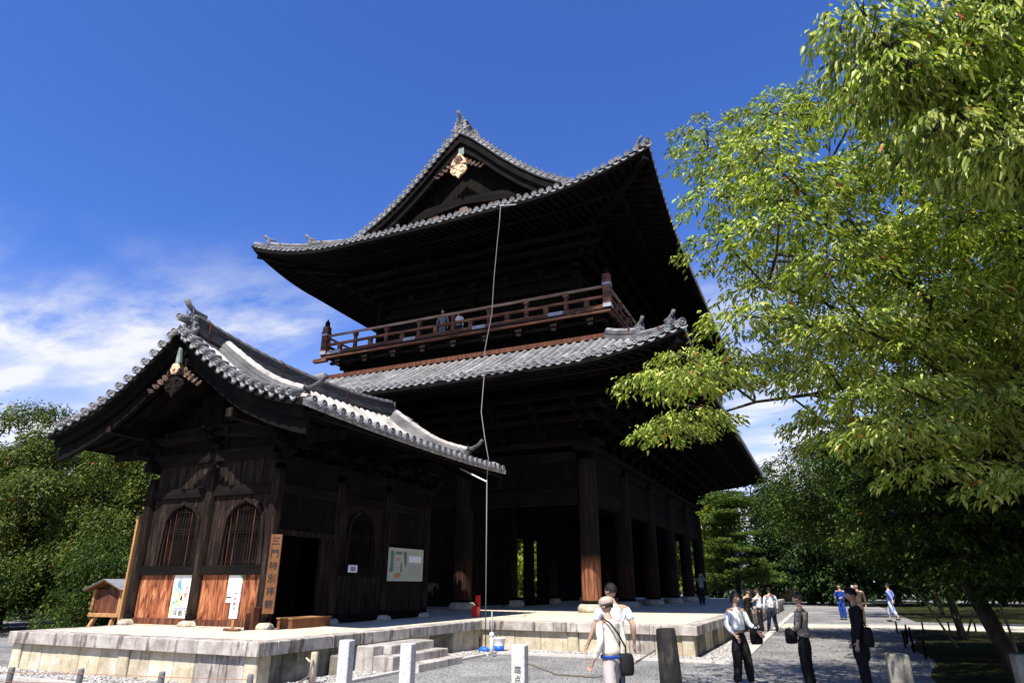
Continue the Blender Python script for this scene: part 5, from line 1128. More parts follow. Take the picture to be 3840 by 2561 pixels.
def leaf_cloud(P, rad, per, size, flat_=0.28, droop=0.3, tilt=(0.15,0.9), seed=0, aspect=0.42, kind='leaf', bend=0.0, fine=False):
    g_ = np.random.default_rng(seed); P = np.asarray(P, float); rad = np.broadcast_to(np.asarray(rad, float), (len(P),)); per = np.broadcast_to(np.asarray(per), (len(P),))
    idx = np.repeat(np.arange(len(P)), per); n = len(idx); c = P[idx]; r_ = rad[idx]
    # leaves gather in rosettes along twigs inside a spray
    th = g_.random(n)*2*np.pi; q = np.sqrt(g_.random(n)); k = 7
    th = (np.floor(th/(2*np.pi)*k)+0.5)/k*2*np.pi + (idx*1.7) + g_.normal(0,0.22,n)*(1.15-0.5*q)
    q = np.clip(q+g_.normal(0,0.05,n),0,1.25)
    off = np.stack([np.cos(th)*q*r_, np.sin(th)*q*r_, g_.normal(0,1,n)*flat_*r_*0.5-droop*r_*q*q], 1)
    c = c+off
    la = th+g_.normal(0,0.9,n); ti = g_.uniform(tilt[0],tilt[1],n)
    ax = np.stack([np.cos(la)*np.cos(ti), np.sin(la)*np.cos(ti), -np.sin(ti)],1)
    up = np.stack([g_.normal(0,0.45,n), g_.normal(0,0.45,n), np.ones(n)],1); sd_ = np.cross(ax, up); sd_ /= np.linalg.norm(sd_,axis=1,keepdims=True); nn = np.cross(sd_, ax)
    s = size*(0.6+0.75*g_.random(n))[:,None]
    b0 = c; tip = c+ax*s-nn*s*0.10-np.array([[0,0,1.0]])*s*bend; mid = c+ax*s*0.45; l_ = mid+sd_*s*aspect*0.5+nn*s*0.08; r2 = mid-sd_*s*aspect*0.5+nn*s*0.08
    if fine:
        dz = np.array([[0,0,1.0]])*s*bend; q1 = c+ax*s*0.28; q2 = c+ax*s*0.70-dz*0.45; w1 = sd_*s*aspect*0.5; u1 = nn*s*0.07
        V = np.stack([b0,q1+w1+u1,q2+w1*0.8+u1*0.8,tip,q2-w1*0.8+u1*0.8,q1-w1+u1],1).reshape(-1,3); o = 6*np.arange(n)[:,None]
        return V, np.concatenate([o+np.array([[0,1,2]]),o+np.array([[0,2,3]]),o+np.array([[0,3,4]]),o+np.array([[0,4,5]])],1).reshape(-1,3)
    V = np.stack([b0,l_,tip,r2],1).reshape(-1,3); o = 4*np.arange(n)[:,None]
    F = np.concatenate([o+np.array([[0,1,2]]), o+np.array([[0,2,3]])],1).reshape(-1,3)
    return V, F
def grow(trunk, limbs, sprays, r_base, r_tip=0.012, up=0.35, seed=1, wob=0.08):
    """skeleton joining every spray to the trunk; returns segments (a,b,ra,rb)"""
    g_ = random.Random(seed); nodes = [Vector(p) for p in trunk]; par = [-1]+list(range(len(trunk)-1)); dist = [0.0]
    for i in range(1,len(nodes)): dist.append(dist[-1]+(nodes[i]-nodes[i-1]).length)
    start = max(1, int(len(trunk)*0.4))
    for lb in limbs:
        pts = [Vector(p) for p in lb]; j = min(range(start,len(nodes)), key=lambda k: (nodes[k]-pts[0]).length+0.2*dist[k]); 
        for p in pts: nodes.append(p); par.append(j); dist.append(dist[j]+(p-nodes[j]).length); j = len(nodes)-1
    ends = []
    order = sorted(range(len(sprays)), key=lambda k: min((Vector(sprays[k])-nodes[m]).length for m in range(start,min(len(nodes),start+12))))
    for k in order:
        s_ = Vector(sprays[k]); j = min(range(start,len(nodes)), key=lambda m: (nodes[m]-s_).length*(1.0+0.6*(nodes[m].z > s_.z+0.4))+up*dist[m])
        d = s_-nodes[j]; m = max(1, int(d.length/0.55)); a = nodes[j].copy()
        for i in range(1, m+1):
            p = a+d*(i/m); sag = math.sin(math.pi*i/m)*0.12*d.length
            if i < m: p = p+Vector((g_.gauss(0,wob),g_.gauss(0,wob),g_.gauss(0,wob)*0.7+sag*0.5))
            nodes.append(p); par.append(j); dist.append(dist[j]+(p-nodes[j]).length); j = len(nodes)-1
        ends.append(j)
    w_ = [0.0]*len(nodes)
    for j in ends: w_[j] += 1
    for j in range(len(nodes)-1,0,-1):
        if par[j] >= 0 and par[j] < j: w_[par[j]] += w_[j]
    tot = max(1.0, w_[0]); seg = []
    for j in range(1,len(nodes)):
        ra = r_tip+(r_base-r_tip)*(w_[par[j]]/tot)**0.55; rb = r_tip*0.7+(r_base-r_tip)*(w_[j]/tot)**0.55
        if par[j] >= len(trunk): ra = min(ra, rb*1.45)
        elif j >= len(trunk): ra = rb*1.2
        seg.append((nodes[par[j]], nodes[j], ra, rb))
    return seg
def tree(name, label, cat, group, trunk, sprays, leafm, barkm, r_base=0.2, rad=0.6, per=200, size=0.1, limbs=(), seed=1, flat_=0.28, droop=0.3, tilt=(0.15,0.9), aspect=0.42, twigs=0, up=0.35, bend=0.0):
    t = thing(name, trunk[0], label, cat, group)
    seg = grow(trunk, limbs, sprays, r_base, seed=seed, up=up)
    q = MB()
    for a, b, ra, rb in seg:
        if (b-a).length < 1e-4: continue
        q.tube([a,b+(b-a)*0.04],[ra,rb], 7 if ra > 0.05 else 4, False)
    g_ = random.Random(seed)
    for s_ in sprays[:]:
        for k in range(twigs):
            a = k/twigs*6.283+g_.random(); r_ = rad*g_.uniform(0.7,1.0); s0 = Vector(s_)
            q.tube([s0, s0+Vector((math.cos(a)*r_*0.5,math.sin(a)*r_*0.5,0.03)), s0+Vector((math.cos(a)*r_,math.sin(a)*r_,-droop*r_*0.8))],[0.008,0.006,0.003],3,False)
    q.build('trunk', barkm, t, None, True)
    V, F = leaf_cloud(sprays, rad, per, size, flat_, droop, tilt, seed, aspect, bend=bend, fine=bend > 0)
    link(bpy.data.objects.new('crown', np_mesh('crown', V, F, [leafm])), t)
    return t
def ell_sprays(c, r_, n, seed, shell=0.55, flat_bottom=-0.7):
    g_ = random.Random(seed); out = []
    while len(out) < n:
        v = Vector((g_.uniform(-1,1),g_.uniform(-1,1),g_.uniform(-1,1)))
        if not (shell**2 < v.length_squared < 1) and g_.random() > 0.25 or v.length_squared > 1: continue
        if v.z < flat_bottom: continue
        k = 1+0.16*math.sin(v.x*5+seed)+0.12*math.sin(v.y*7+seed*2)
        out.append((c[0]+v.x*r_[0]*k, c[1]+v.y*r_[1]*k, c[2]+v.z*r_[2]*k))
    return out
# big cherry tree leaning in from the right, its crown reaching across the front of the gate
extra = []
_g = random.Random(3)
for i in range(420): extra.append((_g.uniform(4.6,11), _g.uniform(-8.5,1.5), _g.uniform(4.2,8.4)))  # crown sprays mostly out of view, added to deepen the shade below
def thin(L_, dxy, dz):
    out = []
    for s_ in L_:
        if all((s_[0]-o[0])**2+(s_[1]-o[1])**2 > dxy*dxy or abs(s_[2]-o[2]) > dz for o in out): out.append(s_)
    return out
tree('cherry_tree', 'broad cherry tree with yellow-green crown reaching left across the front of the gate', 'tree', None,
  [(5.75,-2.5,-0.05),(5.45,-2.7,0.9),(5.14,-3.0,1.75),(5.0,-3.4,2.6),(5.05,-4.0,3.5),(5.3,-4.6,4.3),(5.25,-5.2,4.9),(5.0,-5.7,5.3)], thin([s_ for s_ in SPR_A if 1.3*math.sin(s_[0]*2.3+s_[2]*1.1)+1.1*math.sin(s_[2]*3.4-s_[0]*1.7+1)+math.sin(s_[1]*2.9) > -1.3 or s_[2] < 5.2], 0.85, 0.42)+thin(extra, 0.9, 0.5), M_['leaf_a'], M_['bark'],
  0.14, 0.74, 600, 0.082, limbs=[[(5.33,-6.0,5.33),(4.6,-6.6,6.0),(4.08,-7.0,6.92),(3.96,-7.0,7.97),(4.12,-7.0,8.89)],[(4.6,-6.6,5.9),(3.68,-7.5,6.57),(3.24,-7.5,7.17),(2.77,-7.5,8.25)],[(4.71,-5.5,4.54),(3.7,-6.2,4.47),(3.1,-6.6,4.31),(2.37,-7.0,4.18),(1.92,-7.0,4.08),(1.0,-7.2,4.3)],[(5.89,-5.5,5.08),(6.24,-5.0,5.0),(7.2,-4.5,6.0)]],
  seed=4, twigs=7, droop=0.22, up=0.30, aspect=0.40, flat_=0.13, bend=0.3, tilt=(0.0,0.8))
extra = [(_g.uniform(5.6,7.8), _g.uniform(-13.2,-8.6), _g.uniform(4.6,8.2)) for i in range(60)]  # mostly unseen sprays, added as further shade casters
tree('cherry_tree', 'nearest cherry tree, large drooping leaves hanging in from the top right corner', 'tree', None,
  [(7.1,-9.6,-0.05),(6.7,-9.7,1.4),(6.2,-9.9,3.0),(5.75,-10.0,4.2),(5.5,-10.0,5.3),(5.45,-10.0,5.95)], SPR_B+extra, M_['leaf_a'], M_['bark_d'],
  0.15, 0.46, 210, 0.088, limbs=[[(5.16,-10.0,5.5),(4.99,-10.2,5.65),(4.77,-10.4,6.2),(4.45,-10.6,6.53)],[(5.3,-10.2,6.4),(5.25,-10.3,6.98),(5.03,-10.5,7.38)]],
  seed=6, twigs=7, droop=0.35, tilt=(0.2,1.1), up=0.30, aspect=0.36, flat_=0.2, bend=0.45)
tree('maple_tree', 'low dark maple whose layered boughs hang in front of the leaning cherry trunk', 'tree', 'maples standing in the moss on the right',
  [(7.9,-4.6,-0.05),(7.7,-4.6,1.0),(7.4,-4.6,2.0),(7.0,-4.5,2.9)], SPR_E+thin([(_g.uniform(6.2,10.5),_g.uniform(-6.5,-2.5),_g.uniform(1.9,4.4)) for i in range(90)]+[(_g.uniform(5.0,7.6),_g.uniform(-5.6,-3.6),_g.uniform(1.55,3.4)) for i in range(70)],0.6,0.35), M_['leaf_s'], M_['bark_d'],
  0.09, 0.62, 420, 0.085, seed=8, twigs=5, droop=0.22, flat_=0.15, bend=0.25, tilt=(0.0,0.8))
# maples and cherries standing in the moss on the right
row = [((7.8,1.5),5.2,(3.4,2.8,2.6),'leaf_m',60,'maple with low dark crown just behind the leaning cherry tree',-0.95),
       ((10.8,-1.5),5.8,(3.6,3.2,3.4),'leaf_d',90,'tall shaded maple at the right edge behind the nearest trees',-0.98),
       ((6.6,9.0),4.6,(3.4,3.2,2.6),'leaf_m',50,'green maple beside the road whose low boughs catch the sun',-0.9),
       ((12.0,6.0),5.4,(3.8,3.6,3.6),'leaf_d',90,'dark maple deep in the moss bed at the right edge',-0.98),
       ((8.2,25.5),6.2,(4.6,3.8,4.8),'leaf_m',110,'tall maple past the paved cross path, nearest the road',-0.9),
       ((14.0,16.0),5.6,(4.4,3.6,4.2),'leaf_m',90,'spreading maple on the right before the paved cross path',-0.95),
       ((14.5,31.0),6.6,(5.2,4.2,5.6),'leaf_m',100,'large dark maple well beyond the paved cross path on the right',-0.98),
       ((21.0,24.0),6.2,(5.2,4.4,5.2),'leaf_o',100,'olive maple filling the far right beyond the cross path',-0.98),
       ((19.0,10.0),6.0,(4.6,4.0,5.0),'leaf_m',80,'dark maple behind the moss bed at the extreme right',-0.98)]
for i, ((x,y),zc_,rr,lm,n,lab,fb) in enumerate(row):
    sp = [s_ for s_ in ell_sprays((x-0.4,y-0.5,zc_), rr, n, 20+i, 0.5, fb) if s_[2] > 1.9 or y > 20]
    sp = sp+(SPR_C if i == 0 else SPR_D if i == 2 else [])
    tree('maple_tree', lab, 'tree', 'maples standing in the moss on the right', [(x,y,-0.05),(x-0.15,y,1.2),(x-0.1,y-0.2,2.4),(x-0.3,y-0.3,3.6),(x-0.4,y-0.5,zc_)], sp, M_[lm] if lm != 'leaf_m' else M_['leaf_m' if i in (4,6) else 'leaf_s'], M_['bark_d'], 0.12, 0.9, 480, 0.115, seed=30+i, droop=0.25)  # deep shade put into most maples' colour through darker leaf materials
# far woods closing the horizon: one mass
_r = np.random.default_rng(77); n = 1500; X_ = _r.uniform(-110,110,n); Y_ = 78+_r.uniform(0,10,n)-0.0012*X_**2; Z_ = _r.random(n)*(9.5+2.2*np.sin(X_*0.23)+1.5*np.sin(X_*0.61+1))+0.4
V, F = leaf_cloud(np.stack([X_,Y_,Z_],1), 2.4, 60, 0.95, 0.6, 0.2, seed=5)
o = link(bpy.data.objects.new('far_woods', np_mesh('far_woods', V, F, [M_['leaf_d']]))); tag(o, kind='stuff')
n = 500; X_ = _r.uniform(-75,-30,n); Y_ = _r.uniform(0,70,n); Z_ = _r.random(n)*(9+2*np.sin(Y_*0.3)); X_ = -45-0.2*Y_+_r.uniform(-3,3,n)
V, F = leaf_cloud(np.stack([X_,Y_,Z_],1), 2.0, 60, 0.8, 0.6, 0.2, seed=6)
o = link(bpy.data.objects.new('far_woods', np_mesh('far_woods', V, F, [M_['leaf_d']]))); tag(o, kind='stuff')
# background trees beyond the gate and on both sides
def bigtree(x, y, h, rr, lm, n, per, lab, seed, size=0.30, name='evergreen_tree', grp='trees closing the view behind the gate', cz=None, bark='bark_d'):
    zc_ = cz or h-rr[2]; rr = (rr[0]*1.1, rr[1], zc_*0.98 if zc_*0.98 > rr[2] else rr[2])
    tree(name, lab, 'tree', grp, [(x,y,-0.05),(x,y,h*0.25),(x+0.2,y,h*0.5),(x,y,h*0.75)], ell_sprays((x,y,zc_), rr, n, seed, 0.6, -0.95), M_[lm], M_[bark], 0.28, 1.35, int(per*1.9), size*1.25, seed=seed, flat_=0.5, droop=0.2)
BG = [(1.5,50,9.5,(4.6,3.5,4.2),'leaf_d','dark round evergreen just right of the pine behind the gate'),
      (8.0,48,11.0,(5.0,4,5.0),'leaf_d','dark bushy evergreen above the far end of the road'),
      (15.5,50,13.5,(5.6,4,6.2),'leaf_m','tall mid-green tree behind the blue-clad figures'),
      (24,46,14,(6.5,4.5,6.6),'leaf_m','broad green tree in the right background'),
      (34,44,15,(7,5,7),'leaf_d','far right background evergreen at the frame edge'),
      (-3.5,62,15,(6,4,7),'leaf_d','tall evergreen hidden low behind the pine'),
      (6,64,13,(6,4,6.3),'leaf_d','rear evergreen in the gap over the road'),
      (-10.5,50,11,(4.6,4,5.2),'leaf_y','sunny tree glimpsed between the rear columns of the gate'),
      (-19,46,12,(4.6,4,5.8),'leaf_m','green tree hidden mostly behind the gate'),
      (-24.5,43,11.5,(4.6,3.6,5.7),'leaf_y','bright tree glimpsed through the open doorway of the gate'),
      (-33,45,11,(5,4,5.4),'leaf_m','green tree behind the left half of the gate')]
for i, (x,y,h,rr,lm,lab) in enumerate(BG): bigtree(x,y,h,rr,lm,60,170,lab,60+i)
LF = [(-21.0,1.0,7.6,(3.4,2.8,3.9),'leaf_o',0.17,260,'olive-leaved cherry with orange flecks standing left of the small pavilion','broadleaf_tree'),
      (-26.3,-0.5,8.4,(3.9,3.0,4.3),'leaf_o',0.17,260,'olive-leaved cherry at the left edge of the view','broadleaf_tree'),
      (-26.5,5.5,9.0,(4.0,3.0,5.8),'leaf_d',0.2,240,'dark conifer rising behind the olive cherries at the left','evergreen_tree'),
      (-34.0,4.5,10.0,(4.6,3.4,6.6),'leaf_d',0.2,240,'tallest dark conifer at the far left edge','evergreen_tree'),
      (-22.5,6.5,8.4,(3.8,3.0,4.8),'leaf_d',0.2,240,'dark evergreen peeping over the pavilion eave at the left','evergreen_tree'),
      (-19.0,-1.4,3.0,(1.9,1.6,1.5),'leaf_s',0.12,260,'low green shrub beside the little roofed notice board','shrub'),
      (-23.5,-4.2,3.1,(2.5,1.8,1.6),'leaf_s',0.12,260,'low dark shrub in front of the left trees','shrub'),
      (-28.0,-5.5,3.4,(2.8,2.0,1.8),'leaf_s',0.12,260,'low dark shrub at the left picture edge','shrub')]
for i, (x,y,h,rr,lm,sz_,per,lab,nm) in enumerate(LF):
    tree(nm, lab, 'shrub' if nm=='shrub' else 'tree', 'trees and shrubs left of the pavilion', [(x,y,-0.05),(x,y,h*0.2),(x+0.1,y,h*0.45),(x,y,h*0.7)], ell_sprays((x,y,h-rr[2]), rr, 75 if nm!='shrub' else 34, 90+i, 0.6, -0.98), M_[lm], M_['bark'], 0.18 if nm!='shrub' else 0.07, 0.95, int(per*3.6), sz_*0.88, seed=90+i, flat_=0.55, droop=0.2)
# pine with layered cloud-like boughs
g_ = random.Random(12); sp = []
for k in range(46):
    u = g_.random(); z = 1.5+8.2*u; R_ = 3.2*(1-0.68*u**1.2); a = g_.random()*6.283; q_ = R_*g_.uniform(0.35,1.0); cx_, cy_ = -4.2+math.cos(a)*q_, 46+math.sin(a)*q_
    for j in range(g_.randint(2,4)): sp.append((cx_+g_.uniform(-.8,.8), cy_+g_.uniform(-.8,.8), z+g_.uniform(-.12,.12)-0.06*q_))
tree('pine_tree', 'layered green pine standing right of the gate end', 'tree', None, [(-4.2,46,-0.05),(-4.1,46,2.5),(-4.3,46,5),(-4.2,46,7.5),(-4.2,46,9.6)], sp, M_['leaf_p'], M_['bark'], 0.24, 0.95, 300, 0.24, seed=12, flat_=0.16, droop=0.10, tilt=(-0.7,0.3), aspect=0.3)
# low timber stakes and props under the right-hand trees
stake = MB(); stake.lathe([(0.03,-0.05),(0.03,0.32),(0.03,0.38),(0.015,0.4)],8); stk = stake.mesh('stake', M_['dark'], True)
ORD = ['nearest','second','third','fourth','fifth','sixth','seventh','eighth','ninth']
for i in range(6):
    y = 2.2+i*1.5
    x = moss_edge(y)-0.12; o = inst(stk,'wooden_stake',None,T(x,y,0) @ RZ(i)); tag(o,ORD[i]+' short dark stake from the camera in the row along the moss bed','stake','dark stakes along the edge of the moss bed')
for i in range(5):
    o = inst(stk,'wooden_stake',None,T(5.0+i*0.85,11.8+i*0.35,0) @ RZ(i)); tag(o,['leftmost','second from left','middle','second from right','rightmost'][i]+' low dark stake of the short row before the paved cross path','stake','dark stakes before the paved cross path')
for i, (a, b, lab) in enumerate((((5.9,5.2,0),(5.1,4.6,1.55),'pale bamboo prop leaning left against a tree in the moss'),((7.0,4.2,0),(6.9,4.4,1.25),'upright pale prop under the low boughs on the right'),((6.8,10.0,0),(7.5,9.3,1.9),'slanting pale prop further back under the maples'))):
    q = MB(); q.tube([a,((a[0]+b[0])/2+0.01,(a[1]+b[1])/2,(a[2]+b[2])/2),b],[0.03,0.028,0.025],8); o = q.build('tree_prop', M_['found_d'], None, None, True); tag(o, lab, 'prop')
# ------------------------------------------------------------------ lettering
def text(s, size, m, parent, M, name='lettering', vertical=True, gap=1.05, depth=0.002, sx=1.0):
    """each character is its own flat raised mesh; stacked downward when vertical"""
    for i, ch in enumerate(s):
        cu = bpy.data.curves.new(name, 'FONT'); cu.body = ch; cu.size = size; cu.align_x = 'CENTER'; cu.align_y = 'CENTER'; cu.extrude = depth; cu.offset = size*0.006
        cu.materials.append(m)
        off = T(0,0,-i*size*gap) if vertical else T(i*size*gap,0,0)
        to = bpy.data.objects.new('tmp', cu); COL.objects.link(to); me = bpy.data.meshes.new_from_object(to.evaluated_get(bpy.context.evaluated_depsgraph_get())); me.name = name
        bpy.data.objects.remove(to); link(bpy.data.objects.new(name, me), parent, M @ off @ RX(R(90)) @ S(sx,1,1))
def patch(q, pts, y=0.0): q.add([(p[0],y,p[1]) for p in pts], [tuple(range(len(pts)))])
def rect(x0,z0,x1,z1): return [(x0,z0),(x1,z0),(x1,z1),(x0,z1)]
# tall wooden sign board on the near right column of the pavilion
sb = thing('sign_board', (-7.95,-5.62,1.02), 'long upright wooden sign board with black brush characters beside the dark doorway', 'sign board')
MS = T(-7.96,-5.64,0) @ RZ(R(30))
q = MB(); q.bbox(-0.12,0,1.02,0.12,0.04,2.64,0.006,MS); q.build('board', M_['signwood'], sb)
text('三門特別拝観', 0.185, M_['black'], sb, MS @ T(0,-0.003,2.49), gap=1.40)
q = MB(); q.box(-0.10,0.04,1.5,0.10,0.16,1.56,MS); q.box(-0.10,0.04,2.2,0.10,0.16,2.26,MS); q.build('batten', M_['dark'], sb) if False else None
for z in (1.5,2.2): q = MB(); q.box(-0.08,0.041,z,0.08,0.14,z+0.05,MS); q.build('batten', M_['dark'], sb)
# standing white sign
ss = thing('standing_sign', (-8.42,-6.12,HP), 'narrow white standing sign on a small orange wooden foot before the right panel', 'sign')
MS = T(-8.42,-6.14,0) @ RZ(R(6))
q = MB(); q.box(-0.10,0,0.94,0.10,0.02,1.60,MS); q.build('board', M_['white'], ss)
text('三門拝観受付', 0.082, M_['grey'], ss, MS @ T(0,-0.003,1.50), gap=1.15)
q = MB(); q.box(-0.03,0.02,HP+0.02,0.03,0.05,1.3,MS); q.build('stem', M_['newwood'], ss); q = MB(); q.bbox(-0.19,-0.03,HP,0.19,0.09,HP+0.045,0.01,MS); q.build('foot', M_['rail'], ss)
# posters on the cedar panels
M_['p_yel'] = flat('poster_yellow',(0.80,0.50,0.08)); M_['p_red'] = flat('poster_red',(0.75,0.10,0.07)); M_['p_blue'] = flat('poster_blue',(0.12,0.28,0.62)); M_['p_grn'] = flat('poster_green',(0.08,0.45,0.22)); M_['p_pale'] = flat('poster_paper',(0.80,0.80,0.74)); M_['p_gry'] = flat('poster_grey_photo',(0.32,0.33,0.38))
po = thing('poster', (-10.87,-5.42,0.87), 'white poster with blue bird, orange flowers and red characters on the left cedar panel', 'poster')
MP = T(-10.87,-5.405,0)
q = MB(); q.box(-0.33,0,1.13,0.33,0.012,1.815,MP); q.build('sheet', M_['p_pale'], po)
q = MB(); q.box(-0.335,-0.002,1.81,0.335,0.014,1.835,MP); q.build('top_strip', M_['newwood'], po)
q = MB(); gq = random.Random(4)
def blob(q, x, z, r_, n=7, y=-0.002): patch(q, [(x+math.cos(k/n*6.283)*r_*gq.uniform(.6,1.2), z+math.sin(k/n*6.283)*r_*gq.uniform(.6,1.2)) for k in range(n)], y)
for i in range(17): blob(q, gq.uniform(-0.30,0.02), gq.uniform(1.16,1.42), gq.uniform(.02,.045))
for i in range(9): blob(q, gq.uniform(-0.05,0.30), gq.uniform(1.15,1.21), gq.uniform(.012,.022))
patch(q, rect(-0.33,1.131,0.33,1.145), -0.002)
q.m = 0; o = q.build('orange_flowers', M_['p_yel'], po, MP); tag(o, kind='stuff')
q = MB(); patch(q, [(-0.17,1.50),(-0.11,1.52),(-0.06,1.44),(-0.03,1.50),(-0.07,1.62),(-0.10,1.77),(-0.14,1.70),(-0.20,1.63)], -0.002); q.build('blue_bird', M_['p_blue'], po, MP)
q = MB(); patch(q, [(-0.28,1.52),(-0.10,1.42),(0.0,1.36),(0.0,1.38),(-0.12,1.46),(-0.26,1.55)], -0.0035); patch(q, [(-0.32,1.20),(-0.2,1.24),(-0.14,1.21),(-0.24,1.17)], -0.0045); tag(q.build('green_leaves', M_['p_grn'], po, MP), kind='stuff')
text('京都', 0.13, M_['p_red'], po, MP @ T(0.13,-0.003,1.49), gap=1.0, depth=0.0008)
q = MB(); q.box(-0.33,0,0.87,0.33,0.010,1.125,MP); q.build('lower_sheet', M_['p_pale'], po)
q = MB(); patch(q, rect(-0.30,0.89,-0.25,1.11), -0.002); q.build('yellow_strip', M_['p_yel'], po, MP)
q = MB(); patch(q, rect(-0.22,1.05,0.30,1.105), -0.002); q.build('grey_photo', M_['p_gry'], po, MP)
text('拝観中', 0.15, M_['black'], po, MP @ T(-0.13,-0.003,0.965), vertical=False, gap=1.15, depth=0.0008)
po = thing('notice_sheet', (-9.25,-5.42,1.2), 'blank white notice sheet with two dark stripes on the right cedar panel', 'notice')
MP = T(-9.245,-5.405,0)
q = MB(); q.box(-0.21,0,1.22,0.21,0.012,1.80,MP); q.build('sheet', M_['white'], po)
q = MB(); patch(q, rect(-0.20,1.385,0.02,1.40), -0.002); q.build('upper_stripe', M_['p_blue'], po, MP)
q = MB(); patch(q, rect(-0.20,1.315,0.02,1.345), -0.002); q.build('lower_stripe', M_['black'], po, MP)
q = MB(); patch(q, [(0.12,1.80),(0.21,1.80),(0.21,1.68),(0.18,1.74)], -0.002); patch(q, rect(-0.21,1.28,-0.19,1.42), -0.002); tag(q.build('green_corner', M_['p_grn'], po, MP), kind='stuff')
# small brown box behind the standing sign
q = MB(); q.bbox(-8.50,-5.72,HP,-8.29,-5.52,1.15,0.01); o = q.build('wooden_box', M_['red']); tag(o,'plain brown wooden box behind the narrow white standing sign','box')
# threshold plank / ramp at the doorway
rp_ = thing('door_ramp', (-8.05,-4.4,HP), 'light brown wooden ramp box set before the dark doorway', 'ramp')
q = MB(); q.bbox(-8.22,-5.05,HP,-7.80,-3.74,HP+0.19,0.006); q.build('box', M_['signwood'], rp_); q = MB(); q.box(-8.23,-5.07,HP+0.191,-7.79,-3.72,HP+0.215); q.build('top_plank', M_['newwood'], rp_)
# notice and map board on the long side
o = thing('small_notice', (-8.24,-2.5,1.98), 'small white framed notice under the round-headed window in the shade', 'notice')
q = MB(); q.box(-8.25,-2.68,1.90,-8.225,-2.32,2.08); q.build('frame', M_['white'], o); q = MB(); q.box(-8.226,-2.60,1.935,-8.222,-2.40,2.045); q.build('grey_text_block', M_['metal'], o)
mb_ = thing('map_board', (-8.2,-0.05,1.7), 'pale green guide map board with frame hanging on the shaded pavilion wall', 'map board')
MM = Matrix(((0,-1,0,-8.20),(1,0,0,0.0),(0,0,1,0),(0,0,0,1)))      # local x -> +Y, local y -> -X
q = MB(); q.box(-0.95,0.0,1.70,0.88,0.03,2.60,MM); q.build('frame', flat('map_frame',(0.50,0.50,0.44)), mb_)
q = MB(); q.box(-0.92,-0.004,1.73,0.85,-0.001,2.57,MM); q.build('map_sheet', flat('map_paper',(0.42,0.46,0.36)), mb_)
def mp_patch(nm, polys, m):
    q = MB()
    for p in polys: patch(q, p, -0.006)
    o = q.build(nm, m, mb_, MM)
    if len(polys) > 1: tag(o, kind='stuff')
mp_patch('white_label', [rect(0.08,2.22,0.76,2.40)], M_['white'])
mp_patch('map_garden', [rect(-0.86,1.95,-0.72,2.52),[(-0.22,2.52),(-0.05,2.5),(-0.02,2.2),(-0.1,2.05),(-0.18,2.3)],rect(-0.35,1.95,-0.27,2.2),rect(-0.62,2.42,-0.3,2.5)], flat('map_dark_green',(0.14,0.17,0.12)))
mp_patch('map_buildings', [[(-0.62,1.80),(-0.45,1.78),(-0.28,1.88),(-0.42,1.93),(-0.6,1.9)],rect(-0.56,2.25,-0.42,2.32),rect(-0.915,1.93,-0.84,2.02)], flat('map_orange',(0.55,0.20,0.05)))
mp_patch('map_water', [rect(-0.70,1.76,-0.66,2.5),rect(-0.60,2.05,-0.4,2.07)], flat('map_blue',(0.25,0.36,0.42)))
mp_patch('map_text', [rect(0.1+0.11*i,1.85,0.14+0.11*i,2.15) for i in range(6)]+[rect(0.08,2.46,0.5,2.49)], flat('map_grey',(0.30,0.32,0.27)))
# tall pale board seen edge-on at the left wall
q = MB(); q.bbox(-12.86,-5.46,0.75,-12.80,-5.16,3.25,0.004); o = q.build('edge_on_sign', M_['newwood']); tag(o,'tall pale board seen edge-on at the left corner of the small pavilion','sign board')
# roofed notice box behind the platform on the left
nb_ = thing('roofed_notice_board', (-16.7,-3.0,0), 'little roofed wooden notice board on two legs left of the pavilion', 'notice board')
q = MB(); q.box(-17.25,-3.05,0.80,-16.05,-2.95,1.45); q.build('board', M_['red'], nb_)
for x in (-17.28,-16.08): q = MB(); q.box(x-0.05,-3.12,0.72,x+0.05,-2.9,1.46); q.build('side_board', M_['newwood'], nb_)
for x0,x1 in ((-17.1,-17.3),(-16.35,-16.2)): q = MB(); q.bar((x0,-3.0,0.78),(x1,-3.25,0),0.10,0.10,(0,1,0)); q.build('leg', M_['newwood'], nb_)
q = MB(); q.bbox(-17.33,-3.15,0.70,-16.0,-2.88,0.80,0.01); q.build('tray', M_['newwood'], nb_)
for sgn in (-1,1):
    q = MB(); q.bar((-16.67,-3.0,1.72),(-16.67+sgn*0.85,-3.0,1.42),0.62,0.04,(0,0,1)); q.build('roof_board', M_['signwood'], nb_)
    q = MB(); q.bar((-16.67,-3.0,1.748),(-16.67+sgn*0.87,-3.0,1.448),0.66,0.012,(0,0,1)); q.build('roof_sheet', M_['metal'], nb_)
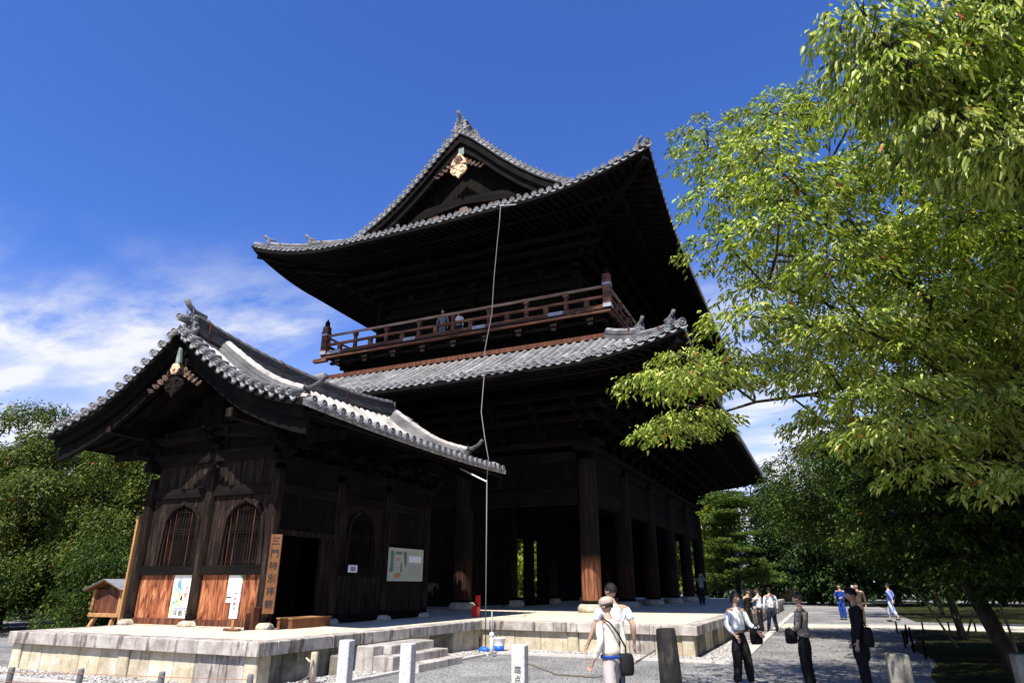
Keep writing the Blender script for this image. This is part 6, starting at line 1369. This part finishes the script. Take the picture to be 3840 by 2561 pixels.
# ------------------------------------------------------------------ lightning-conductor cable with its pipe
M_['cablem'] = flat('grey_cable_sheath',(0.16,0.16,0.165),0.6)
cb_ = thing('cable', (-5.44,-0.3,0), 'long grey cable hanging from the upper eave to a slim pipe before the gate', 'cable')
q = MB(); q.tube([(-6.42,2.42,15.27),(-6.44,2.38,14.5),(-6.50,2.36,13.78),(-6.60,2.3,12.2),(-6.66,2.28,10.76),(-6.85,2.1,9.2),(-6.80,1.9,8.35),(-6.28,1.0,7.95),(-6.0,0.3,6.6),(-5.62,-0.2,5.7),(-5.43,-0.3,5.01),(-5.47,-0.3,4.4)],0.014,6); q.build('wire', M_['cablem'], cb_, None, True)
q = MB(); q.tube([(-5.47,-0.3,4.42),(-5.455,-0.3,2.4),(-5.44,-0.3,0)],0.015,8); q.build('pipe', M_['cablem'], cb_, None, True)
q = MB(); q.bar((-5.47,-0.3,4.36),(-6.9,0.7,4.98),0.03,0.03); q.build('stay_bar', M_['white'], cb_)
q = MB(); q.bar((-7.15,2.14,8.52),(-5.2,2.0,8.56),0.03,0.03); q.build('bracket_bar', M_['metal'], cb_)
q = MB(); q.bar((-6.42,2.42,15.26),(-5.8,2.5,15.2),0.03,0.03); q.build('bracket_bar', M_['metal'], cb_)
q = MB(); q.tube([(-5.30,-0.22,0),(-5.30,-0.22,0.95)],0.02,6); o = q.build('thin_grey_pipe', M_['metal'], None, None, True); tag(o,'second thin grey pipe against the inner corner of the platform','pipe')
wp = MB(); wp.lathe([(0.05,0),(0.05,0.42),(0.042,0.44),(0.06,0.445),(0.055,0.52),(0.02,0.54)],10,T(-4.55,-1.75,0)); o = wp.build('white_pipe', M_['white'], None, None, True); tag(o,'short white capped pipe standing at the kerb corner','pipe')
bk = thing('bucket', (-4.95,-0.55,0), 'white and blue plastic bucket at the inner corner of the platform', 'bucket')
M_['blue'] = flat('blue_plastic',(0.02,0.13,0.62),0.4); q = MB(); q.lathe([(0.12,0.0),(0.135,0.14)],14,T(-4.95,-0.5,0.005)); q.build('lower_band', M_['blue'], bk, None, True)
q = MB(); q.lathe([(0.137,0.141),(0.16,0.30),(0.165,0.305),(0.165,0.32),(0.15,0.32),(0.135,0.16)],14,T(-4.95,-0.5,0.005),False); q.build('upper_band', M_['white'], bk, None, True)
q = MB(); q.lathe([(0.16,0.0),(0.19,0.05),(0.15,0.11),(0.09,0.14),(0.03,0.13),(0.001,0.12)],9,T(-5.32,-0.62,0.006) @ S(0.85,0.6,0.75)); o = q.build('blue_bag', M_['blue'], None, None, True); tag(o,'crumpled bright blue bag on the gravel at the foot of the pipe','bag')
# red fire-bucket stand on the platform
fb = thing('fire_extinguisher_stand', (-6.9,1.9,HP), 'red fire extinguisher stand on the platform behind the cable', 'fire extinguisher')
M_['redp'] = flat('red_paint',(0.75,0.03,0.02),0.35,0.5); q = MB(); q.bbox(-6.98,1.80,HP,-6.78,2.0,HP+0.30,0.02); q.build('box', M_['redp'], fb); q = MB(); q.box(-6.95,2.0,HP+0.30,-6.80,2.03,HP+0.60); q.build('sign_plate', M_['redp'], fb)
q = MB(); q.tube([(-6.88,1.9,HP+0.30),(-6.88,1.9,HP+0.38)],[0.035,0.02],8); q.build('valve', M_['black'], fb)
# ------------------------------------------------------------------ bollards, posts, low fence
M_['rope'] = flat('brown_rope',(0.16,0.13,0.10),0.95)
def bollard(x,y,w_,h,lab,rz=0,txt=None,grp='square granite bollards in the foreground',m='granite'):
    t = thing('granite_bollard',(x,y,0),lab,'bollard',grp); q = MB(); q.bbox(-w_/2,-w_/2,-0.1,w_/2,w_/2,h,0.012); q.build('shaft', M_[m], t, T(x,y,0) @ RZ(rz))
    if txt: text(txt, 0.10, M_['black'], t, T(x,y,0) @ RZ(rz) @ T(0,-w_/2-0.001,h-0.31), gap=1.15, name='engraved_letter')
    return t
bollard(-3.68,-8.45,0.175,0.83,'square pale granite bollard left of the stone steps',0.10)
bollard(-2.60,-8.45,0.175,0.82,'square pale granite bollard in front of the stone steps',0.10)
bollard(-1.02,-8.1,0.19,0.83,'square pale granite bollard with engraved characters before the inner corner',0.10,'臨点')
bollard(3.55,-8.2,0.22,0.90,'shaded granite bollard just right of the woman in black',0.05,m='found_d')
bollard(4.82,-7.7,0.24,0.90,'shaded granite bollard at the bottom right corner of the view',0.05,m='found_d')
bp_ = thing('charred_post',(0.66,-6.5,0),'thick blackened round timber post with a rope between the couple and the gate','post')
M_['char'] = mat('charred_timber',[(0.008,0.007,0.007),(0.022,0.02,0.019),(0.10,0.09,0.08)],7,(1,1,0.35),0.8,0.8,20,stops=[0.35,0.55,0.75])
q = MB(); q.lathe([(0.165,-0.1),(0.16,0.4),(0.15,0.85),(0.142,0.98),(0.125,1.0)],18,T(0.70,-6.5,0) @ RY(-0.04)); q.build('shaft', M_['char'], bp_, None, True)
q = MB(); q.tube([(0.50,-6.55,0.70),(0.2,-7.0,0.50),(-0.15,-7.45,0.40),(-0.6,-7.8,0.45),(-0.93,-8.05,0.60)],0.012,6); o = q.build('rope', M_['rope'], None, None, True); tag(o,'slack dark rope strung from the blackened post to the engraved bollard','rope')
q = MB(); q.lathe([(0.055,0),(0.06,0.5),(0.05,0.52)],10,T(-5.22,-7.3,0)); q.lathe([(0.02,0),(0.015,0.12)],6,T(-5.26,-7.34,0.36) @ RY(-1.0)); o = q.build('weathered_stake', M_['found'], None, None, True); tag(o,'grey weathered stake with a rope left of the granite bollards','stake')
q = MB(); q.tube([(-5.2,-7.34,0.40),(-5.05,-7.6,0.18),(-5.12,-7.9,0.06),(-5.3,-8.3,0.02)],0.014,6); o = q.build('rope', M_['rope'], None, None, True); tag(o,'loose rope trailing from the weathered stake to the gravel','rope')
ps = MB(); ps.lathe([(0.048,-0.1),(0.048,0.29),(0.04,0.31)],12); psm = ps.mesh('fence_post', mat('grey_fence_post',[(0.10,0.11,0.11),(0.22,0.23,0.22)],6,rough=0.8,bump=0.2), True)
fe = thing('low_wire_fence',(-8,-9.2,0),'low fence of round grey posts and copper wires along the near gravel','fence')
fp = [(-9.57-1.25,-9.95),(-9.57,-9.62),(-8.36,-9.25),(-6.81,-8.98),(-5.32,-8.62)]
for x,y in fp: inst(psm,'fence_post',fe,T(x,y,0))
M_['cop'] = flat('copper_wire',(0.35,0.13,0.07),0.5)
for z in (0.10,0.24):
    q = MB(); q.tube([(x,y-0.05,z) for x,y in fp],0.005,5); q.build('wire', M_['cop'], fe)
# distant hall with a grey roof and a pale wall glimpsed under the trees
dh = thing('distant_hall',(-1.5,66,0),'low distant hall whose grey tiled roof slopes down to the road end','building')
q = MB(); q.box(-7,63,0,1.2,70,1.2); q.build('wall', M_['plaster'], dh)
q = MB(); q.add([(-7,61.5,3.6),(-3.6,61.5,3.4),(1.4,61.5,0.9),(-7,66,5.6),(-3.2,66,5.4),(1.4,66,2.4),(-7,61.5,3.3),(1.4,61.5,0.7)],[(0,1,4,3),(1,2,5,4),(6,7,2,1,0)]); q.build('roof', M_['tile'], dh)
pw = thing('pale_wall',(28,38,0),'pale sunlit wall glimpsed between the trunks at the right edge','wall')
q = MB(); q.box(17,38.0,0,45,38.3,1.7); q.build('panel', M_['plaster'], pw); q = MB(); q.prism([(-0.3,1.7),(0.6,1.7),(0.15,2.0)],17,45,Matrix(((0,0,1,0),(1,0,0,38),(0,1,0,0),(0,0,0,1)))); q.build('coping', M_['tile'], pw)

# fallen leaves on the gravel and deck (nobody could count them)
_r = np.random.default_rng(8); n = 1500
P = np.stack([_r.uniform(-1.5,7,n), _r.uniform(-12,16,n), np.full(n,0.012)],1); P = P[P[:,0] > -0.3+0.0*P[:,1]]
V, F = leaf_cloud(P, 0.02, 1, 0.075, 0.0, 0.0, (-0.15,0.15), 3, 0.5); V[:,2] = np.clip(V[:,2],0.008,0.03)
o = link(bpy.data.objects.new('fallen_leaves', np_mesh('fallen_leaves', V, F, [leaf_mat('fallen_leaf', [(0.10,0.06,0.03),(0.28,0.16,0.06),(0.30,0.24,0.08)], 0.0, (1,1,1))]))); tag(o, kind='stuff')
# ------------------------------------------------------------------ people
def cloth(name, col, v=0.25, sc=6): return mat(name, [tuple(c*(1-v) for c in col), tuple(min(1,c*(1+v)) for c in col)], sc, rough=0.85, bump=0.5, bscale=14, spec=0.15)
M_['skin'] = mat('skin', [(0.42,0.25,0.17),(0.50,0.31,0.22)], 8, rough=0.55, bump=0.05)
M_['hair'] = mat('black_hair', [(0.006,0.005,0.005),(0.014,0.011,0.01)], 30, rough=0.6, bump=0.4, bscale=90, spec=0.2)
M_['eye'] = flat('dark_eye',(0.02,0.015,0.012),0.3)
C_ = dict(white=cloth('white_cotton',(0.74,0.74,0.76),0.06), cream=cloth('cream_cotton',(0.72,0.66,0.55),0.08), navy=cloth('navy_cloth',(0.02,0.025,0.05)), black=cloth('black_cloth',(0.014,0.013,0.014)),
  taupe=cloth('taupe_cloth',(0.42,0.37,0.36),0.12), tan=cloth('tan_cloth',(0.50,0.38,0.26),0.1), beige=cloth('beige_cap_cloth',(0.42,0.33,0.26),0.12), royal=cloth('royal_blue_cloth',(0.015,0.05,0.26),0.15), lav=cloth('lavender_cloth',(0.20,0.26,0.62),0.15),
  pale=cloth('pale_blue_cloth',(0.48,0.56,0.82),0.08), grey=cloth('grey_cloth',(0.20,0.20,0.21),0.15), pattern=cloth('patterned_blouse_cloth',(0.36,0.31,0.25),0.6,22), brown=cloth('brown_cloth',(0.06,0.045,0.035),0.2))
def skin_mesh(name, verts, edges, rad, root, m, sub=2):
    me = bpy.data.meshes.new(name); me.from_pydata([tuple(v) for v in verts], edges, []); o = bpy.data.objects.new('tmp_skin', me); COL.objects.link(o)
    md = o.modifiers.new('s','SKIN'); md.use_smooth_shade = True; md.branch_smoothing = 0.6
    for i, sv in enumerate(me.skin_vertices[0].data):
        r_ = rad[i]; sv.radius = (r_, r_) if not hasattr(r_, '__len__') else r_; sv.use_root = (i == root)
    sb_ = o.modifiers.new('u','SUBSURF'); sb_.levels = sub; sb_.render_levels = sub
    dg = bpy.context.evaluated_depsgraph_get(); out = bpy.data.meshes.new_from_object(o.evaluated_get(dg)); out.name = name
    COL.objects.unlink(o); bpy.data.objects.remove(o); bpy.data.meshes.remove(me)
    out.materials.clear(); out.materials.append(m)
    if name != 'body':
        from mathutils import noise as _ns
        for v in out.vertices:
            c = v.co; v.co = c+v.normal*(0.010*_ns.noise(Vector((c.x*9,c.y*9,c.z*5)))+0.006*_ns.noise(Vector((c.x*22+3,c.y*22,c.z*16))))
    return out
def person(loc, rz, h, label, top, trousers, hair='short', arms=None, legs=None, lean=(0,0), headyaw=0, headpitch=0, sleeve=1.0, fingers=True, female=False, long_coat=False, crop=1.0, group=None, belt=None, cap=None, tuck=False, sub=2, wide=1.0):
    """local frame: facing -Y, x to the figure's left is +x. Units are fractions of height h."""
    t = thing('person', loc, label, 'person', group, rz); W_ = WM[t.name]; k = h
    sh = (0.105 if female else 0.122)*wide; hp_ = 0.052
    lx, ly = lean
    def P(x,y,z): f = max(0, z-0.52)/0.48; return Vector((x+lx*f, y+ly*f, z))*k
    A = arms or {}; Lg = legs or {}
    aR = A.get('R', [(-sh-0.035,0.01,0.63),(-sh-0.04,-0.03,0.475)]); aL = A.get('L', [(sh+0.035,0.01,0.63),(sh+0.04,-0.03,0.475)])
    lR = Lg.get('R', [(-0.055,-0.01,0.285),(-0.055,0.01,0.045)]); lL = Lg.get('L', [(0.055,-0.01,0.285),(0.055,0.01,0.045)])
    V = []; E_ = []; Rr = []
    def add(p, r_, to=None):
        V.append(p); Rr.append((r_[0]*k, r_[1]*k) if hasattr(r_, '__len__') else r_*k)
        if to is not None: E_.append((to, len(V)-1))
        return len(V)-1
    pel = add(P(0,0.0,0.53),(0.075,0.058)); wst = add(P(0,0,0.61),(0.068,0.05),pel); ch = add(P(0,0.005,0.72),(0.082,0.056),wst); nb_ = add(P(0,0.008,0.80),(0.05,0.042),ch); nk = add(P(0,-0.002,0.85),0.030,nb_); hd0 = add(P(0,-0.008,0.885),0.034,nk)
    nail = []
    for sgn, (el, ha) in ((-1,aR),(1,aL)):
        s0 = add(P(sgn*sh,0.008,0.79),0.036,ch if False else nb_); m_ = add((P(sgn*sh,0.008,0.79)+P(*el))/2,0.028,s0); e_ = add(P(*el),0.023,m_); f_ = add((P(*el)*0.5+P(*ha)*0.5),0.021,e_); w_ = add(P(*ha),0.014,f_)
        d = (P(*ha)-P(*el)).normalized(); 
        side = d.cross(Vector((sgn*1.0,0,0))); side = Vector((0,-1,0)) if side.length < 0.2 else side.normalized()
        if side.y > 0: side = -side
        pc = add(P(*ha)+d*0.035*k,(0.021,0.015),w_)
        if fingers:
            nrm = d.cross(side).normalized()*(-sgn)
            for fi, (o_, ln) in enumerate(((-0.017,0.036),(-0.006,0.042),(0.006,0.040),(0.016,0.032))):
                b_ = P(*ha)+d*0.055*k+side*(-o_)*k; f1 = add(b_,0.0062,pc); f2 = add(b_+(d*0.9+nrm*0.25)*ln*0.5*k,0.0055,f1); add(b_+(d*0.8+nrm*0.7)*ln*0.95*k,0.0045,f2)
            tb = P(*ha)+d*0.018*k+side*0.020*k; t1 = add(tb,0.008,w_); add(tb+(d*0.6+side*0.6)*0.032*k,0.006,t1)
        else: add(P(*ha)+d*0.085*k,(0.017,0.010),pc)
    for sgn, (kn, an) in ((-1,lR),(1,lL)):
        h0 = add(P(sgn*hp_,0,0.49),0.055,pel); m_ = add((P(sgn*hp_,0,0.49)+P(*kn))/2,0.046,h0); kk = add(P(*kn),0.034,m_); c_ = add(P(*kn)*0.62+P(*an)*0.38,0.031,kk); a_ = add(P(*an),0.018,c_); add(P(*an)+Vector((0,-0.055,-0.022))*k,0.016,a_)
    me = skin_mesh('body', V, E_, Rr, 0, M_['skin'], 2 if fingers else 1)
    # head joined into the body mesh
    hb = MB(); Hm = Matrix.Translation(P(0,-0.012,0.932)) @ RZ(headyaw) @ RX(headpitch)
    n1_, n2_ = 14, 18; vs = []
    for i in range(n1_+1):
        ph = math.pi*i/n1_; zz = math.cos(ph)
        for j in range(n2_):
            a = 2*math.pi*j/n2_; r_ = math.sin(ph); x = 0.044*r_*math.cos(a); y = 0.056*r_*math.sin(a); z = 0.066*zz
            if z < 0: x *= 1+z*4.5; y = y*(1+z*2.2)-(0.006*(-z/0.066))
            if y < -0.035 and abs(x) < 0.012 and -0.022 < z < 0.004: y -= 0.012*(1-abs(z+0.014)/0.02)
            if y < -0.030 and 0.002 < z < 0.014 and abs(abs(x)-0.018) < 0.012: y += 0.004
            vs.append(tuple(Hm @ (Vector((x,y,z))*k)))
    hb.add(vs, [(i*n2_+j,i*n2_+(j+1)%n2_,(i+1)*n2_+(j+1)%n2_,(i+1)*n2_+j) for i in range(n1_) for j in range(n2_)])
    for sgn in (-1,1): hb.lathe([(0.001,-0.006*k),(0.014*k,-0.004*k),(0.016*k,0.002*k),(0.008*k,0.006*k),(0.001,0.003*k)],8,Hm @ Matrix.Translation(Vector((sgn*0.045,0.004,-0.006))*k) @ RY(sgn*1.35) @ S(0.75,1.35,1))
    hm_ = hb.mesh('head', M_['skin'], True)
    bm_ = bmesh.new(); bm_.from_mesh(me); bm_.from_mesh(hm_); bm_.to_mesh(me); bm_.free(); me.polygons.foreach_set('use_smooth',[True]*len(me.polygons)); me.update()
    body = link(bpy.data.objects.new('body', me), t, W_)
    q = MB()
    for sgn in (-1,1):
        f = MB(); f.lathe([(0.001,0),(0.006*k,0.001),(0.001,0.003*k)],8,Hm @ Matrix.Translation(Vector((sgn*0.0165,-0.0475,0.001))*k) @ RX(R(90)) @ S(1.2,0.7,1)); f.build('eye', M_['eye'], body, W_)
        f = MB(); f.box(-0.010*k,-0.003*k,-0.0015*k,0.010*k,0.003*k,0.0015*k,Hm @ Matrix.Translation(Vector((sgn*0.0175,-0.051,0.012))*k)); f.build('eyebrow', M_['hair'], body, W_)
    f = MB(); f.box(-0.011*k,-0.003*k,-0.002*k,0.011*k,0.003*k,0.002*k,Hm @ Matrix.Translation(Vector((0,-0.052,-0.036))*k)); f.build('mouth', flat('lips',(0.40,0.14,0.11)), body, W_)
    # hair shell
    if hair:
        hr = MB(); vs = []; g2 = random.Random(int(h*1000)); lo = {'short':-0.02,'bob':-0.06,'tied':-0.03}[hair]
        n1_, n2_ = 12, 20
        for i in range(n1_+1):
            ph = 0.02+(math.pi*0.74)*i/n1_; zz = math.cos(ph)
            for j in range(n2_):
                a = 2*math.pi*j/n2_; sx_, sy_ = math.cos(a), math.sin(a); fr = max(0,-sy_); z = 0.073*zz
                lim = 0.030 if fr > 0.45 else (0.030*(fr/0.45)+lo*(1-fr/0.45)); z = max(z, lim)
                rr_ = math.sin(min(ph, math.pi/2+0.25)) if z > 0 else 0.97
                thick = 1.12+0.05*g2.random()+(0.10 if hair=='bob' else 0.0)
                vs.append(tuple(Hm @ (Vector((0.044*thick*rr_*sx_, 0.056*thick*rr_*sy_+0.004, z))*k)))
        hr.add(vs, [(i*n2_+j,i*n2_+(j+1)%n2_,(i+1)*n2_+(j+1)%n2_,(i+1)*n2_+j) for i in range(n1_) for j in range(n2_)]+[tuple(range(n2_-1,-1,-1))])
        hr.build('hair', M_['hair'], body, W_, True)
    if cap:
        q = MB(); q.lathe([(0.056*k,-0.004*k),(0.064*k,0.008*k),(0.066*k,0.03*k),(0.058*k,0.052*k),(0.035*k,0.066*k),(0.001,0.070*k)],16,Hm @ Matrix.Translation(Vector((0,0.004,0.012))*k) @ S(0.93,1.12,1)); q.lathe([(0.001,0),(0.055*k,-0.002*k),(0.06*k,0.003*k),(0.001,0.008*k)],14,Hm @ Matrix.Translation(Vector((0,-0.055,0.006))*k) @ RX(-0.15) @ S(0.95,0.75,1)); q.build('cap', C_[cap], body, W_, True)
    # shirt
    V = []; E_ = []; Rr = []; g_ = 0.014*(1.25 if not tuck else 1.0)
    hem = 0.24 if long_coat else (0.50 if not tuck else 0.575)
    b0 = add(P(0,0,hem),((0.115 if long_coat else 0.084)+g_,(0.085 if long_coat else 0.066)+g_)); b1 = add(P(0,0,0.60),(0.076+g_,0.056+g_),b0); b2 = add(P(0,0.005,0.70),(0.088+g_,0.060+g_),b1); b3 = add(P(0,0.010,0.790),(0.074+g_,0.050+g_),b2); add(P(0,0.004,0.836),(0.042,0.040),b3)
    for sgn, (el, ha) in ((-1,aR),(1,aL)):
        s0 = add(P(sgn*sh*0.97,0.008,0.790),0.047,b3); 
        if sleeve >= 1: m_ = add((P(sgn*sh,0.008,0.79)+P(*el))/2,0.037,s0); e_ = add(P(*el),0.032,m_); add(P(*el)*0.12+P(*ha)*0.88,0.024,e_)
        else: m_ = add(P(sgn*sh,0.008,0.79)*0.6+P(*el)*0.4,0.041,s0); add(P(sgn*sh,0.008,0.79)*0.3+P(*el)*0.7,0.037,m_)
    link(bpy.data.objects.new('shirt' if not long_coat else 'coat', skin_mesh('shirt', V, E_, Rr, 2, C_[top], sub)), body, W_)
    # trousers
    V = []; E_ = []; Rr = []
    w0 = add(P(0,0,0.595),(0.072,0.054)); p0 = add(P(0,0,0.53),(0.086,0.067),w0)
    for sgn, (kn, an) in ((-1,lR),(1,lL)):
        h0 = add(P(sgn*hp_,0,0.475),0.068,p0); m_ = add((P(sgn*hp_,0,0.475)+P(*kn))/2,0.063,h0); kk = add(P(*kn),0.055,m_)
        if crop >= 1: c_ = add((P(*kn)+P(*an))/2,0.050,kk); add(P(*an)+Vector((0,0.004,-0.012))*k,0.046,c_)
        else: add(P(*kn)*(1-crop)+P(*an)*crop,0.042,kk)
    link(bpy.data.objects.new('trousers', skin_mesh('trousers', V, E_, Rr, 1, C_[trousers], sub)), body, W_)
    for sgn, (kn, an) in ((-1,lR),(1,lL)):
        q = MB(); a_ = P(*an)*1.0; q.lathe([(0.020,-0.006),(0.026,0.0),(0.027,0.012),(0.020,0.03),(0.001,0.034)],12,Matrix.Translation(Vector((a_.x,a_.y-0.035*k,max(0.006*k,a_.z-0.042*k)))) @ S(1.15*k,2.6*k,k)); q.build('shoe', C_['black'], body, W_, True)
    if belt:
        q = MB(); n = 20; q.lathe([(0.088,0),(0.093,0.004),(0.093,0.022),(0.088,0.026)],20,Matrix.Translation(P(0,0,0.505)) @ S(k*1.10,k*0.86,k),False); q.build('belt', C_[belt], body, W_, True)
    return t, W_, body
def bag(label, W_, pts, strap, m, owner_parent=None, flap=None):
    b_ = thing('bag', tuple(W_ @ Vector(pts[0])), label, 'bag'); q = MB(); c = Vector(pts[0]); sx_, sy_, sz_ = pts[1]
    prof = [(0.001,-1),(0.8,-0.98),(0.98,-0.7),(1,0),(0.92,0.7),(0.7,0.95),(0.001,1)]
    q.lathe(prof, 14, Matrix.Translation(c) @ S(sx_,sy_,sz_)); q.build('pouch', m, b_, W_, True)
    q = MB(); q.tube([Vector(p) for p in strap], 0.011, 6); q.build('strap', m, b_, W_, True)
    return b_
# heading: rz rotates the figure (it faces -Y at 0); camera looks along (-0.41,0.91)
def face(dx, dy): return math.atan2(dx, -dy)
# couple walking away to the left in the foreground
man, Wm_, _b = person((0.12,-7.36,0), face(-0.62,0.78), 1.63, 'man in white short-sleeved shirt and navy trousers walking behind the woman in beige cap', 'white','navy','short',
   arms={'R':[(-0.165,0.05,0.645),(-0.185,-0.01,0.50)],'L':[(0.17,-0.03,0.635),(0.215,-0.09,0.50)]}, legs={'R':[(-0.055,-0.08,0.29),(-0.055,-0.03,0.05)],'L':[(0.055,0.05,0.29),(0.06,0.17,0.10)]}, lean=(0.0,-0.035), headyaw=0.45, headpitch=0.1, sleeve=0.5)
wom, Ww, _b = person((0.32,-8.24,0), face(-0.80,0.60), 1.44, 'woman in beige cap, cream top, blue belt and taupe trousers with black strap', 'cream','taupe','short',
   arms={'R':[(-0.125,0.03,0.63),(-0.13,-0.02,0.46)],'L':[(0.135,0.04,0.63),(0.155,-0.06,0.475)]}, legs={'R':[(-0.055,-0.085,0.29),(-0.055,-0.06,0.05)],'L':[(0.055,0.05,0.29),(0.06,0.16,0.10)]}, lean=(0,-0.03), headyaw=0.25, headpitch=0.25, sleeve=1.0, female=True, belt='royal', cap='beige')
bag('black shoulder bag on the hip of the woman in the beige cap', Ww, [(-0.17,0.10,0.66),(0.10,0.06,0.13)], [(-0.16,0.10,0.78),(-0.13,0.135,0.86),(-0.02,0.145,1.02),(0.09,0.12,1.15),(0.14,0.03,1.205),(0.10,-0.08,1.13)], C_['black'])
# three women at the edge of the tree shade
a3, W3, _b = person((1.44,-4.28,0), face(0.75,-0.66), 1.50, 'woman in white blouse and black trousers, leftmost of the three standing women', 'white','black','bob',
   arms={'R':[(-0.15,0.02,0.64),(-0.11,-0.07,0.53)],'L':[(0.155,-0.02,0.645),(0.17,-0.13,0.565)]}, female=True, tuck=True, headpitch=0.15, legs={'R':[(-0.06,-0.01,0.285),(-0.075,0.01,0.045)],'L':[(0.065,-0.03,0.285),(0.10,-0.02,0.045)]})
bag('black handbag held at the side of the woman in the white blouse', W3, [(0.27,-0.13,0.78),(0.13,0.07,0.13)], [(0.20,-0.13,0.88),(0.235,-0.14,0.93),(0.275,-0.14,0.95),(0.31,-0.14,0.93),(0.34,-0.13,0.88)], C_['black'])
a4, W4, _b = person((2.47,-4.06,0), face(-0.9,0.25), 1.49, 'woman in patterned beige blouse with arms folded, middle of the three standing women', 'pattern','black','short',
   arms={'R':[(-0.14,-0.02,0.635),(-0.02,-0.12,0.60)],'L':[(0.15,0.0,0.635),(0.06,-0.12,0.585)]}, female=True, headpitch=0.2)
bag('black shoulder bag of the woman in the patterned blouse', W4, [(0.10,-0.17,0.80),(0.17,0.09,0.12)], [(0.05,-0.12,0.90),(0.02,-0.11,1.02),(0.0,-0.09,1.15),(0.06,0.0,1.22),(0.13,0.07,1.12),(0.18,0.04,0.93)], C_['black'])
a5, W5, _b = person((3.32,-3.95,0), face(-0.95,-0.1), 1.56, 'woman in a long black coat in the shade, rightmost of the three standing women', 'black','black','short',
   arms={'R':[(-0.165,0.0,0.63),(-0.15,-0.05,0.47)],'L':[(0.17,0.0,0.63),(0.165,-0.04,0.47)]}, female=True, long_coat=True, headpitch=0.3, wide=1.3)
bag('dark handbag on the arm of the woman in the long black coat', W5, [(0.24,0.10,0.82),(0.16,0.08,0.15)], [(0.16,0.08,0.92),(0.18,0.06,1.05),(0.22,0.05,1.08),(0.27,0.07,1.05),(0.30,0.10,0.92)], C_['black'])
# people farther off
F_ = dict(fingers=False, sub=1)
person((0.10,10.5,0), face(0.8,-0.5), 1.50, 'person in black crouching slightly with head bowed, left of the two figures in white shirts', 'black','black','short', lean=(0,-0.08), headpitch=0.4, **F_)
person((0.50,10.75,0), face(-0.9,0.2), 1.52, 'person in white shirt and black trousers reaching an arm out to the left', 'white','black','short', arms={'R':[(-0.12,-0.13,0.74),(-0.06,-0.28,0.72)],'L':[(0.13,-0.10,0.68),(0.08,-0.24,0.66)]}, sleeve=0.5, **F_)
person((0.90,10.9,0), face(-0.4,0.9), 1.54, 'person in white shirt and navy jeans with back turned by the platform edge', 'white','navy','short', legs={'R':[(-0.06,-0.01,0.285),(-0.09,0.01,0.045)],'L':[(0.065,-0.03,0.285),(0.11,-0.02,0.045)]}, tuck=False, **F_)
person((3.46,21.9,0), face(-0.5,-0.8), 1.68, 'person in royal blue work clothes standing beyond the cross path', 'royal','royal','short', arms={'R':[(-0.16,-0.04,0.66),(-0.10,-0.12,0.62)],'L':[(0.16,-0.04,0.66),(0.10,-0.12,0.62)]}, **F_)
person((4.25,26.5,0), face(-0.7,-0.5), 1.60, 'person in grey with a white head scarf beyond the figure in blue', 'grey','grey',None, cap='white', **F_)
person((4.05,16.2,0), face(-0.2,-0.9), 1.70, 'dark-haired person in brown jacket half hidden behind the woman in the black coat', 'brown','brown','short', **F_)
person((5.55,20.6,0), face(-0.8,0.4), 1.72, 'person in lavender top and pale blue cropped trousers stepping across the path', 'lav','pale','short', crop=0.6, legs={'R':[(-0.055,-0.10,0.30),(-0.055,-0.10,0.06)],'L':[(0.055,0.06,0.29),(0.06,0.18,0.10)]}, arms={'R':[(-0.15,0.05,0.66),(-0.16,-0.06,0.58)],'L':[(0.15,0.10,0.66),(0.19,0.14,0.56)]}, **F_)
person((-2.76,18.06,HP), face(0.5,-0.8), 1.50, 'person in grey top and black trousers raising a camera beside the last gate column', 'grey','black','short', arms={'R':[(-0.13,-0.10,0.74),(-0.03,-0.12,0.90)],'L':[(0.13,-0.10,0.74),(0.03,-0.12,0.90)]}, **F_)
person((-11.05,6.2,11.565), face(0.1,-1), 1.64, 'visitor in grey on the upper balcony, the taller of the pair', 'grey','grey','short', **F_)
person((-10.25,6.2,11.565), face(0.1,-1), 1.44, 'visitor in white on the upper balcony, the shorter of the pair', 'white','navy','short', **F_)
